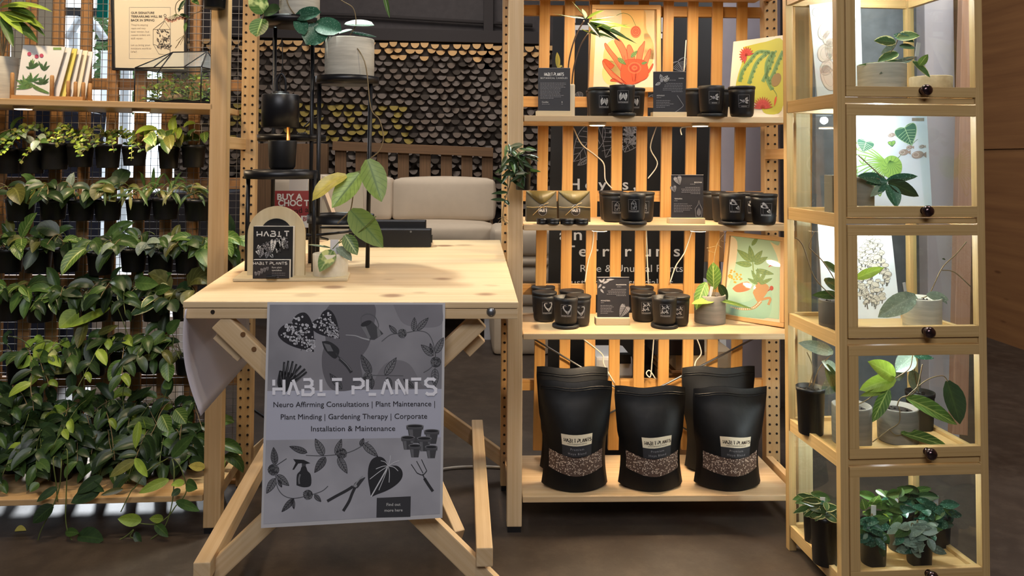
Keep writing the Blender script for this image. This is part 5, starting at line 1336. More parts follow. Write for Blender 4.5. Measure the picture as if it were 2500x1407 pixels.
cc = c+V((P(689, 400, c.y).x-c.x, 0, .0240))
k = thing('candle', cc, 'black candle jar glowing under the warmer lamp', 'candle')
jr = 34/F*c.y; jh = P(689, 343, c.y).z-cc.z
mb = MB(); mb.lathe([(.0001, 0), (jr*.78, 0), (jr*.92, .008), (jr, jh-.004), (jr-.0006, jh), (jr-.003, jh), (jr-.0045, jh-.012), (.0001, jh-.0125)], BLACKC, cc, 44, cap=False); mb.build('jar', k)
mb = MB(); mb.lathe([(jr-.0046, jh-.0115), (.0001, jh-.011)], flat_cache('wax_pale', '#e2c39a', .4), cc, 30, cap=False); mb.build('wax', k)
c2 = tC[0]+V((.0, 0, .0034)); c2.x = P(738, 330, c2.y).x
mb = MB(); rr = 12/F*c2.y; mb.lathe([(.0001, 0), (rr, 0), (rr, .022), (rr-.002, .024), (.0001, .024)], BLACKP, c2, 24); tag(mb.build('small_black_can'), 'small black can on the rear tray behind the warmer lamp', 'can')
mb = MB(); vine([(740, 312, 2.44), (752, 300), (765, 290), (790, 284), (775, 300), (700, 96)][:4], .0025, BLACKP, 2.45, mb); vine([(688, 92), (690, 150), (683, 210), (690, 230)], .0016, BLACKP, 2.42, mb)
tag(mb.build('power_cord'), 'thin black power cord hanging from the top tray to the lamp', 'cord')
# ------------------------------------------------------------------ framed and sleeved prints on the candle rack
OR1, OR2, OR3 = flat_cache('print_orange', '#d8592f', .5), flat_cache('print_coral', '#e0764a', .5), flat_cache('print_red_line', '#b23a24', .5)
GR1, GR2 = flat_cache('print_green', '#7c9a55', .5), flat_cache('print_green_dark', '#4f7a45', .5)
def framed(name, q, w_px, th, label, draw, glaze=True, mount=CREAM):
    """q: outer TL TR BR BL in px with distances"""
    w4 = [P(*a) for a in q]; n = (w4[1]-w4[0]).cross(w4[3]-w4[0]).normalized()
    if n.dot(EYE-w4[0]) < 0: n = -n
    d = w4[2]-EYE; w4[2] = EYE+d*((w4[0]-EYE).dot(n)/d.dot(n))
    t = thing(name, (w4[2]+w4[3])/2, label, 'picture'); ww = w_px/F*w4[0].y
    ux = (w4[1]-w4[0]).normalized(); uz = (w4[0]-w4[3]).normalized()
    mb = MB()
    for (a, b, s_) in ((w4[0], w4[1], -uz), (w4[3], w4[2], uz), (w4[3]+uz*ww, w4[0]-uz*ww, ux), (w4[2]+uz*ww, w4[1]-uz*ww, -ux)):
        mb.beam(a+s_*(ww/2)-n*th/2, b+s_*(ww/2)-n*th/2, ww, th, FRAMEW if mount is not None and 'black' not in name else BLACKP, n)
    mb.build('frame', t, bevel=.0012)
    ins = [w4[0]+(ux-uz)*ww*.9, w4[1]+(-ux-uz)*ww*.9, w4[2]+(-ux+uz)*ww*.9, w4[3]+(ux+uz)*ww*.9]
    board4('print', [p-n*th*.55 for p in ins], .004, mount, None, None, t)
    cv = CV(w4[0]-n*th*.55, n, .0004); draw(cv); cv.build('artwork', t)
    if glaze: board4('glazing', [p-n*th*.2 for p in ins], .0012, ACRYL, None, None, t)
    return t
def petal(cv, pts, m, l): cv.poly(catmull(pts+[pts[0]], 4), m, l); cv.stroke(catmull(pts+[pts[0]], 4), 1.2, OR3, l+1); cv.stroke([pts[0], (sum(p[0] for p in pts)/len(pts), sum(p[1] for p in pts)/len(pts))], .9, OR3, l+1)
def art_red(cv):
    cv.poly(catmull([(1516, 24), (1572, 24), (1578, 70), (1596, 110), (1592, 160), (1580, 190), (1545, 205), (1500, 195), (1474, 150), (1480, 110), (1510, 85), (1518, 50), (1516, 24)], 4), flat_cache('print_peach', '#ecc07c', .5), 1)
    cv.ell(1492, 178, 22, 30, flat_cache('print_lemon', '#e6d58a', .5), 1)
    cv.rect(1572, 24, 1598, 145, flat_cache('print_sand', '#dcc096', .5), 1)
    for pts in ([(1530, 205), (1490, 170), (1472, 148), (1475, 165), (1500, 195)], [(1535, 205), (1500, 150), (1478, 118), (1478, 105), (1494, 125), (1530, 170)], [(1540, 200), (1515, 130), (1500, 100), (1512, 96), (1528, 120), (1545, 170)], [(1545, 200), (1530, 125), (1538, 110), (1550, 140), (1552, 190)], [(1550, 200), (1555, 130), (1568, 108), (1574, 102), (1568, 140), (1556, 190)], [(1552, 200), (1570, 150), (1586, 120), (1588, 130), (1575, 170)], [(1550, 205), (1580, 175), (1594, 155), (1590, 170), (1565, 198)], [(1520, 206), (1500, 192), (1490, 198), (1510, 200)], [(1500, 160), (1480, 145), (1472, 150), (1490, 168)]): petal(cv, pts, random.choice((OR1, OR2)), 2+random.randint(0, 2))
    petal(cv, [(1520, 150), (1540, 145), (1575, 150), (1582, 185), (1560, 200), (1530, 208), (1515, 185)], OR1, 5)
    for r in (15, 10, 5): cv.ell(1549, 166, r, r*.85, OR2 if r != 10 else OR3, 6, ring=2.2)
    cv.ell(1552, 78, 13, 15, OR2, 3); 
    for r in (10, 6, 3): cv.ell(1552, 77, r, r*1.1, OR3, 4, ring=1.4)
    cv.stroke(catmull([(1552, 63), (1540, 40), (1522, 32), (1505, 38)], 4), 1.2, GR2, 3); cv.leaf(1540, 140, 1556, 124, 9, GR1, GR2, 8, 3); cv.leaf(1508, 142, 1528, 158, 10, GR1, GR2, 8, 3); cv.leaf(1566, 156, 1580, 152, 6, GR1, GR2, 8, 2)
framed('framed_print', [(1446, 11, 2.715), (1614, 12, 2.715), (1614, 224, 2.705), (1437, 224, 2.705)], 11, .02, 'oak framed print of red flame flowers hung on the slats', art_red)
def art_yellow(cv):
    YL = flat_cache('print_yellow', '#c2ba42', .5)
    cv.poly(catmull([(1815, 115), (1870, 102), (1912, 100), (1914, 200), (1908, 270), (1870, 278), (1850, 255), (1800, 225), (1800, 190), (1812, 150), (1815, 115)], 4), YL, 1)
    for path in ([(1880, 128), (1850, 128), (1830, 150), (1812, 175), (1806, 200)], [(1872, 130), (1850, 150), (1838, 175), (1828, 205)], [(1885, 130), (1872, 155), (1872, 190), (1885, 220)], [(1912, 125), (1900, 150), (1888, 180), (1878, 200)], [(1890, 126), (1880, 160), (1862, 200)]):
        p = catmull(path, 5); cv.stroke(p, 9, GR1, 3); cv.stroke(p, 1.2, GR2, 4)
        for i in range(0, len(p)-1, 2): cv.ell(p[i][0]+4*(-1)**i, p[i][1], 3, 3, GR1, 3, n=8)
    for (x, y, r) in ((1822, 128, 15), (1862, 255, 20)):
        for i in range(13): a = math.pi*(1.02+i*.078) if r > 16 else math.pi*(.6+i*.11); cv.leaf(x, y+r*.5, x+r*1.25*math.cos(a), y+r*.5+r*1.45*math.sin(a), 4.5, flat_cache('print_pink', '#dc5a50', .5), OR3, 5+i % 2, 0, .5)
    cv.ell(1895, 195, 11, 17, flat_cache('print_brown', '#9a7a44', .5), 5, .4); cv.leaf(1895, 235, 1890, 260, 5, OR1, None, 5); cv.stroke(catmull([(1885, 215), (1896, 232), (1893, 245)], 4), 1, GR2, 4)
A4 = [P(1791, 102, 2.60), P(1926, 84, 2.60), PZ(1926, 288, ZS[1])*0+P(1926, 289, 2.50), P(1776, 288, 2.50)]
for k in (2, 3): A4[k].z = ZS[1]+.001
t = thing('sleeved_print', (A4[2]+A4[3])/2, 'yellow cactus flower print in a clear sleeve leaning at the right end', 'picture')
_, n = board4('print', A4, .002, CREAM, None, None, t); cv = CV(A4[0], n, .0003); art_yellow(cv); cv.build('artwork', t)
sl = [p+n*.002 for p in A4]; up_ = (A4[0]-A4[3]).normalized(); sl[0] = sl[0]+up_*.012; sl[1] = sl[1]+up_*.012
mb = MB(); mb.grid(lambda u, v: (sl[0]*(1-u)+sl[1]*u)*(1-v)+(sl[3]*(1-u)+sl[2]*u)*v+n*(.0015+.0012*math.sin(u*9)*math.sin(v*7)), 14, 14, ACRYL); mb.build('clear_sleeve', t)
def art_low(cv):
    cv.poly([(1780, 575), (1905, 588), (1902, 780), (1772, 765)], flat_cache('print_aqua', '#a9cdb2', .5), 1); cv.poly(catmull([(1779, 575), (1800, 590), (1795, 650), (1775, 700), (1772, 640), (1779, 575)], 4), CREAM, 2); cv.poly(catmull([(1880, 590), (1900, 600), (1905, 590), (1905, 650), (1895, 620), (1880, 590)], 4), flat_cache('print_oat', '#e2d4a8', .5), 2)
    cv.poly(catmull([(1775, 740), (1830, 735), (1880, 700), (1880, 770), (1840, 777), (1775, 765), (1775, 740)], 4), flat_cache('print_teal', '#9cc6ae', .5), 2)
    TN = flat_cache('print_tan', '#b98a5a', .5)
    cv.poly(catmull([(1788, 705), (1800, 695), (1825, 688), (1836, 700), (1825, 710), (1800, 714), (1788, 705)], 4), OR2, 4); cv.poly(catmull([(1838, 715), (1850, 690), (1868, 692), (1878, 705), (1862, 730), (1850, 738), (1838, 715)], 4), TN, 4); cv.stroke(catmull([(1850, 735), (1880, 728), (1876, 745)], 4), 6, TN, 5)
    p = catmull([(1858, 735), (1840, 752), (1810, 755), (1785, 750)], 6); cv.stroke(p, 9, TN, 4, taper=.3)
    for i in range(len(p)): cv.ell(p[i][0], p[i][1], 2, 2, CREAM, 5, n=7)
    for (x, y, tx, ty, w_) in ((1838, 640, 1800, 610, 16), (1838, 640, 1830, 600, 14), (1840, 640, 1862, 612, 14), (1842, 645, 1875, 628, 14), (1836, 648, 1796, 642, 14), (1845, 660, 1890, 670, 13), (1836, 600, 1852, 578, 9), (1850, 690, 1835, 660, 9), (1852, 690, 1850, 655, 9), (1854, 692, 1872, 660, 9), (1856, 694, 1886, 680, 9), (1850, 694, 1826, 680, 8)): cv.leaf(x, y, tx, ty, w_, GR1, GR2, 6, 3, .6)
    cv.stroke([(1838, 640), (1842, 690)], 3, GR1, 5)
    for i in range(22): cv.ell(1790+random.uniform(-12, 22), 665+random.uniform(-8, 25), 3, 2.4, flat_cache('print_gold', '#d9a83c', .5), 6, n=7)
    for (x, y) in ((1886, 645), (1884, 704)): cv.ell(x, y, 5, 6, OR3, 6, n=9); cv.leaf(x, y, x-10, y+8, 3, OR3, None, 6)
z3 = ZS[3]; a, b = PZ(1911, 800, z3), PZ(1752, 776, z3)
framed('framed_print', [(1773, 564, b.y+.07), (1916, 580, a.y+.06), (1913, 800, a.y), (1754, 776, b.y)], 10, .018, 'oak framed print of an orange lizard and bromeliads leaning on the third board', art_low)
# potted hoya on the third board
c = PZ(1741, 792, z3); c.y += .035; rr = 38/F*c.y; hh = 68/F*c.y
t = thing('potted_hoya', c, 'hoya with upright net-veined leaves in a grey cement pot on the third board', 'plant')
mb = MB(); mb.lathe(pot_lathe(rr, hh, .95, False), POTD, c, 40); mb.build('pot', t); mb = MB(); soil_disc(mb, c, rr-.007, hh-.011); mb.build('soil', t)
Yc = c.y; mb = MB(); lp(mb, (1742, 708), (1741, 642), 38, L_NET, Yc, Yc-.01, a=1.05); lp(mb, (1724, 690), (1694, 752), 30, L_NET, Yc-.02, Yc-.05, (-.2, -1, .3), droop=.5); lp(mb, (1755, 695), (1776, 732), 22, L_DARK, Yc-.01, None)
lp(mb, (1748, 732), (1838, 755), 18, L_NET, Yc-.04, Yc-.06, (0, -.4, 1)); lp(mb, (1744, 734), (1690, 742), 26, L_LIME, Yc-.04, Yc-.07, (0, -.4, 1)); mb.build('foliage', t)
mb = MB(); vine([(1741, 735), (1742, 705)], .0016, STEMB, Yc, mb); vine([(1740, 735), (1736, 700), (1724, 690)], .0014, STEMB, Yc-.01, mb); vine([(1742, 735), (1748, 705), (1756, 694)], .0014, STEMB, Yc, mb)
vine([(1742, 690), (1744, 630), (1754, 590), (1774, 566)], .0012, STEMB, Yc+.02, mb)
for (a, b) in (((1752, 600), (1726, 606)), ((1750, 595), (1762, 605)), ((1746, 618), (1728, 612)), ((1760, 588), (1772, 592))): vine([a, b], .0008, STEMB, Yc+.02, mb)
mb.build('stem', t); mb = MB(); a = P(1731, 732, Yc-.03); mb.beam(a, P(1738, 700, Yc-.03), .010, .0008, WPLAST, (0, 1, 0)); mb.build('name_tag', t)
# antler philodendron behind the first card
c = P(1398, 281, 2.55); c.z = ZS[1]; t = thing('potted_philodendron', c, 'finger-leaved philodendron on tall stems behind the botanical candles card', 'plant')
a0, a1 = P(1384, 281, 2.53), P(1403, 206, 2.53); mb = MB(); wpx = .055
mb.box((a1.x-wpx, 2.52, ZS[1]), (a1.x, 2.52+wpx, a1.z), CREAM); mb.build('pot', t, bevel=.004)
mb = MB(); Yc = 2.545
vine([(1388, 206), (1389, 150), (1405, 90), (1426, 50)], .0026, flat_cache('purple_stem', '#4a3a2c', .5), Yc, mb); vine([(1396, 206), (1402, 160), (1418, 110), (1436, 82)], .0026, flat_cache('purple_stem', '#4a3a2c', .5), Yc, mb); mb.build('stem', t)
mb = MB()
for (b, tp_, w_, m) in (((1432, 48), (1398, 5), 7, L_MID), ((1428, 45), (1422, 22), 14, L_SILV), ((1434, 46), (1474, 26), 16, L_LIME), ((1428, 46), (1380, 40), 9, L_DARK), ((1425, 48), (1352, 34), 4, L_MID), ((1440, 48), (1500, 40), 4, L_OLIVE), ((1438, 80), (1502, 98), 16, L_MID), ((1436, 80), (1420, 72), 10, L_LIME), ((1440, 52), (1530, 92), 16, L_MID), ((1442, 52), (1538, 68), 14, L_LIME), ((1440, 54), (1515, 102), 14, L_DARK), ((1440, 50), (1500, 55), 12, L_LIME), ((1438, 52), (1553, 106), 12, L_MID), ((1436, 56), (1465, 92), 16, L_DARK), ((1438, 82), (1475, 58), 12, L_LIME), ((1440, 80), (1535, 60), 10, L_LIME)):
    lp(mb, b, tp_, w_, m, 2.53, 2.50+random.uniform(-.04, .04), (0, -.8, .8), fold=.25)
lp(mb, (1362, 166), (1360, 128), 12, L_YEL, 2.53, 2.53, fold=.5); lp(mb, (1372, 160), (1362, 166), 6, L_YEL, 2.53); mb.build('foliage', t)
mb = MB(); vine([(1392, 206), (1380, 185), (1372, 160)], .0012, STEMB, 2.53, mb); mb.build('dry_stem', t)
# hanging black pot with narrow leaves on the left post of the candle rack
c = P(1277, 464, 2.36); hh = P(1277, 376, 2.36).z-c.z; t = thing('hanging_plant', c, 'black pot of narrow dark leaves hung on the left post of the candle rack', 'plant')
mb = MB(); mb.lathe(pot_lathe(20/F*2.36, hh, .82), BLACKP, c, 32); mb.build('pot', t); mb = MB(); soil_disc(mb, c, 16/F*2.36, hh-.009); mb.build('soil', t)
mb = MB(); ms = MB(); rg = random.Random(21)
for i in range(46):
    x, y = rg.uniform(1226, 1290), rg.uniform(352, 425); a = rg.uniform(-.4, 3.6); Ln = rg.uniform(24, 46)
    lp(mb, (x, y), (x+Ln*math.cos(a)*rg.choice((1, -1)), y+Ln*(.25+.5*math.sin(a))), rg.uniform(7, 12), L_DARK if rg.random() < .75 else L_MID, 2.34+rg.uniform(-.03, .02), 2.32+rg.uniform(-.05, .03), (rg.uniform(-.5, .5), -.8, .6), fold=.3)
for (x, y, tx, ty) in ((1240, 455, 1202, 432), (1240, 470, 1200, 474), (1235, 490, 1198, 488), (1232, 490, 1244, 502), (1250, 440, 1280, 462)): lp(mb, (x, y), (tx, ty), 10, L_DARK, 2.335, 2.31, (0, -.8, .6), fold=.3)
mb.build('foliage', t)
vine([(1272, 380, 2.36), (1258, 366), (1245, 400), (1246, 445), (1232, 490), (1228, 535), (1240, 545)], .0016, STEMB, 2.335, ms); vine([(1270, 380, 2.36), (1250, 370), (1240, 430), (1240, 500)], .0014, STEMB, 2.335, ms)
for i in range(7): a = i*.9; vine([(1228, 530), (1228+14*math.cos(a), 540+12*math.sin(a))], .0007, STEMB, 2.335, ms)
ms.build('stem', t)
mb = MB(); yk = fr2.o.y; mb.tube([c+V((0, .02, hh-.004)), V((c.x, yk-.006, c.z+hh+.006)), V((c.x, yk+.0012, c.z+hh-.01))], .0015, WIRE); mb.build('hook', t)
# ------------------------------------------------------------------ things on the top plant shelf
def RH(px, py, y): return fr1.hitw(px, py, y)
def shelfA_z(p): 
    x = (p.x-fr1.o.x)*fr1.c+(p.y-fr1.o.y)*fr1.s; return fr1.o.z+zA+slA*(x-xA)
# wooden card rack with greeting cards
q0, q1 = RH(36, 238, .06), RH(222, 244, .13)
rk = thing('card_rack', (q0+q1)/2, 'small pale wooden rack with pegs holding the greeting cards', 'rack')
rk.location.z = shelfA_z(rk.location)+.0006
mb = MB(); RW = wood('rack_wood', '#cfa06a', '#b8864c')
for yy in (.055, .15):
    a, b = RH(30 if yy < .1 else 60, 236, yy), RH(205 if yy < .1 else 224, 240, yy); za, zb_ = shelfA_z(a), shelfA_z(b)
    mb.beam(V((a.x, a.y, za+.0075)), V((b.x, b.y, zb_+.0075)), .016, .013, RW)
mb.build('base_bar', rk, bevel=.001)
for px, yy, h in ((29, .055, 64), (126, .055, 60), (143, .10, 52), (166, .10, 50), (184, .10, 48), (203, .12, 48), (220, .12, 46)):
    a = RH(px, 236, yy); za = shelfA_z(a)+.002; mb = MB(); mb.lathe([(.006, 0), (.006, h/F*a.y-.004), (.004, h/F*a.y), (.0001, h/F*a.y)], RW, V((a.x, a.y, za)), 10); mb.build('peg', rk)
ROSE = flat_cache('print_rose', '#b84a64', .5); DOL = flat_cache('print_dark_leaf', '#3f4a34', .5)
cnames = ['front greeting card with a green and brown foliage drawing', 'second greeting card in the rack, mostly white', 'third greeting card in the rack, with a yellow edge', 'fourth greeting card in the rack, white', 'fifth greeting card in the rack, cream', 'rearmost greeting card in the rack']
for k in range(6):
    dx = [0, 20, 36, 52, 68, 84][k]; y = .058+.017*k
    q = [RH(56+dx*(1 if k else 0), 110+k*2.6, y+.04), RH(160+dx*.8, 114+k*2.4, y+.04), RH(124+dx, 233, y), RH(38+dx, 229, y)]
    for j in (2, 3): q[j] = V((q[j].x, q[j].y, shelfA_z(q[j])+.0155))
    t = thing('greeting_card', (q[2]+q[3])/2, cnames[k], 'card', 'greeting cards in the wooden rack')
    _, n = board4('card', q, .004, (WHITE, WHITE, flat_cache('card_yellow', '#e0cf6a', .5), WHITE, CREAM, WHITE)[k], None, None, t)
    if k == 0:
        cv = CV(q[0], n, .0004)
        for i in range(60):
            a = random.uniform(3.3, 6.1); r_ = random.uniform(14, 34); cx, cy = random.choice(((75, 168), (106, 172), (78, 200), (60, 205), (104, 206)))
            cv.leaf(cx, cy, cx+r_*math.cos(a)*.8, cy+r_*math.sin(a)*.8, 5, (GR1, GR2, DOL)[i % 3] if cx < 100 else DOL, GR2, 2+i % 4, 1, .4)
        for (x, y2) in ((90, 138), (102, 136), (72, 132)): cv.ell(x, y2, 5, 5, ROSE, 8, n=9)
        for i in range(12): cv.leaf(80, 212, 80+42*math.cos(3.2+i*.28), 214+16*math.sin(2.9+i*.5), 7, GR2, GR1, 7, 2, .4)
        cv.rect(130, 116, 150, 122, GR1, 2); cv.build('artwork', t)
# glass terrarium house
A = RH(328, 246, .10); B = RH(490, 251, .045); A.z = shelfA_z(A)+.0006; B.z = A.z
ux = (B-A).normalized(); uy = V((-ux.y, ux.x, 0)); TW_ = (B-A).length; TD = .125; TH = (P(490, 161, B.y).z-P(490, 249, B.y).z)
tr = thing('terrarium', (A+B)/2+uy*TD/2, 'glass house terrarium with black edges full of moss and ferns', 'terrarium')
def TP(u, v, z): return A+ux*(u*TW_)+uy*(v*TD)+V((0, 0, z))
zr = TH+.058; cor = [(0, 0), (1, 0), (1, 1), (0, 1)]; rid = [(.40, .5), (.93, .5)]
mb = MB(); mb.box((0, 0, 0), (TW_, TD, .006), BLACKM, lambda x, y, z: A+ux*x+uy*y+V((0, 0, z))); mb.build('base_tray', tr)
mb = MB(); rods = [(TP(*cor[i], .003), TP(*cor[i], TH)) for i in range(4)]+[(TP(*cor[i], TH), TP(*cor[(i+1) % 4], TH)) for i in range(4)]+[(TP(*rid[0], zr), TP(*rid[1], zr))]
rods += [(TP(*cor[0], TH), TP(*rid[0], zr)), (TP(*cor[3], TH), TP(*rid[0], zr)), (TP(*cor[1], TH), TP(*rid[1], zr)), (TP(*cor[2], TH), TP(*rid[1], zr)), (TP(.40, 0, TH), TP(.40, .5, zr)), (TP(.74, 0, TH), TP(.93, .5, zr)), (TP(.28, 0, TH), TP(.40, .5, zr))]
for a, b in rods: mb.tube([a, b], .0022, BLACKM, 6)
mb.build('metal_frame', tr)
mb = MB()
def pane(*ps, m=GLASST):
    b = len(mb.v); [mb.vert(p) for p in ps]; mb.face(range(b, b+len(ps)), m)
for i in range(4): j = (i+1) % 4; pane(TP(*cor[i], .006), TP(*cor[j], .006), TP(*cor[j], TH), TP(*cor[i], TH))
mb.build('glass_wall', tr)
mb = MB(); pane(TP(*cor[0], TH), TP(*cor[1], TH), TP(*rid[1], zr), TP(*rid[0], zr), m=GLASSR); pane(TP(*cor[1], TH), TP(*cor[2], TH), TP(*rid[1], zr), m=GLASSR); pane(TP(*cor[2], TH), TP(*cor[3], TH), TP(*rid[0], zr), TP(*rid[1], zr), m=GLASSR); pane(TP(*cor[3], TH), TP(*cor[0], TH), TP(*rid[0], zr), m=GLASSR)
mb.build('glass_roof', tr)
MOSS = flat('moss', '#4d5a24', .95, var=.5)
mb = MB(); mb.grid(lambda u, v: TP(.03+.94*u, .05+.9*v, .007+.016*abs(math.sin(u*7+v*3))*(.4+.6*math.sin(math.pi*v))+.004*math.sin(u*31)*math.sin(v*17)), 24, 8, MOSS); o = mb.build('moss', tr)
mb = MB(); rg = random.Random(6)
for i in range(330):
    u, v = rg.uniform(.06, .95), rg.uniform(.12, .88); z = .012+rg.random()**1.4*(TH-.03)
    mb.leaf(TP(u, v, z), (rg.uniform(-1, 1), rg.uniform(-1, 1), rg.uniform(-.1, .9)), (rg.uniform(-.4, .4), -.8, .6), rg.uniform(.012, .024), rg.uniform(.004, .009), rg.choice((L_MID, L_OLIVE, L_LIME, L_NET)), rows=3)
for i in range(40):
    u, v = rg.uniform(.08, .92), rg.uniform(.2, .8); mb.tube([TP(u, v, .01), TP(u+rg.uniform(-.04, .04), v, .02+rg.random()*.06)], .0006, STEMG, 4)
mb.build('fern_foliage', tr)
mb = MB()
for (u, v, s_) in ((.45, .3, .014), (.58, .25, .018), (.30, .35, .011)): mb.lathe([(.0001, -.004), (s_, .002), (s_*.8, s_*.9), (s_*.3, s_*1.3), (.0001, s_*1.35)], flat_cache('stone', '#8a7458', .9), TP(u, v, .012), 8)
mb.build('stone', tr)
# framed notice hung on the mesh
def notice(cv):
    cv.stroke([(316, 18), (416, 18), (416, 143), (316, 143)], 1.0, INKG, 2, True); N1, N2 = flat_cache('notice_ink', '#4a4238', .6), flat_cache('notice_soft', '#98897a', .6)
    for i, s in enumerate(('OUR SIGNATURE', 'TERRARIUMS WILL BE', 'BACK IN SPRING')): cv.text(s, 320, 34+i*9, 5.2, N1, 3, width=(57, 76, 57)[i], bold=.02)
    for i, s in enumerate(("They're staying", 'warm and cosy', 'over winter, but', 'custom orders are', 'still open.', '', 'Let us bring your', 'miniature world to', 'life!')):
        if s: cv.text(s, 320, 63+i*8.2, 4.4, N2, 3, width=len(s)*2.75)
    K = [(403, 40), (400, 52), (374, 72), (374, 108), (388, 132), (415, 134), (416, 72), (403, 52)]
    cv.stroke(K, .9, N1, 3, True); cv.stroke([(374, 72), (416, 72)], .9, N1, 3); cv.stroke([(388, 72), (402, 52)], .8, N1, 3); cv.stroke([(374, 108), (416, 122)], .8, N1, 3); cv.ell(403, 38, 3, 3, N1, 3, ring=1)
    for i in range(60): x, y = random.uniform(386, 415), random.uniform(74, 122); cv.leaf(x, y, x+random.uniform(-7, 7), y-random.uniform(2, 8), 3, N1 if i % 3 else N2, None, 4)
Yn = RH(360, 80, .318).y
def fq(px, py): return (px, py, RH(px, py, .318).y)
fn_ = framed('black_framed_notice', [fq(270, -16), fq(455, -12), fq(455, 175), fq(273, 171)], 6, .016, 'black-framed cream notice about terrariums hung on the mesh', notice, mount=CREAM)
# planter at the far left
c = RH(8, 241, .16); c.z = shelfA_z(c)+.0006; rr = 30/F*c.y; hh = 106/F*c.y
t = thing('potted_plant', c, 'leafy pointed plant in a striped grey planter at the far left of the top shelf', 'plant')
mb = MB(); mb.lathe(pot_lathe(rr, hh, .98, False), POTG, c, 40); mb.build('pot', t); mb = MB(); soil_disc(mb, c, rr-.007, hh-.011); mb.build('soil', t)
mb = MB(); ms = MB()
for (b, t_, w_, m) in (((0, 20), (70, 4), 16, L_LIME), ((20, 10), (128, 8), 14, L_LIME), ((10, 30), (112, 52), 24, L_LIME), ((15, 45), (98, 90), 26, L_MID), ((5, 40), (36, 108), 22, L_MID), ((10, 55), (80, 40), 20, L_LIME), ((0, 30), (60, 70), 22, L_LIME), ((20, 20), (90, 30), 20, L_MID), ((-10, 50), (-30, 100), 20, L_MID), ((0, 10), (40, -30), 20, L_MID), ((60, 48), (114, 78), 10, L_MID)):
    lp(mb, b, t_, w_, m, c.y-.04, c.y-.09, (0, -.8, .7), droop=.3, fold=.2)
for x in (0, 8, 16): vine([(6, 140), (x, 90), (x-4, 30)], .003, STEMB, c.y-.03, ms)
mb.build('foliage', t); ms.build('stem', t)
# pot hung high on the right post
c = RH(524, 21, -.040); hh = .075
t = thing('hanging_plant', c, 'black pot hung high on the tall left post with a drooping pink flower cluster', 'plant')
mb = MB(); mb.lathe(pot_lathe(.037, hh, .82), BLACKP, c, 30); mb.build('pot', t)
mb = MB(); mb.tube([c+V((0, .036, hh-.004)), c+V((0, .0385, hh+.008)), c+V((0, .0425, hh-.02))], .0015, WIRE); mb.build('hook', t)
mb = MB(); ms = MB(); Yc = c.y-.01
for (b, t_, w_, m) in (((470, 0), (486, 12), 13, L_MID), ((452, 0), (436, 30), 10, L_DARK), ((446, 22), (434, 24), 10, L_DARK), ((440, 35), (462, 44), 9, L_DARK), ((455, 55), (452, 78), 9, L_MID), ((478, 2), (470, -25), 15, L_MID)): lp(mb, b, t_, w_, m, Yc-.01, Yc-.04, (0, -.9, .5), fold=.3)
mb.build('foliage', t); vine([(515, -20), (498, 20), (470, 36), (455, 52), (452, 80), (440, 100), (428, 118)], .0011, STEMB, Yc, ms); vine([(515, -25), (460, -10), (434, 4), (428, 20), (430, 34)], .0011, STEMB, Yc, ms)
for i in range(6): vine([(452, 84), (430+i*5, 100+(i % 3)*5)], .0006, STEMB, Yc, ms)
ms.build('stem', t)
mb = MB(); PKF = flat_cache('flower_pink', '#b98a72', .6); top = P(430, 34, Yc)
for i in range(17):
    e = P(406+i*2.9, 46+4*math.sin(i*.37)+(i % 3)*1.5, Yc-.012+.006*(i % 4)); mb.tube([top, e], .0005, STEMG, 4)
    for k in range(5): a = k*1.257+i; mb.leaf(e, (math.cos(a), -.5, math.sin(a)), (0, -1, .1), .006, .004, PKF, rows=2, droop=0)
mb.build('flower_cluster', t)
# ------------------------------------------------------------------ the hanging hoyas
KIND = dict(
 string=dict(m=(L_LIME, L_MID, L_OLIVE), L=.017, W=.015, n=4, len=(.10, .20), node=.012, up=.05, desc='small-leaved trailing hoya', a=.95),
 bronze=dict(m=(L_OLIVE, L_RED, L_MID, L_RED), L=.075, W=.020, n=5, len=(.05, .10), node=.022, up=.07, desc='narrow-leaved bronze-tinted hoya'),
 round=dict(m=(L_OLIVE, L_DARK, L_OLIVE), L=.085, W=.062, n=4, len=(.05, .10), node=.034, up=.05, desc='broad olive-leaved hoya', a=.95),
 dark=dict(m=(L_DARK, L_DARK, L_MID), L=.082, W=.036, n=5, len=(.08, .15), node=.030, up=.05, desc='dark green hoya'),
 netted=dict(m=(L_DARK, L_NET, L_MID), L=.100, W=.045, n=4, len=(.07, .13), node=.034, up=.05, desc='long net-veined hoya'),
 narrow=dict(m=(L_MID, L_OLIVE, L_MID), L=.072, W=.014, n=4, len=(.05, .12), node=.024, up=.06, desc='slim-leaved hoya'),
 silver=dict(m=(L_SILV, L_SILV, L_MID), L=.058, W=.032, n=4, len=(.06, .10), node=.024, up=.06, desc='silvery grey-leaved hoya'),
 mid=dict(m=(L_MID, L_NET, L_OLIVE), L=.062, W=.034, n=4, len=(.06, .12), node=.026, up=.05, desc='mid-green oval-leaved hoya'),
 lime=dict(m=(L_LIME, L_VARC, L_LIME), L=.070, W=.034, n=4, len=(.05, .12), node=.026, up=.06, desc='bright yellow-green hoya'),
 cream=dict(m=(L_VAR, L_VAR, L_MID), L=.062, W=.034, n=4, len=(.06, .12), node=.028, up=.04, desc='cream-edged hoya'),
 trail=dict(m=(L_MID, L_DARK, L_LIME), L=.066, W=.034, n=4, len=(.16, .30), node=.036, up=.05, desc='long trailing green hoya'),
 bush=dict(m=(L_DARK, L_DARK, L_MID, L_DARK), L=.084, W=.042, n=9, len=(.08, .18), node=.028, up=.10, desc='dense dark bushy hoya'))
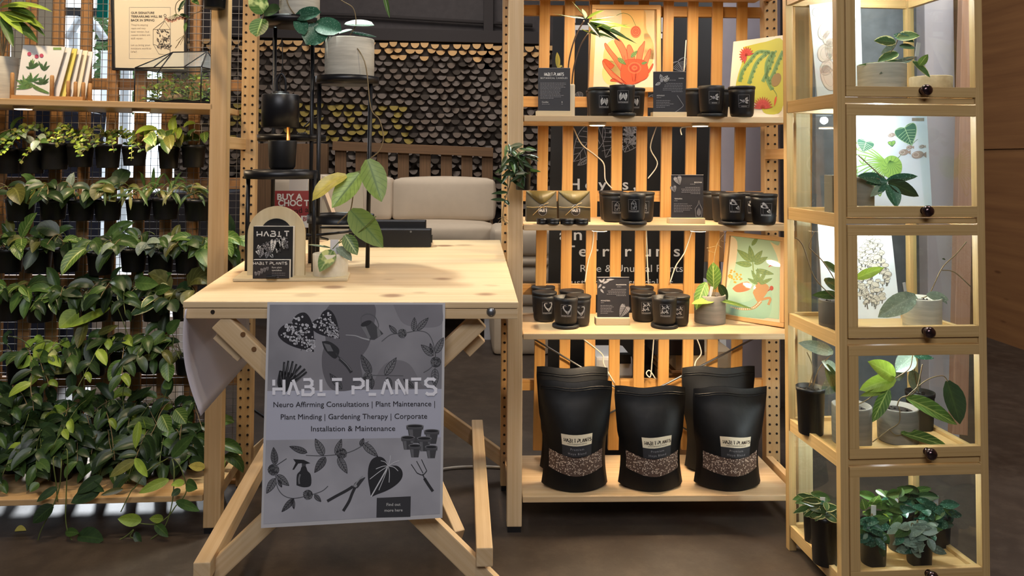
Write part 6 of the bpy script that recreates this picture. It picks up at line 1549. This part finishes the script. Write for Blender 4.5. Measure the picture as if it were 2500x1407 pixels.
def hoya(px, rim, kind, label, wpx=58, hpx=60, y=.285, seed=0, stand=None, tagm=False, spread=1.0):
    K = KIND[kind]; rg = random.Random(int(px*13+rim*7+seed)); c = RH(px, rim+hpx, y); sc = c.y/F; r = wpx/2*sc
    if stand is not None: c.z = stand; 
    top = RH(px, rim, y).z; h = top-c.z
    if stand is None: r = min(r, .0485)
    t = thing('hanging_hoya' if stand is None else 'potted_hoya', c, label, 'plant')
    mb = MB(); mb.lathe(pot_lathe(r, h, .80), BLACKP, c, 26); mb.build('pot', t)
    mb = MB(); soil_disc(mb, c, r-.004, h-.010); mb.build('soil', t)
    if stand is None:
        mb = MB(); bk = c+V((-fr1.s*(r-.001), fr1.c*(r-.001), h-.006)); mb.tube([bk, bk+V((0, .004, .012)), bk+V((0, .335-y-r+.004, .012)), bk+V((0, .335-y-r+.004, -.004))], .0013, WIRE, 5); mb.build('hook', t)
    ml = MB(); ms = MB(); topc = c+V((0, 0, h-.006))
    for i in range(K['n']):
        a = math.pi*(1.05+.9*(i+rg.random())/K['n']) ; L_ = rg.uniform(*K['len'])*spread
        d = V((math.cos(a)*.9, math.sin(a)*.75-.10, 0)); p = topc+d*(r*.45); pts = [p]; dirv = (d*.5+V((0, 0, 1.1))).normalized(); s_ = 0; st = .012
        upL = K['up']*rg.uniform(.5, 1.1)
        while s_ < L_+upL:
            p = p+dirv*st; 
            ly = (p.y-fr1.o.y)*fr1.c-(p.x-fr1.o.x)*fr1.s
            if ly > .315: p.y -= ly-.315
            pts.append(p); s_ += st
            tgt = (d*.9+V((0, 0, -.5-.6*min(1, s_/max(.05, L_))))) if s_ > upL*.9 else (d*.4+V((0, 0, 1)))
            dirv = (dirv*.72+tgt.normalized()*.28+V((rg.uniform(-.12, .12), rg.uniform(-.1, .06), rg.uniform(-.08, .08)))).normalized()
        ms.tube(pts, .0013 if kind != 'string' else .0010, STEMG if rg.random() < .5 else STEMB, 5)
        acc = 0; nxt = K['node']*.6; sgn = 1
        for j in range(1, len(pts)):
            acc += st
            if acc < nxt: continue
            nxt = acc+K['node']*rg.uniform(.8, 1.3)
            ax = (pts[j]-pts[j-1]).normalized(); sd = ax.cross(V((0, -.8, .6))); sd.normalize()
            for sg in (1, -1):
                if kind != 'string' and rg.random() < (.22 if stand is not None or kind == 'bush' else .54): continue
                dd = (sd*sg*rg.uniform(.6, 1.1)+ax*rg.uniform(-.1, .7)+V((0, -.35*rg.random()-.1, rg.uniform(-.25, .3)))).normalized()
                k = rg.uniform(.65, 1.12)*(.7+.3*(1 if j < len(pts)*.8 else .5))
                b0 = len(ml.v)
                ml.leaf(pts[j], dd, (rg.uniform(-.35, .35), -.8, rg.uniform(.3, .9)), K['L']*k, K['W']*k*rg.uniform(.85, 1.1), rg.choice(K['m']), droop=rg.uniform(.5, 2.2) if kind != 'string' else .2, fold=rg.uniform(.05, .3), a=K.get('a', .8), rows=6 if kind != 'string' else 3)
                for q in ml.v[b0:]:
                    ly = (q.y-fr1.o.y)*fr1.c-(q.x-fr1.o.x)*fr1.s
                    if ly > .330: q.y -= ly-.330
                    if stand is not None and q.z < stand+.003 and q.y > fr1.o.y: q.z = stand+.003
    ml.build('foliage', t); ms.build('stem', t)
    if tagm:
        mb = MB(); a = topc+V((.012, -.012, -.012)); mb.beam(a, a+V((.004, -.003, .055)), .014, .0008, WPLAST, (0, 1, 0)); mb.build('name_tag', t)
    return t
ORD = ['first', 'second', 'third', 'fourth', 'fifth', 'sixth', 'seventh', 'eighth']
rows = [
 ('the topmost row', [(472, 354, 'mid', 58, 55), (412, 356, 'lime', 50, 56), (328, 357, 'string', 58, 48), (263, 352, 'string', 60, 58), (196, 352, 'string', 62, 56), (133, 348, 'string', 72, 66), (78, 362, 'silver', 60, 62), (18, 362, 'bronze', 60, 62)]),
 ('the second row', [(482, 486, 'narrow', 66, 52), (404, 483, 'narrow', 64, 52), (338, 487, 'narrow', 60, 50), (263, 486, 'round', 64, 52), (198, 488, 'silver', 62, 50), (130, 486, 'dark', 62, 50), (50, 486, 'round', 74, 52)]),
 ('the third row', [(540, 612, 'netted', 60, 56), (457, 610, 'mid', 60, 56), (392, 612, 'silver', 62, 56), (326, 606, 'silver', 62, 56), (245, 614, 'netted', 62, 56), (163, 606, 'round', 62, 56), (92, 606, 'mid', 66, 58), (22, 606, 'netted', 66, 58)]),
 ('the fourth row', [(442, 730, 'round', 44, 52), (376, 726, 'cream', 58, 56), (301, 718, 'dark', 62, 62), (233, 726, 'netted', 66, 56), (167, 732, 'dark', 60, 50), (98, 728, 'mid', 66, 56), (26, 722, 'netted', 66, 58)]),
 ('the fifth row', [(455, 866, 'mid', 54, 46), (372, 848, 'dark', 64, 60), (300, 852, 'trail', 60, 52), (228, 860, 'dark', 62, 56), (160, 864, 'lime', 62, 52), (52, 872, 'trail', 112, 60)]),
 ('the sixth row', [(438, 1000, 'trail', 60, 60), (336, 1004, 'dark', 66, 62), (250, 996, 'trail', 60, 60), (166, 1004, 'dark', 62, 60), (92, 1000, 'trail', 62, 60), (24, 1000, 'bush', 62, 60)])]
for nm, lst in rows:
    for i, (px, rim, kind, wp, hp_) in enumerate(lst):
        lab = '%s in black pot, %s from the post in %s' % (KIND[kind]['desc'], ORD[i-(1 if 'third' in nm else 0)], nm)
        if px == 540: lab = 'net-veined hoya in black pot between the tall post and the perforated back post'
        hoya(px, rim, kind, lab, wp, hp_, tagm=(i % 3 == 1))
zBs = fr1.o.z+zB+.0006
for i, (px, rim, kind, wp) in enumerate(((478, 1090, 'netted', 56), (404, 1096, 'bush', 62), (338, 1092, 'netted', 66), (256, 1074, 'dark', 66), (182, 1094, 'bush', 62), (112, 1096, 'bush', 62), (36, 1092, 'bush', 66))):
    hoya(px, rim, kind, '%s standing on the bottom board, %s from the right post' % (KIND[kind]['desc'], ORD[i]), wp, 60, y=.23, seed=5, stand=zBs, tagm=i == 0, spread=1.15)
# two longest trailing vines, spilling over the bottom board towards the floor
def trailer(px, rim, label, paths, leaves, y=.15):
    c = RH(px, rim+70, y); c.z = zBs; rr = .036; hh = .075
    t = thing('trailing_hoya', c, label, 'plant'); mb = MB(); mb.lathe(pot_lathe(rr, hh, .8), BLACKP, c, 26); mb.build('pot', t); mb = MB(); soil_disc(mb, c, rr-.004, hh-.01); mb.build('soil', t)
    ms = MB(); Yf = fr1.o.y-.03
    for p in paths: ms.tube(catmull3([c+V((0, -.01, hh-.008))]+[P(a[0], a[1], a[2] if len(a) > 2 else Yf) for a in p], 6), .0018, STEMG, 6)
    ms.build('stem', t); ml = MB()
    for (b, t_, w_, m) in leaves: lp(ml, b, t_, w_, m, Yf, Yf-.02, (random.uniform(-.2, .2), -1, random.uniform(.1, .6)), fold=random.uniform(.05, .2), droop=.2)
    ml.build('foliage', t); return t
trailer(150, 1120, 'trailing hoya whose long green stem loops down to the floor under the bottom board', [[(164, 1100), (162, 1200), (160, 1262), (166, 1300), (182, 1325), (215, 1335), (262, 1330), (304, 1312), (326, 1294), (318, 1310), (330, 1316)], [(150, 1130), (145, 1190), (128, 1240), (118, 1260), (95, 1310), (84, 1380)], [(130, 1120), (138, 1190), (140, 1225)]],
        [((250, 1165), (186, 1200), 30, L_DARK), ((248, 1192), (172, 1222), 38, L_DARK), ((130, 1235), (78, 1274), 36, L_DARK), ((160, 1300), (192, 1298), 20, L_MID), ((190, 1310), (252, 1312), 44, L_DARK), ((330, 1300), (345, 1330), 18, L_DARK), ((210, 1180), (255, 1195), 22, L_DARK), ((300, 1195), (246, 1205), 14, L_OLIVE), ((95, 1180), (72, 1200), 22, L_MID), ((140, 1190), (88, 1222), 20, L_DARK)])
trailer(420, 1120, 'pale trailing hoya with curling tendrils below the right end of the bottom board', [[(440, 1140), (455, 1190), (448, 1215), (430, 1235), (410, 1262), (380, 1280), (340, 1278), (310, 1272)], [(425, 1150), (420, 1230), (400, 1290), (365, 1320), (352, 1340), (360, 1370), (400, 1378), (418, 1405)], [(360, 1150), (330, 1190), (320, 1200), (295, 1250)]],
        [((412, 1172), (338, 1198), 24, L_LIME), ((345, 1272), (290, 1262), 30, L_LIME), ((398, 1268), (366, 1264), 20, L_LIME), ((378, 1280), (412, 1308), 22, L_MID), ((430, 1225), (488, 1242), 22, L_MID), ((455, 1180), (482, 1190), 30, L_MID), ((450, 1178), (418, 1182), 18, L_LIME), ((440, 1195), (418, 1210), 16, L_MID), ((500, 1142), (462, 1134), 22, L_YEL), ((330, 1124), (266, 1160), 26, L_OLIVE), ((330, 1120), (362, 1162), 22, L_LIME), ((340, 1030), (330, 1095), 20, L_LIME), ((420, 1116), (470, 1058), 28, L_MID), ((395, 1014), (414, 1054), 36, L_NET), ((428, 1000), (456, 1032), 34, L_NET)])
# long airy vines across the rows
t = thing('hanging_hoya', RH(330, 905, .27), 'dark hoya with very long airy leafy vines crossing the lower pot rows', 'plant'); c = t.location.copy()
mb = MB(); mb.lathe(pot_lathe(.038, .075, .8), BLACKP, c, 26); mb.build('pot', t)
bk = c+V((0, .037, .07)); mb = MB(); mb.tube([bk, bk+V((0, .004, .012)), bk+V((0, .02, .012))], .0013, WIRE, 5); mb.build('hook', t)
ms = MB(); ml = MB(); Yv = c.y-.06
for p in ([(330, 870), (280, 740), (250, 770), (215, 790), (200, 860), (205, 930), (198, 1000), (190, 1090)], [(330, 870), (415, 815), (420, 860), (405, 960), (385, 1010), (370, 1040)], [(330, 872), (250, 850), (160, 885), (110, 890), (60, 835), (20, 820)], [(330, 872), (300, 960), (310, 1030), (320, 1060)]): vine(p, .0015, STEMG, Yv, ms)
for (b, t_, w_, m) in (((190, 760), (145, 800), 44, L_LIME), ((268, 752), (165, 800), 22, L_LIME), ((210, 785), (190, 850), 30, L_OLIVE), ((400, 810), (365, 846), 34, L_MID), ((408, 812), (440, 782), 30, L_MID), ((410, 885), (412, 932), 32, L_NET), ((405, 930), (415, 950), 26, L_MID), ((215, 835), (240, 905), 36, L_DARK), ((78, 870), (44, 900), 28, L_LIME), ((82, 862), (130, 880), 30, L_MID), ((300, 880), (266, 930), 36, L_NET), ((310, 860), (322, 912), 32, L_DARK), ((330, 690), (386, 695), 34, L_MID), ((395, 725), (318, 770), 30, L_VAR), ((378, 712), (417, 702), 26, L_MID), ((192, 1000), (235, 950), 22, L_MID), ((310, 980), (370, 945), 18, L_DARK), ((240, 815), (288, 795), 18, L_OLIVE), ((195, 890), (125, 912), 24, L_OLIVE), ((175, 910), (178, 955), 28, L_DARK)):
    lp(ml, b, t_, w_, m, Yv-.005, Yv-.03, (random.uniform(-.2, .2), -1, random.uniform(.1, .5)), fold=random.uniform(.05, .2))
ml.build('foliage', t); ms.build('stem', t)
# fallen leaf on the floor
mb = MB(); lp(mb, (36, 1290), (64, 1288), 18, L_YEL, PZ(48, 1296, .004).y, None, (0, -.4, 1), fold=.5, droop=0)
o = mb.build('fallen_leaf'); o.location.z = .0015; tag(o, 'yellow fallen leaf lying on the floor below the plant rack', 'leaf')
# cables
WC = flat_cache('white_cable', '#d8d2c6', .5)
for (pts, Yc, lab) in (([(1700, 310), (1664, 312), (1664, 330)], 2.60, 'short white lamp lead under the upper candle board'), ([(1675, 98), (1670, 175)], 2.735, 'white lead hanging behind the hoya card'), ([(1604, 306), (1588, 360), (1605, 400), (1582, 436)], 2.735, 'white wavy lead hanging behind the middle of the rack'), ([(1400, 312), (1420, 352), (1452, 378), (1474, 400), (1478, 440), (1494, 460)], 2.735, 'white lead curling down past the banner letters'), ([(1450, 562), (1446, 605), (1436, 640), (1428, 690)], 2.735, 'white lead before the left slats above the monstera candles'), ([(1690, 562), (1672, 615), (1650, 650), (1636, 690)], 2.735, 'white lead slanting down above the philodendron candles'), ([(1578, 562), (1580, 630), (1583, 694)], 2.735, 'straight white lead above the philodendron group'), ([(1424, 828), (1470, 865), (1474, 890), (1500, 935)], 2.735, 'white lead falling behind the left soil bag'), ([(1596, 828), (1592, 880), (1588, 920), (1578, 912), (1586, 905), (1600, 925)], 2.735, 'white lead with a curled end behind the middle soil bag'), ([(1702, 828), (1712, 862), (1698, 885), (1694, 920)], 2.735, 'white lead hanging behind the right soil bags')):
    mb = MB(); mb.tube(catmull3([P(p[0], p[1], Yc) for p in pts], 6), .0022, WC, 6); tag(mb.build('lamp_cable'), lab, 'cable', 'white lamp leads')
zf = .006; mb = MB(); mb.tube(catmull3([PZ(p[0], p[1], zf) for p in ((1060, 1150), (1110, 1142), (1180, 1140), (1236, 1141), (1290, 1130))], 8), .005, WC, 8); tag(mb.build('floor_cable'), 'white extension cable on the floor behind the table', 'cable')
mb = MB(); mb.tube(catmull3([PZ(620, 1000, .006), PZ(650, 1020, .006), PZ(700, 1050, .006)], 6), .004, BLACKP, 6); tag(mb.build('black_cable'), 'black cable on the floor beside the perforated back post', 'cable')
# ------------------------------------------------------------------ plants and prints inside the display cabinet
random.seed(31)
def CH(px, py, y): return fc.hitw(px, py, y)
def cpos(px, y, lv):
    c = CH(px, 700, y); c.z = LEVELZ[lv]+fc.o.z*0+.0006; return c
def cpot(px, rim, wpx, y, lv, m, label, rimmed=False, taper=.95, name='potted_hoya', soil=True):
    c = cpos(px, y, lv); c.z = fc.o.z+LV[lv]+.0086; rr = wpx/2/F*c.y; c2 = CH(px, rim, y); h = c2.z-c.z
    t = thing(name, c, label, 'plant'); mb = MB(); mb.lathe(pot_lathe(rr, h, taper, rimmed), m, c, 36); mb.build('pot', t)
    if soil: mb = MB(); soil_disc(mb, c, rr-.0075 if not rimmed else rr-.004, h-.0115); mb.build('soil', t)
    return t, c
def fol(t, leaves, Y, stems=(), sm=STEMB):
    mb = MB()
    for (b, tp_, w_, m, *k) in leaves: lp(mb, b, tp_, w_, m, Y+random.uniform(-.008, .008), Y+random.uniform(-.03, .01), k[0] if k else (random.uniform(-.15, .15), -1, random.uniform(.2, .6)), fold=random.uniform(.08, .25), droop=.15)
    mb.build('foliage', t)
    if stems:
        ms = MB(); [vine(p, .0014, sm, Y, ms) for p in stems]; ms.build('stem', t)
# top tier
t, c = cpot(2158, 158, 112, .13, 0, POTG, 'variegated hoya in a grey pot on the top tier of the cabinet'); Y = c.y-.03
fol(t, [((2190, 95), (2244, 84), 38, L_VAR, (0, -.8, .7)), ((2182, 86), (2232, 100), 22, L_BLUE), ((2186, 104), (2135, 96), 28, L_VAR), ((2185, 108), (2150, 128), 14, L_SILV), ((2196, 112), (2235, 116), 16, L_DARK), ((2192, 130), (2142, 146), 26, L_VAR), ((2160, 155), (2094, 155), 7, L_VAR), ((2232, 140), (2146, 172), 18, L_SILV), ((2228, 150), (2272, 186), 20, L_VAR), ((2244, 160), (2264, 132), 20, L_NET), ((2165, 150), (2222, 148), 10, L_VAR)], Y, [[(2160, 160), (2165, 142), (2185, 112), (2192, 95)], [(2165, 160), (2200, 150), (2235, 140)]])
mb = MB(); a = P(2238, 138, Y); mb.beam(a, P(2243, 104, Y), .011, .0008, WPLAST, (0, 1, 0)); mb.build('name_tag', t)
t, c = cpot(2279, 188, 96, .16, 0, POTBE, 'small beige pot beside the variegated hoya on the top tier', name='beige_pot')
# mushroom drawing cards and prints leaning
def ccard(q, lv, label, m, draw, name='print_card'):
    w4 = [CH(*a) for a in q]
    for j in (2, 3): w4[j].z = fc.o.z+LV[lv]+.0088
    t = thing(name, (w4[2]+w4[3])/2, label, 'picture'); _, n = board4('sheet', w4, .0025, m, None, None, t)
    cv = CV(w4[0], n, .0003); draw(cv); cv.build('artwork', t); return t
PALE = flat_cache('print_pale', '#d8dde0', .5)
def shroom(cx, y0, y1, w_, dense, m1, m2):
    def f(cv):
        rg = random.Random(int(cx))
        for i in range(dense):
            v = i/dense; x = cx+rg.uniform(-1, 1)*w_*math.sin(math.pi*(.12+.86*v))**.7; y = y1-(y1-y0)*v
            cv.stroke([(x, y), (x+rg.uniform(-3, 3), y+rg.uniform(8, 18))], 3, m2, 2+i % 5); r_ = rg.uniform(5, 10); cv.ell(x, y, r_, r_*.62, m1, 3+i % 5, rg.uniform(-.6, .6), 12); cv.ell(x, y, r_, r_*.62, m2, 4+i % 5, rg.uniform(-.5, .5), 12, ring=.9)
    return f
SM1, SM2 = flat_cache('print_mushroom', '#c9c2b2', .5), flat_cache('print_mushroom_line', '#6d6a64', .5)
def bud(cv):
    LN = flat_cache('print_pencil', '#b3a698', .5); PK2 = flat_cache('print_shell', '#d8cabb', .5)
    for (x, y, rx, ry, r) in ((2012, 75, 14, 22, .3), (2025, 95, 16, 20, -.2), (2014, 130, 18, 22, .2), (2028, 120, 14, 26, 0), (2022, 190, 17, 32, -.3), (2018, 165, 15, 20, .4)): cv.ell(x, y, rx, ry, PK2, 2, r); cv.ell(x, y, rx, ry, LN, 3, r, ring=1.2); cv.ell(x, y, rx*.6, ry*.7, LN, 3, r, ring=.8)
    cv.ell(1992, 30, 9, 11, LN, 2, ring=.8)
ccard([(1976, 12, .290), (2100, -4, .290), (2108, 246, .265), (1997, 250, .265)], 0, 'pale pencil drawing card of a bulbous plant leaning on the top tier', PALE, bud)
def botan(cv):
    cv.stroke(catmull([(2240, 340), (2205, 372), (2180, 400)], 4), 1, GR2, 3)
    G3 = flat_cache('print_moss', '#8db35a', .5); G4 = flat_cache('print_heart', '#3f6a58', .5); G5 = flat_cache('print_heart_vein', '#a9c8a0', .5); FI = flat_cache('print_fish', '#9c8a84', .5)
    for i in range(16):
        a = 2.5+i*.13; r_ = random.uniform(60, 110); p = catmull([(2168, 400), (2168+r_*.5*math.cos(a), 400-r_*.5*math.sin(a)-6), (2168+r_*math.cos(a)*.9, 400-r_*math.sin(a))], 4); cv.stroke(p, 4, G3, 2, taper=.4)
        e = p[-1]; cv.leaf(e[0], e[1], e[0]-10, e[1]-12, 3, G3, None, 2); cv.leaf(e[0], e[1], e[0]+5, e[1]-14, 3, G3, None, 2)
    cv.leaf(2208, 312, 2226, 356, 54, G4, G5, 4, 5, 1.2, heart=.1); cv.leaf(2114, 346, 2106, 372, 42, G4, G5, 4, 5, 1.2, heart=.14); cv.leaf(2176, 346, 2178, 358, 18, G3, G4, 4, 3, .8, heart=.1)
    cv.ell(2177, 408, 25, 28, G3, 5)
    for i in range(14): a = i*.45; cv.stroke(catmull([(2172, 392), (2177+14*math.cos(a), 408+14*math.sin(a)), (2177+24*math.cos(a+.2), 408+26*math.sin(a+.2))], 3), .9, GR2, 6)
    for (x, y, r_) in ((2206, 372, 12), (2240, 378, 15), (2250, 358, 7), (2176, 330, 9), (2220, 360, 8), (2104, 322, 9)): cv.ell(x, y, r_, r_*.6, FI, 3, -.2); cv.poly([(x+r_*.7, y), (x+r_*1.4, y-r_*.5), (x+r_*1.4, y+r_*.5)], FI, 3); cv.ell(x-r_*.3, y, r_*.5, r_*.35, WHITE, 4, n=10, ring=.7)
    cv.rect(2226, 288, 2256, 296, GREYB, 2)
PBL = flat_cache('print_blue_white', '#cdd6e4', .4)
ccard([(2070, 276, .275), (2263, 284, .275), (2276, 505, .235), (2080, 505, .235)], 1, 'botanical print with heart leaves and fishes leaning on the second tier', PBL, botan)
t, c = cpot(2096, 432, 76, .125, 1, POTD, 'big blue-green leaved hoya in a dark pot before the botanical print'); Y = c.y-.05
fol(t, [((2166, 444), (2095, 424), 30, L_BLUE), ((2166, 445), (2110, 440), 24, L_BLUE), ((2164, 442), (2238, 425), 22, L_BLUE), ((2168, 445), (2244, 474), 40, L_DARK), ((2166, 452), (2190, 506), 40, L_BLUE), ((2166, 448), (2124, 476), 22, L_SILV), ((2164, 450), (2142, 474), 14, L_BLUE)], Y, [[(2100, 430), (2140, 436), (2166, 446)], [(2166, 446), (2140, 420), (2096, 380)]])
mb = MB(); a = cpos(2034, .10, 1); a.z = fc.o.z+LV[1]+.0086; mb.box((a.x-.0, a.y, a.z), (a.x+.035, a.y+.05, CH(2030, 428, .10).z), GREYB); tag(mb.build('beige_box', bevel=.002), 'plain beige box in the left of the second cabinet tier', 'box')
ccard([(1996, 545, .290), (2176, 568, .290), (2199, 776, .245), (2011, 776, .245)], 2, 'print of a tall mushroom cluster leaning on the third tier', PALE, shroom(2128, 580, 740, 40, 120, SM1, SM2))
t, c = cpot(2250, 726, 88, .10, 2, POTG, 'large-leaved silvery hoya in a striped grey pot on the third tier'); Y = c.y-.02
fol(t, [((2236, 722), (2142, 768), 50, L_SILV, (0, -.9, .5)), ((2262, 720), (2316, 728), 24, L_SILV), ((2290, 722), (2314, 742), 10, L_SILV), ((2308, 634), (2300, 631), 5, L_DARK)], Y, [[(2250, 728), (2270, 716), (2300, 655), (2335, 620), (2360, 590)], [(2300, 660), (2330, 665), (2370, 700)]])
mb = MB(); mb.beam(P(2212, 722, Y), P(2207, 690, Y), .008, .0008, WPLAST, (0, 1, 0)); mb.build('name_tag', t)
t, c = cpot(2042, 732, 84, .12, 2, flat_cache('brown_grey_pot', '#5c524c', .7), 'bright green hoya in a brown-grey pot on the left of the third tier'); Y = c.y-.02
fol(t, [((2010, 640), (2054, 668), 20, L_MID), ((2090, 680), (2155, 650), 24, L_LIME), ((2012, 682), (2060, 712), 28, L_MID), ((2050, 722), (1984, 716), 22, L_MID), ((2050, 700), (2090, 690), 20, L_MID)], Y, [[(2045, 735), (2040, 690), (2010, 640), (1985, 615), (1975, 600), (1988, 565)], [(2045, 735), (1990, 680), (1960, 600), (1940, 580)], [(2045, 732), (2070, 700), (2092, 680)]])
# fourth tier
t, c = cpot(1977, 944, 68, .20, 3, BLACKP, 'pale-leaved hoya in a black nursery pot at the left of the fourth tier', True, .82); Y = c.y-.02
fol(t, [((2034, 862), (1952, 832), 32, L_SILV), ((2042, 905), (2008, 880), 26, L_SILV), ((2045, 925), (2005, 960), 36, L_SILV), ((2018, 890), (2045, 960), 26, L_MID)], Y, [[(1975, 945), (1985, 900), (1970, 860)], [(1985, 945), (2000, 900), (2034, 862)]])
t, c = cpot(2076, 988, 92, .12, 3, POTD, 'bright lime hoya in a grey cement pot on the fourth tier'); Y = c.y-.03
fol(t, [((2184, 922), (2122, 878), 44, L_LIME), ((2186, 925), (2098, 946), 40, L_LIME), ((2165, 955), (2100, 962), 16, L_LIME), ((2170, 950), (2128, 1028), 32, L_NET)], Y, [[(2085, 990), (2120, 975), (2160, 940), (2186, 924)], [(2186, 924), (2220, 900), (2228, 868)]])
t, c = cpot(2188, 992, 94, .13, 3, POTD, 'long dark-leaved hoya in a grey cement pot, middle of the fourth tier'); Y = c.y-.05
fol(t, [((2212, 972), (2338, 1028), 46, L_NET, (0, -.8, .7)), ((2312, 930), (2345, 1034), 54, L_DARK), ((2200, 1058), (2318, 1085), 32, L_NET, (0, -.7, .8))], Y, [[(2190, 992), (2200, 972), (2235, 955), (2252, 890)], [(2210, 972), (2260, 930), (2300, 918), (2314, 932)], [(2195, 992), (2196, 1030), (2170, 1050), (2130, 1080)], [(2170, 1048), (2185, 1062), (2202, 1062)]])
t, c = cpot(2243, 956, 66, .22, 3, BLACKP, 'silver ribbed hoya in a black pot at the back of the fourth tier', True, .82); Y = c.y-.02
fol(t, [((2230, 868), (2186, 905), 44, L_SILV), ((2222, 905), (2240, 955), 36, L_SILV), ((2190, 902), (2195, 930), 30, L_SILV), ((2232, 870), (2280, 872), 14, L_BLUE)], Y, [[(2243, 958), (2235, 920), (2228, 868)]])
# lowest tier
spec = [(2008, 1255, 66, .10, 'foreground left black pot of cream-edged hoya on the lowest tier', L_VAR, (2000, 1240), 40, 14), (1985, 1235, 56, .20, 'black pot of hoya behind the cream-edged one on the lowest tier', L_MID, (1990, 1228), 40, 10),
        (2125, 1275, 66, .09, 'black pot of dark silver-flecked hoya front middle of the lowest tier', L_BLUE, (2130, 1300), 50, 22), (2190, 1240, 64, .16, 'black pot of green hoya with one long lime leaf on the lowest tier', L_MID, (2170, 1225), 60, 18),
        (2236, 1290, 64, .08, 'black pot of small silver-leaved hoya front right of the lowest tier', L_SILV, (2236, 1310), 58, 26), (2280, 1250, 64, .18, 'black pot of grey-green hoya at the right of the lowest tier', L_BLUE, (2285, 1260), 46, 22), (2235, 1215, 60, .24, 'black pot of dark hoya at the back of the lowest tier', L_DARK, (2232, 1215), 40, 16)]
for (px, rim, w_, y, lab, m, (lx, ly), sp, n_) in spec:
    t, c = cpot(px, rim, w_, y, 4, BLACKP, lab, True, .82); rg = random.Random(px); Lv = []
    for i in range(int(n_*1.6)):
        a = rg.uniform(-.4, 3.6); b = (lx+rg.uniform(-.62, .62)*sp, ly+rg.uniform(-.6, .6)*sp); Ln = rg.uniform(28, 54)
        Lv.append((b, (b[0]+Ln*math.cos(a), min(1372, b[1]+Ln*.75*math.sin(a)-6)), rg.uniform(14, 24), m if rg.random() < .75 else rg.choice((L_DARK, L_BLUE, L_MID))))
    if px == 2190: Lv += [((2106, 1252), (2262, 1295), 26, L_LIME, (0, -.6, .8)), ((2124, 1238), (2145, 1208), 34, L_NET), ((2112, 1245), (2105, 1218), 26, L_NET)]
    fol(t, Lv, max(c.y-.035, CH(px, 1300, .03).y), [[(px, rim), (px+4, rim-20), (lx+8, ly-12)], [(px, rim), (px-10, rim-12), (lx-14, ly)]])
    if px in (2008, 2125, 2190, 2280):
        mb = MB(); q = P(px+rg.uniform(-6, 10), rim, c.y+.005); mb.beam(q-V((0, 0, .012)), q+V((.002, 0, .045)), .014, .0008, WPLAST, (0, 1, 0)); mb.build('name_tag', t)
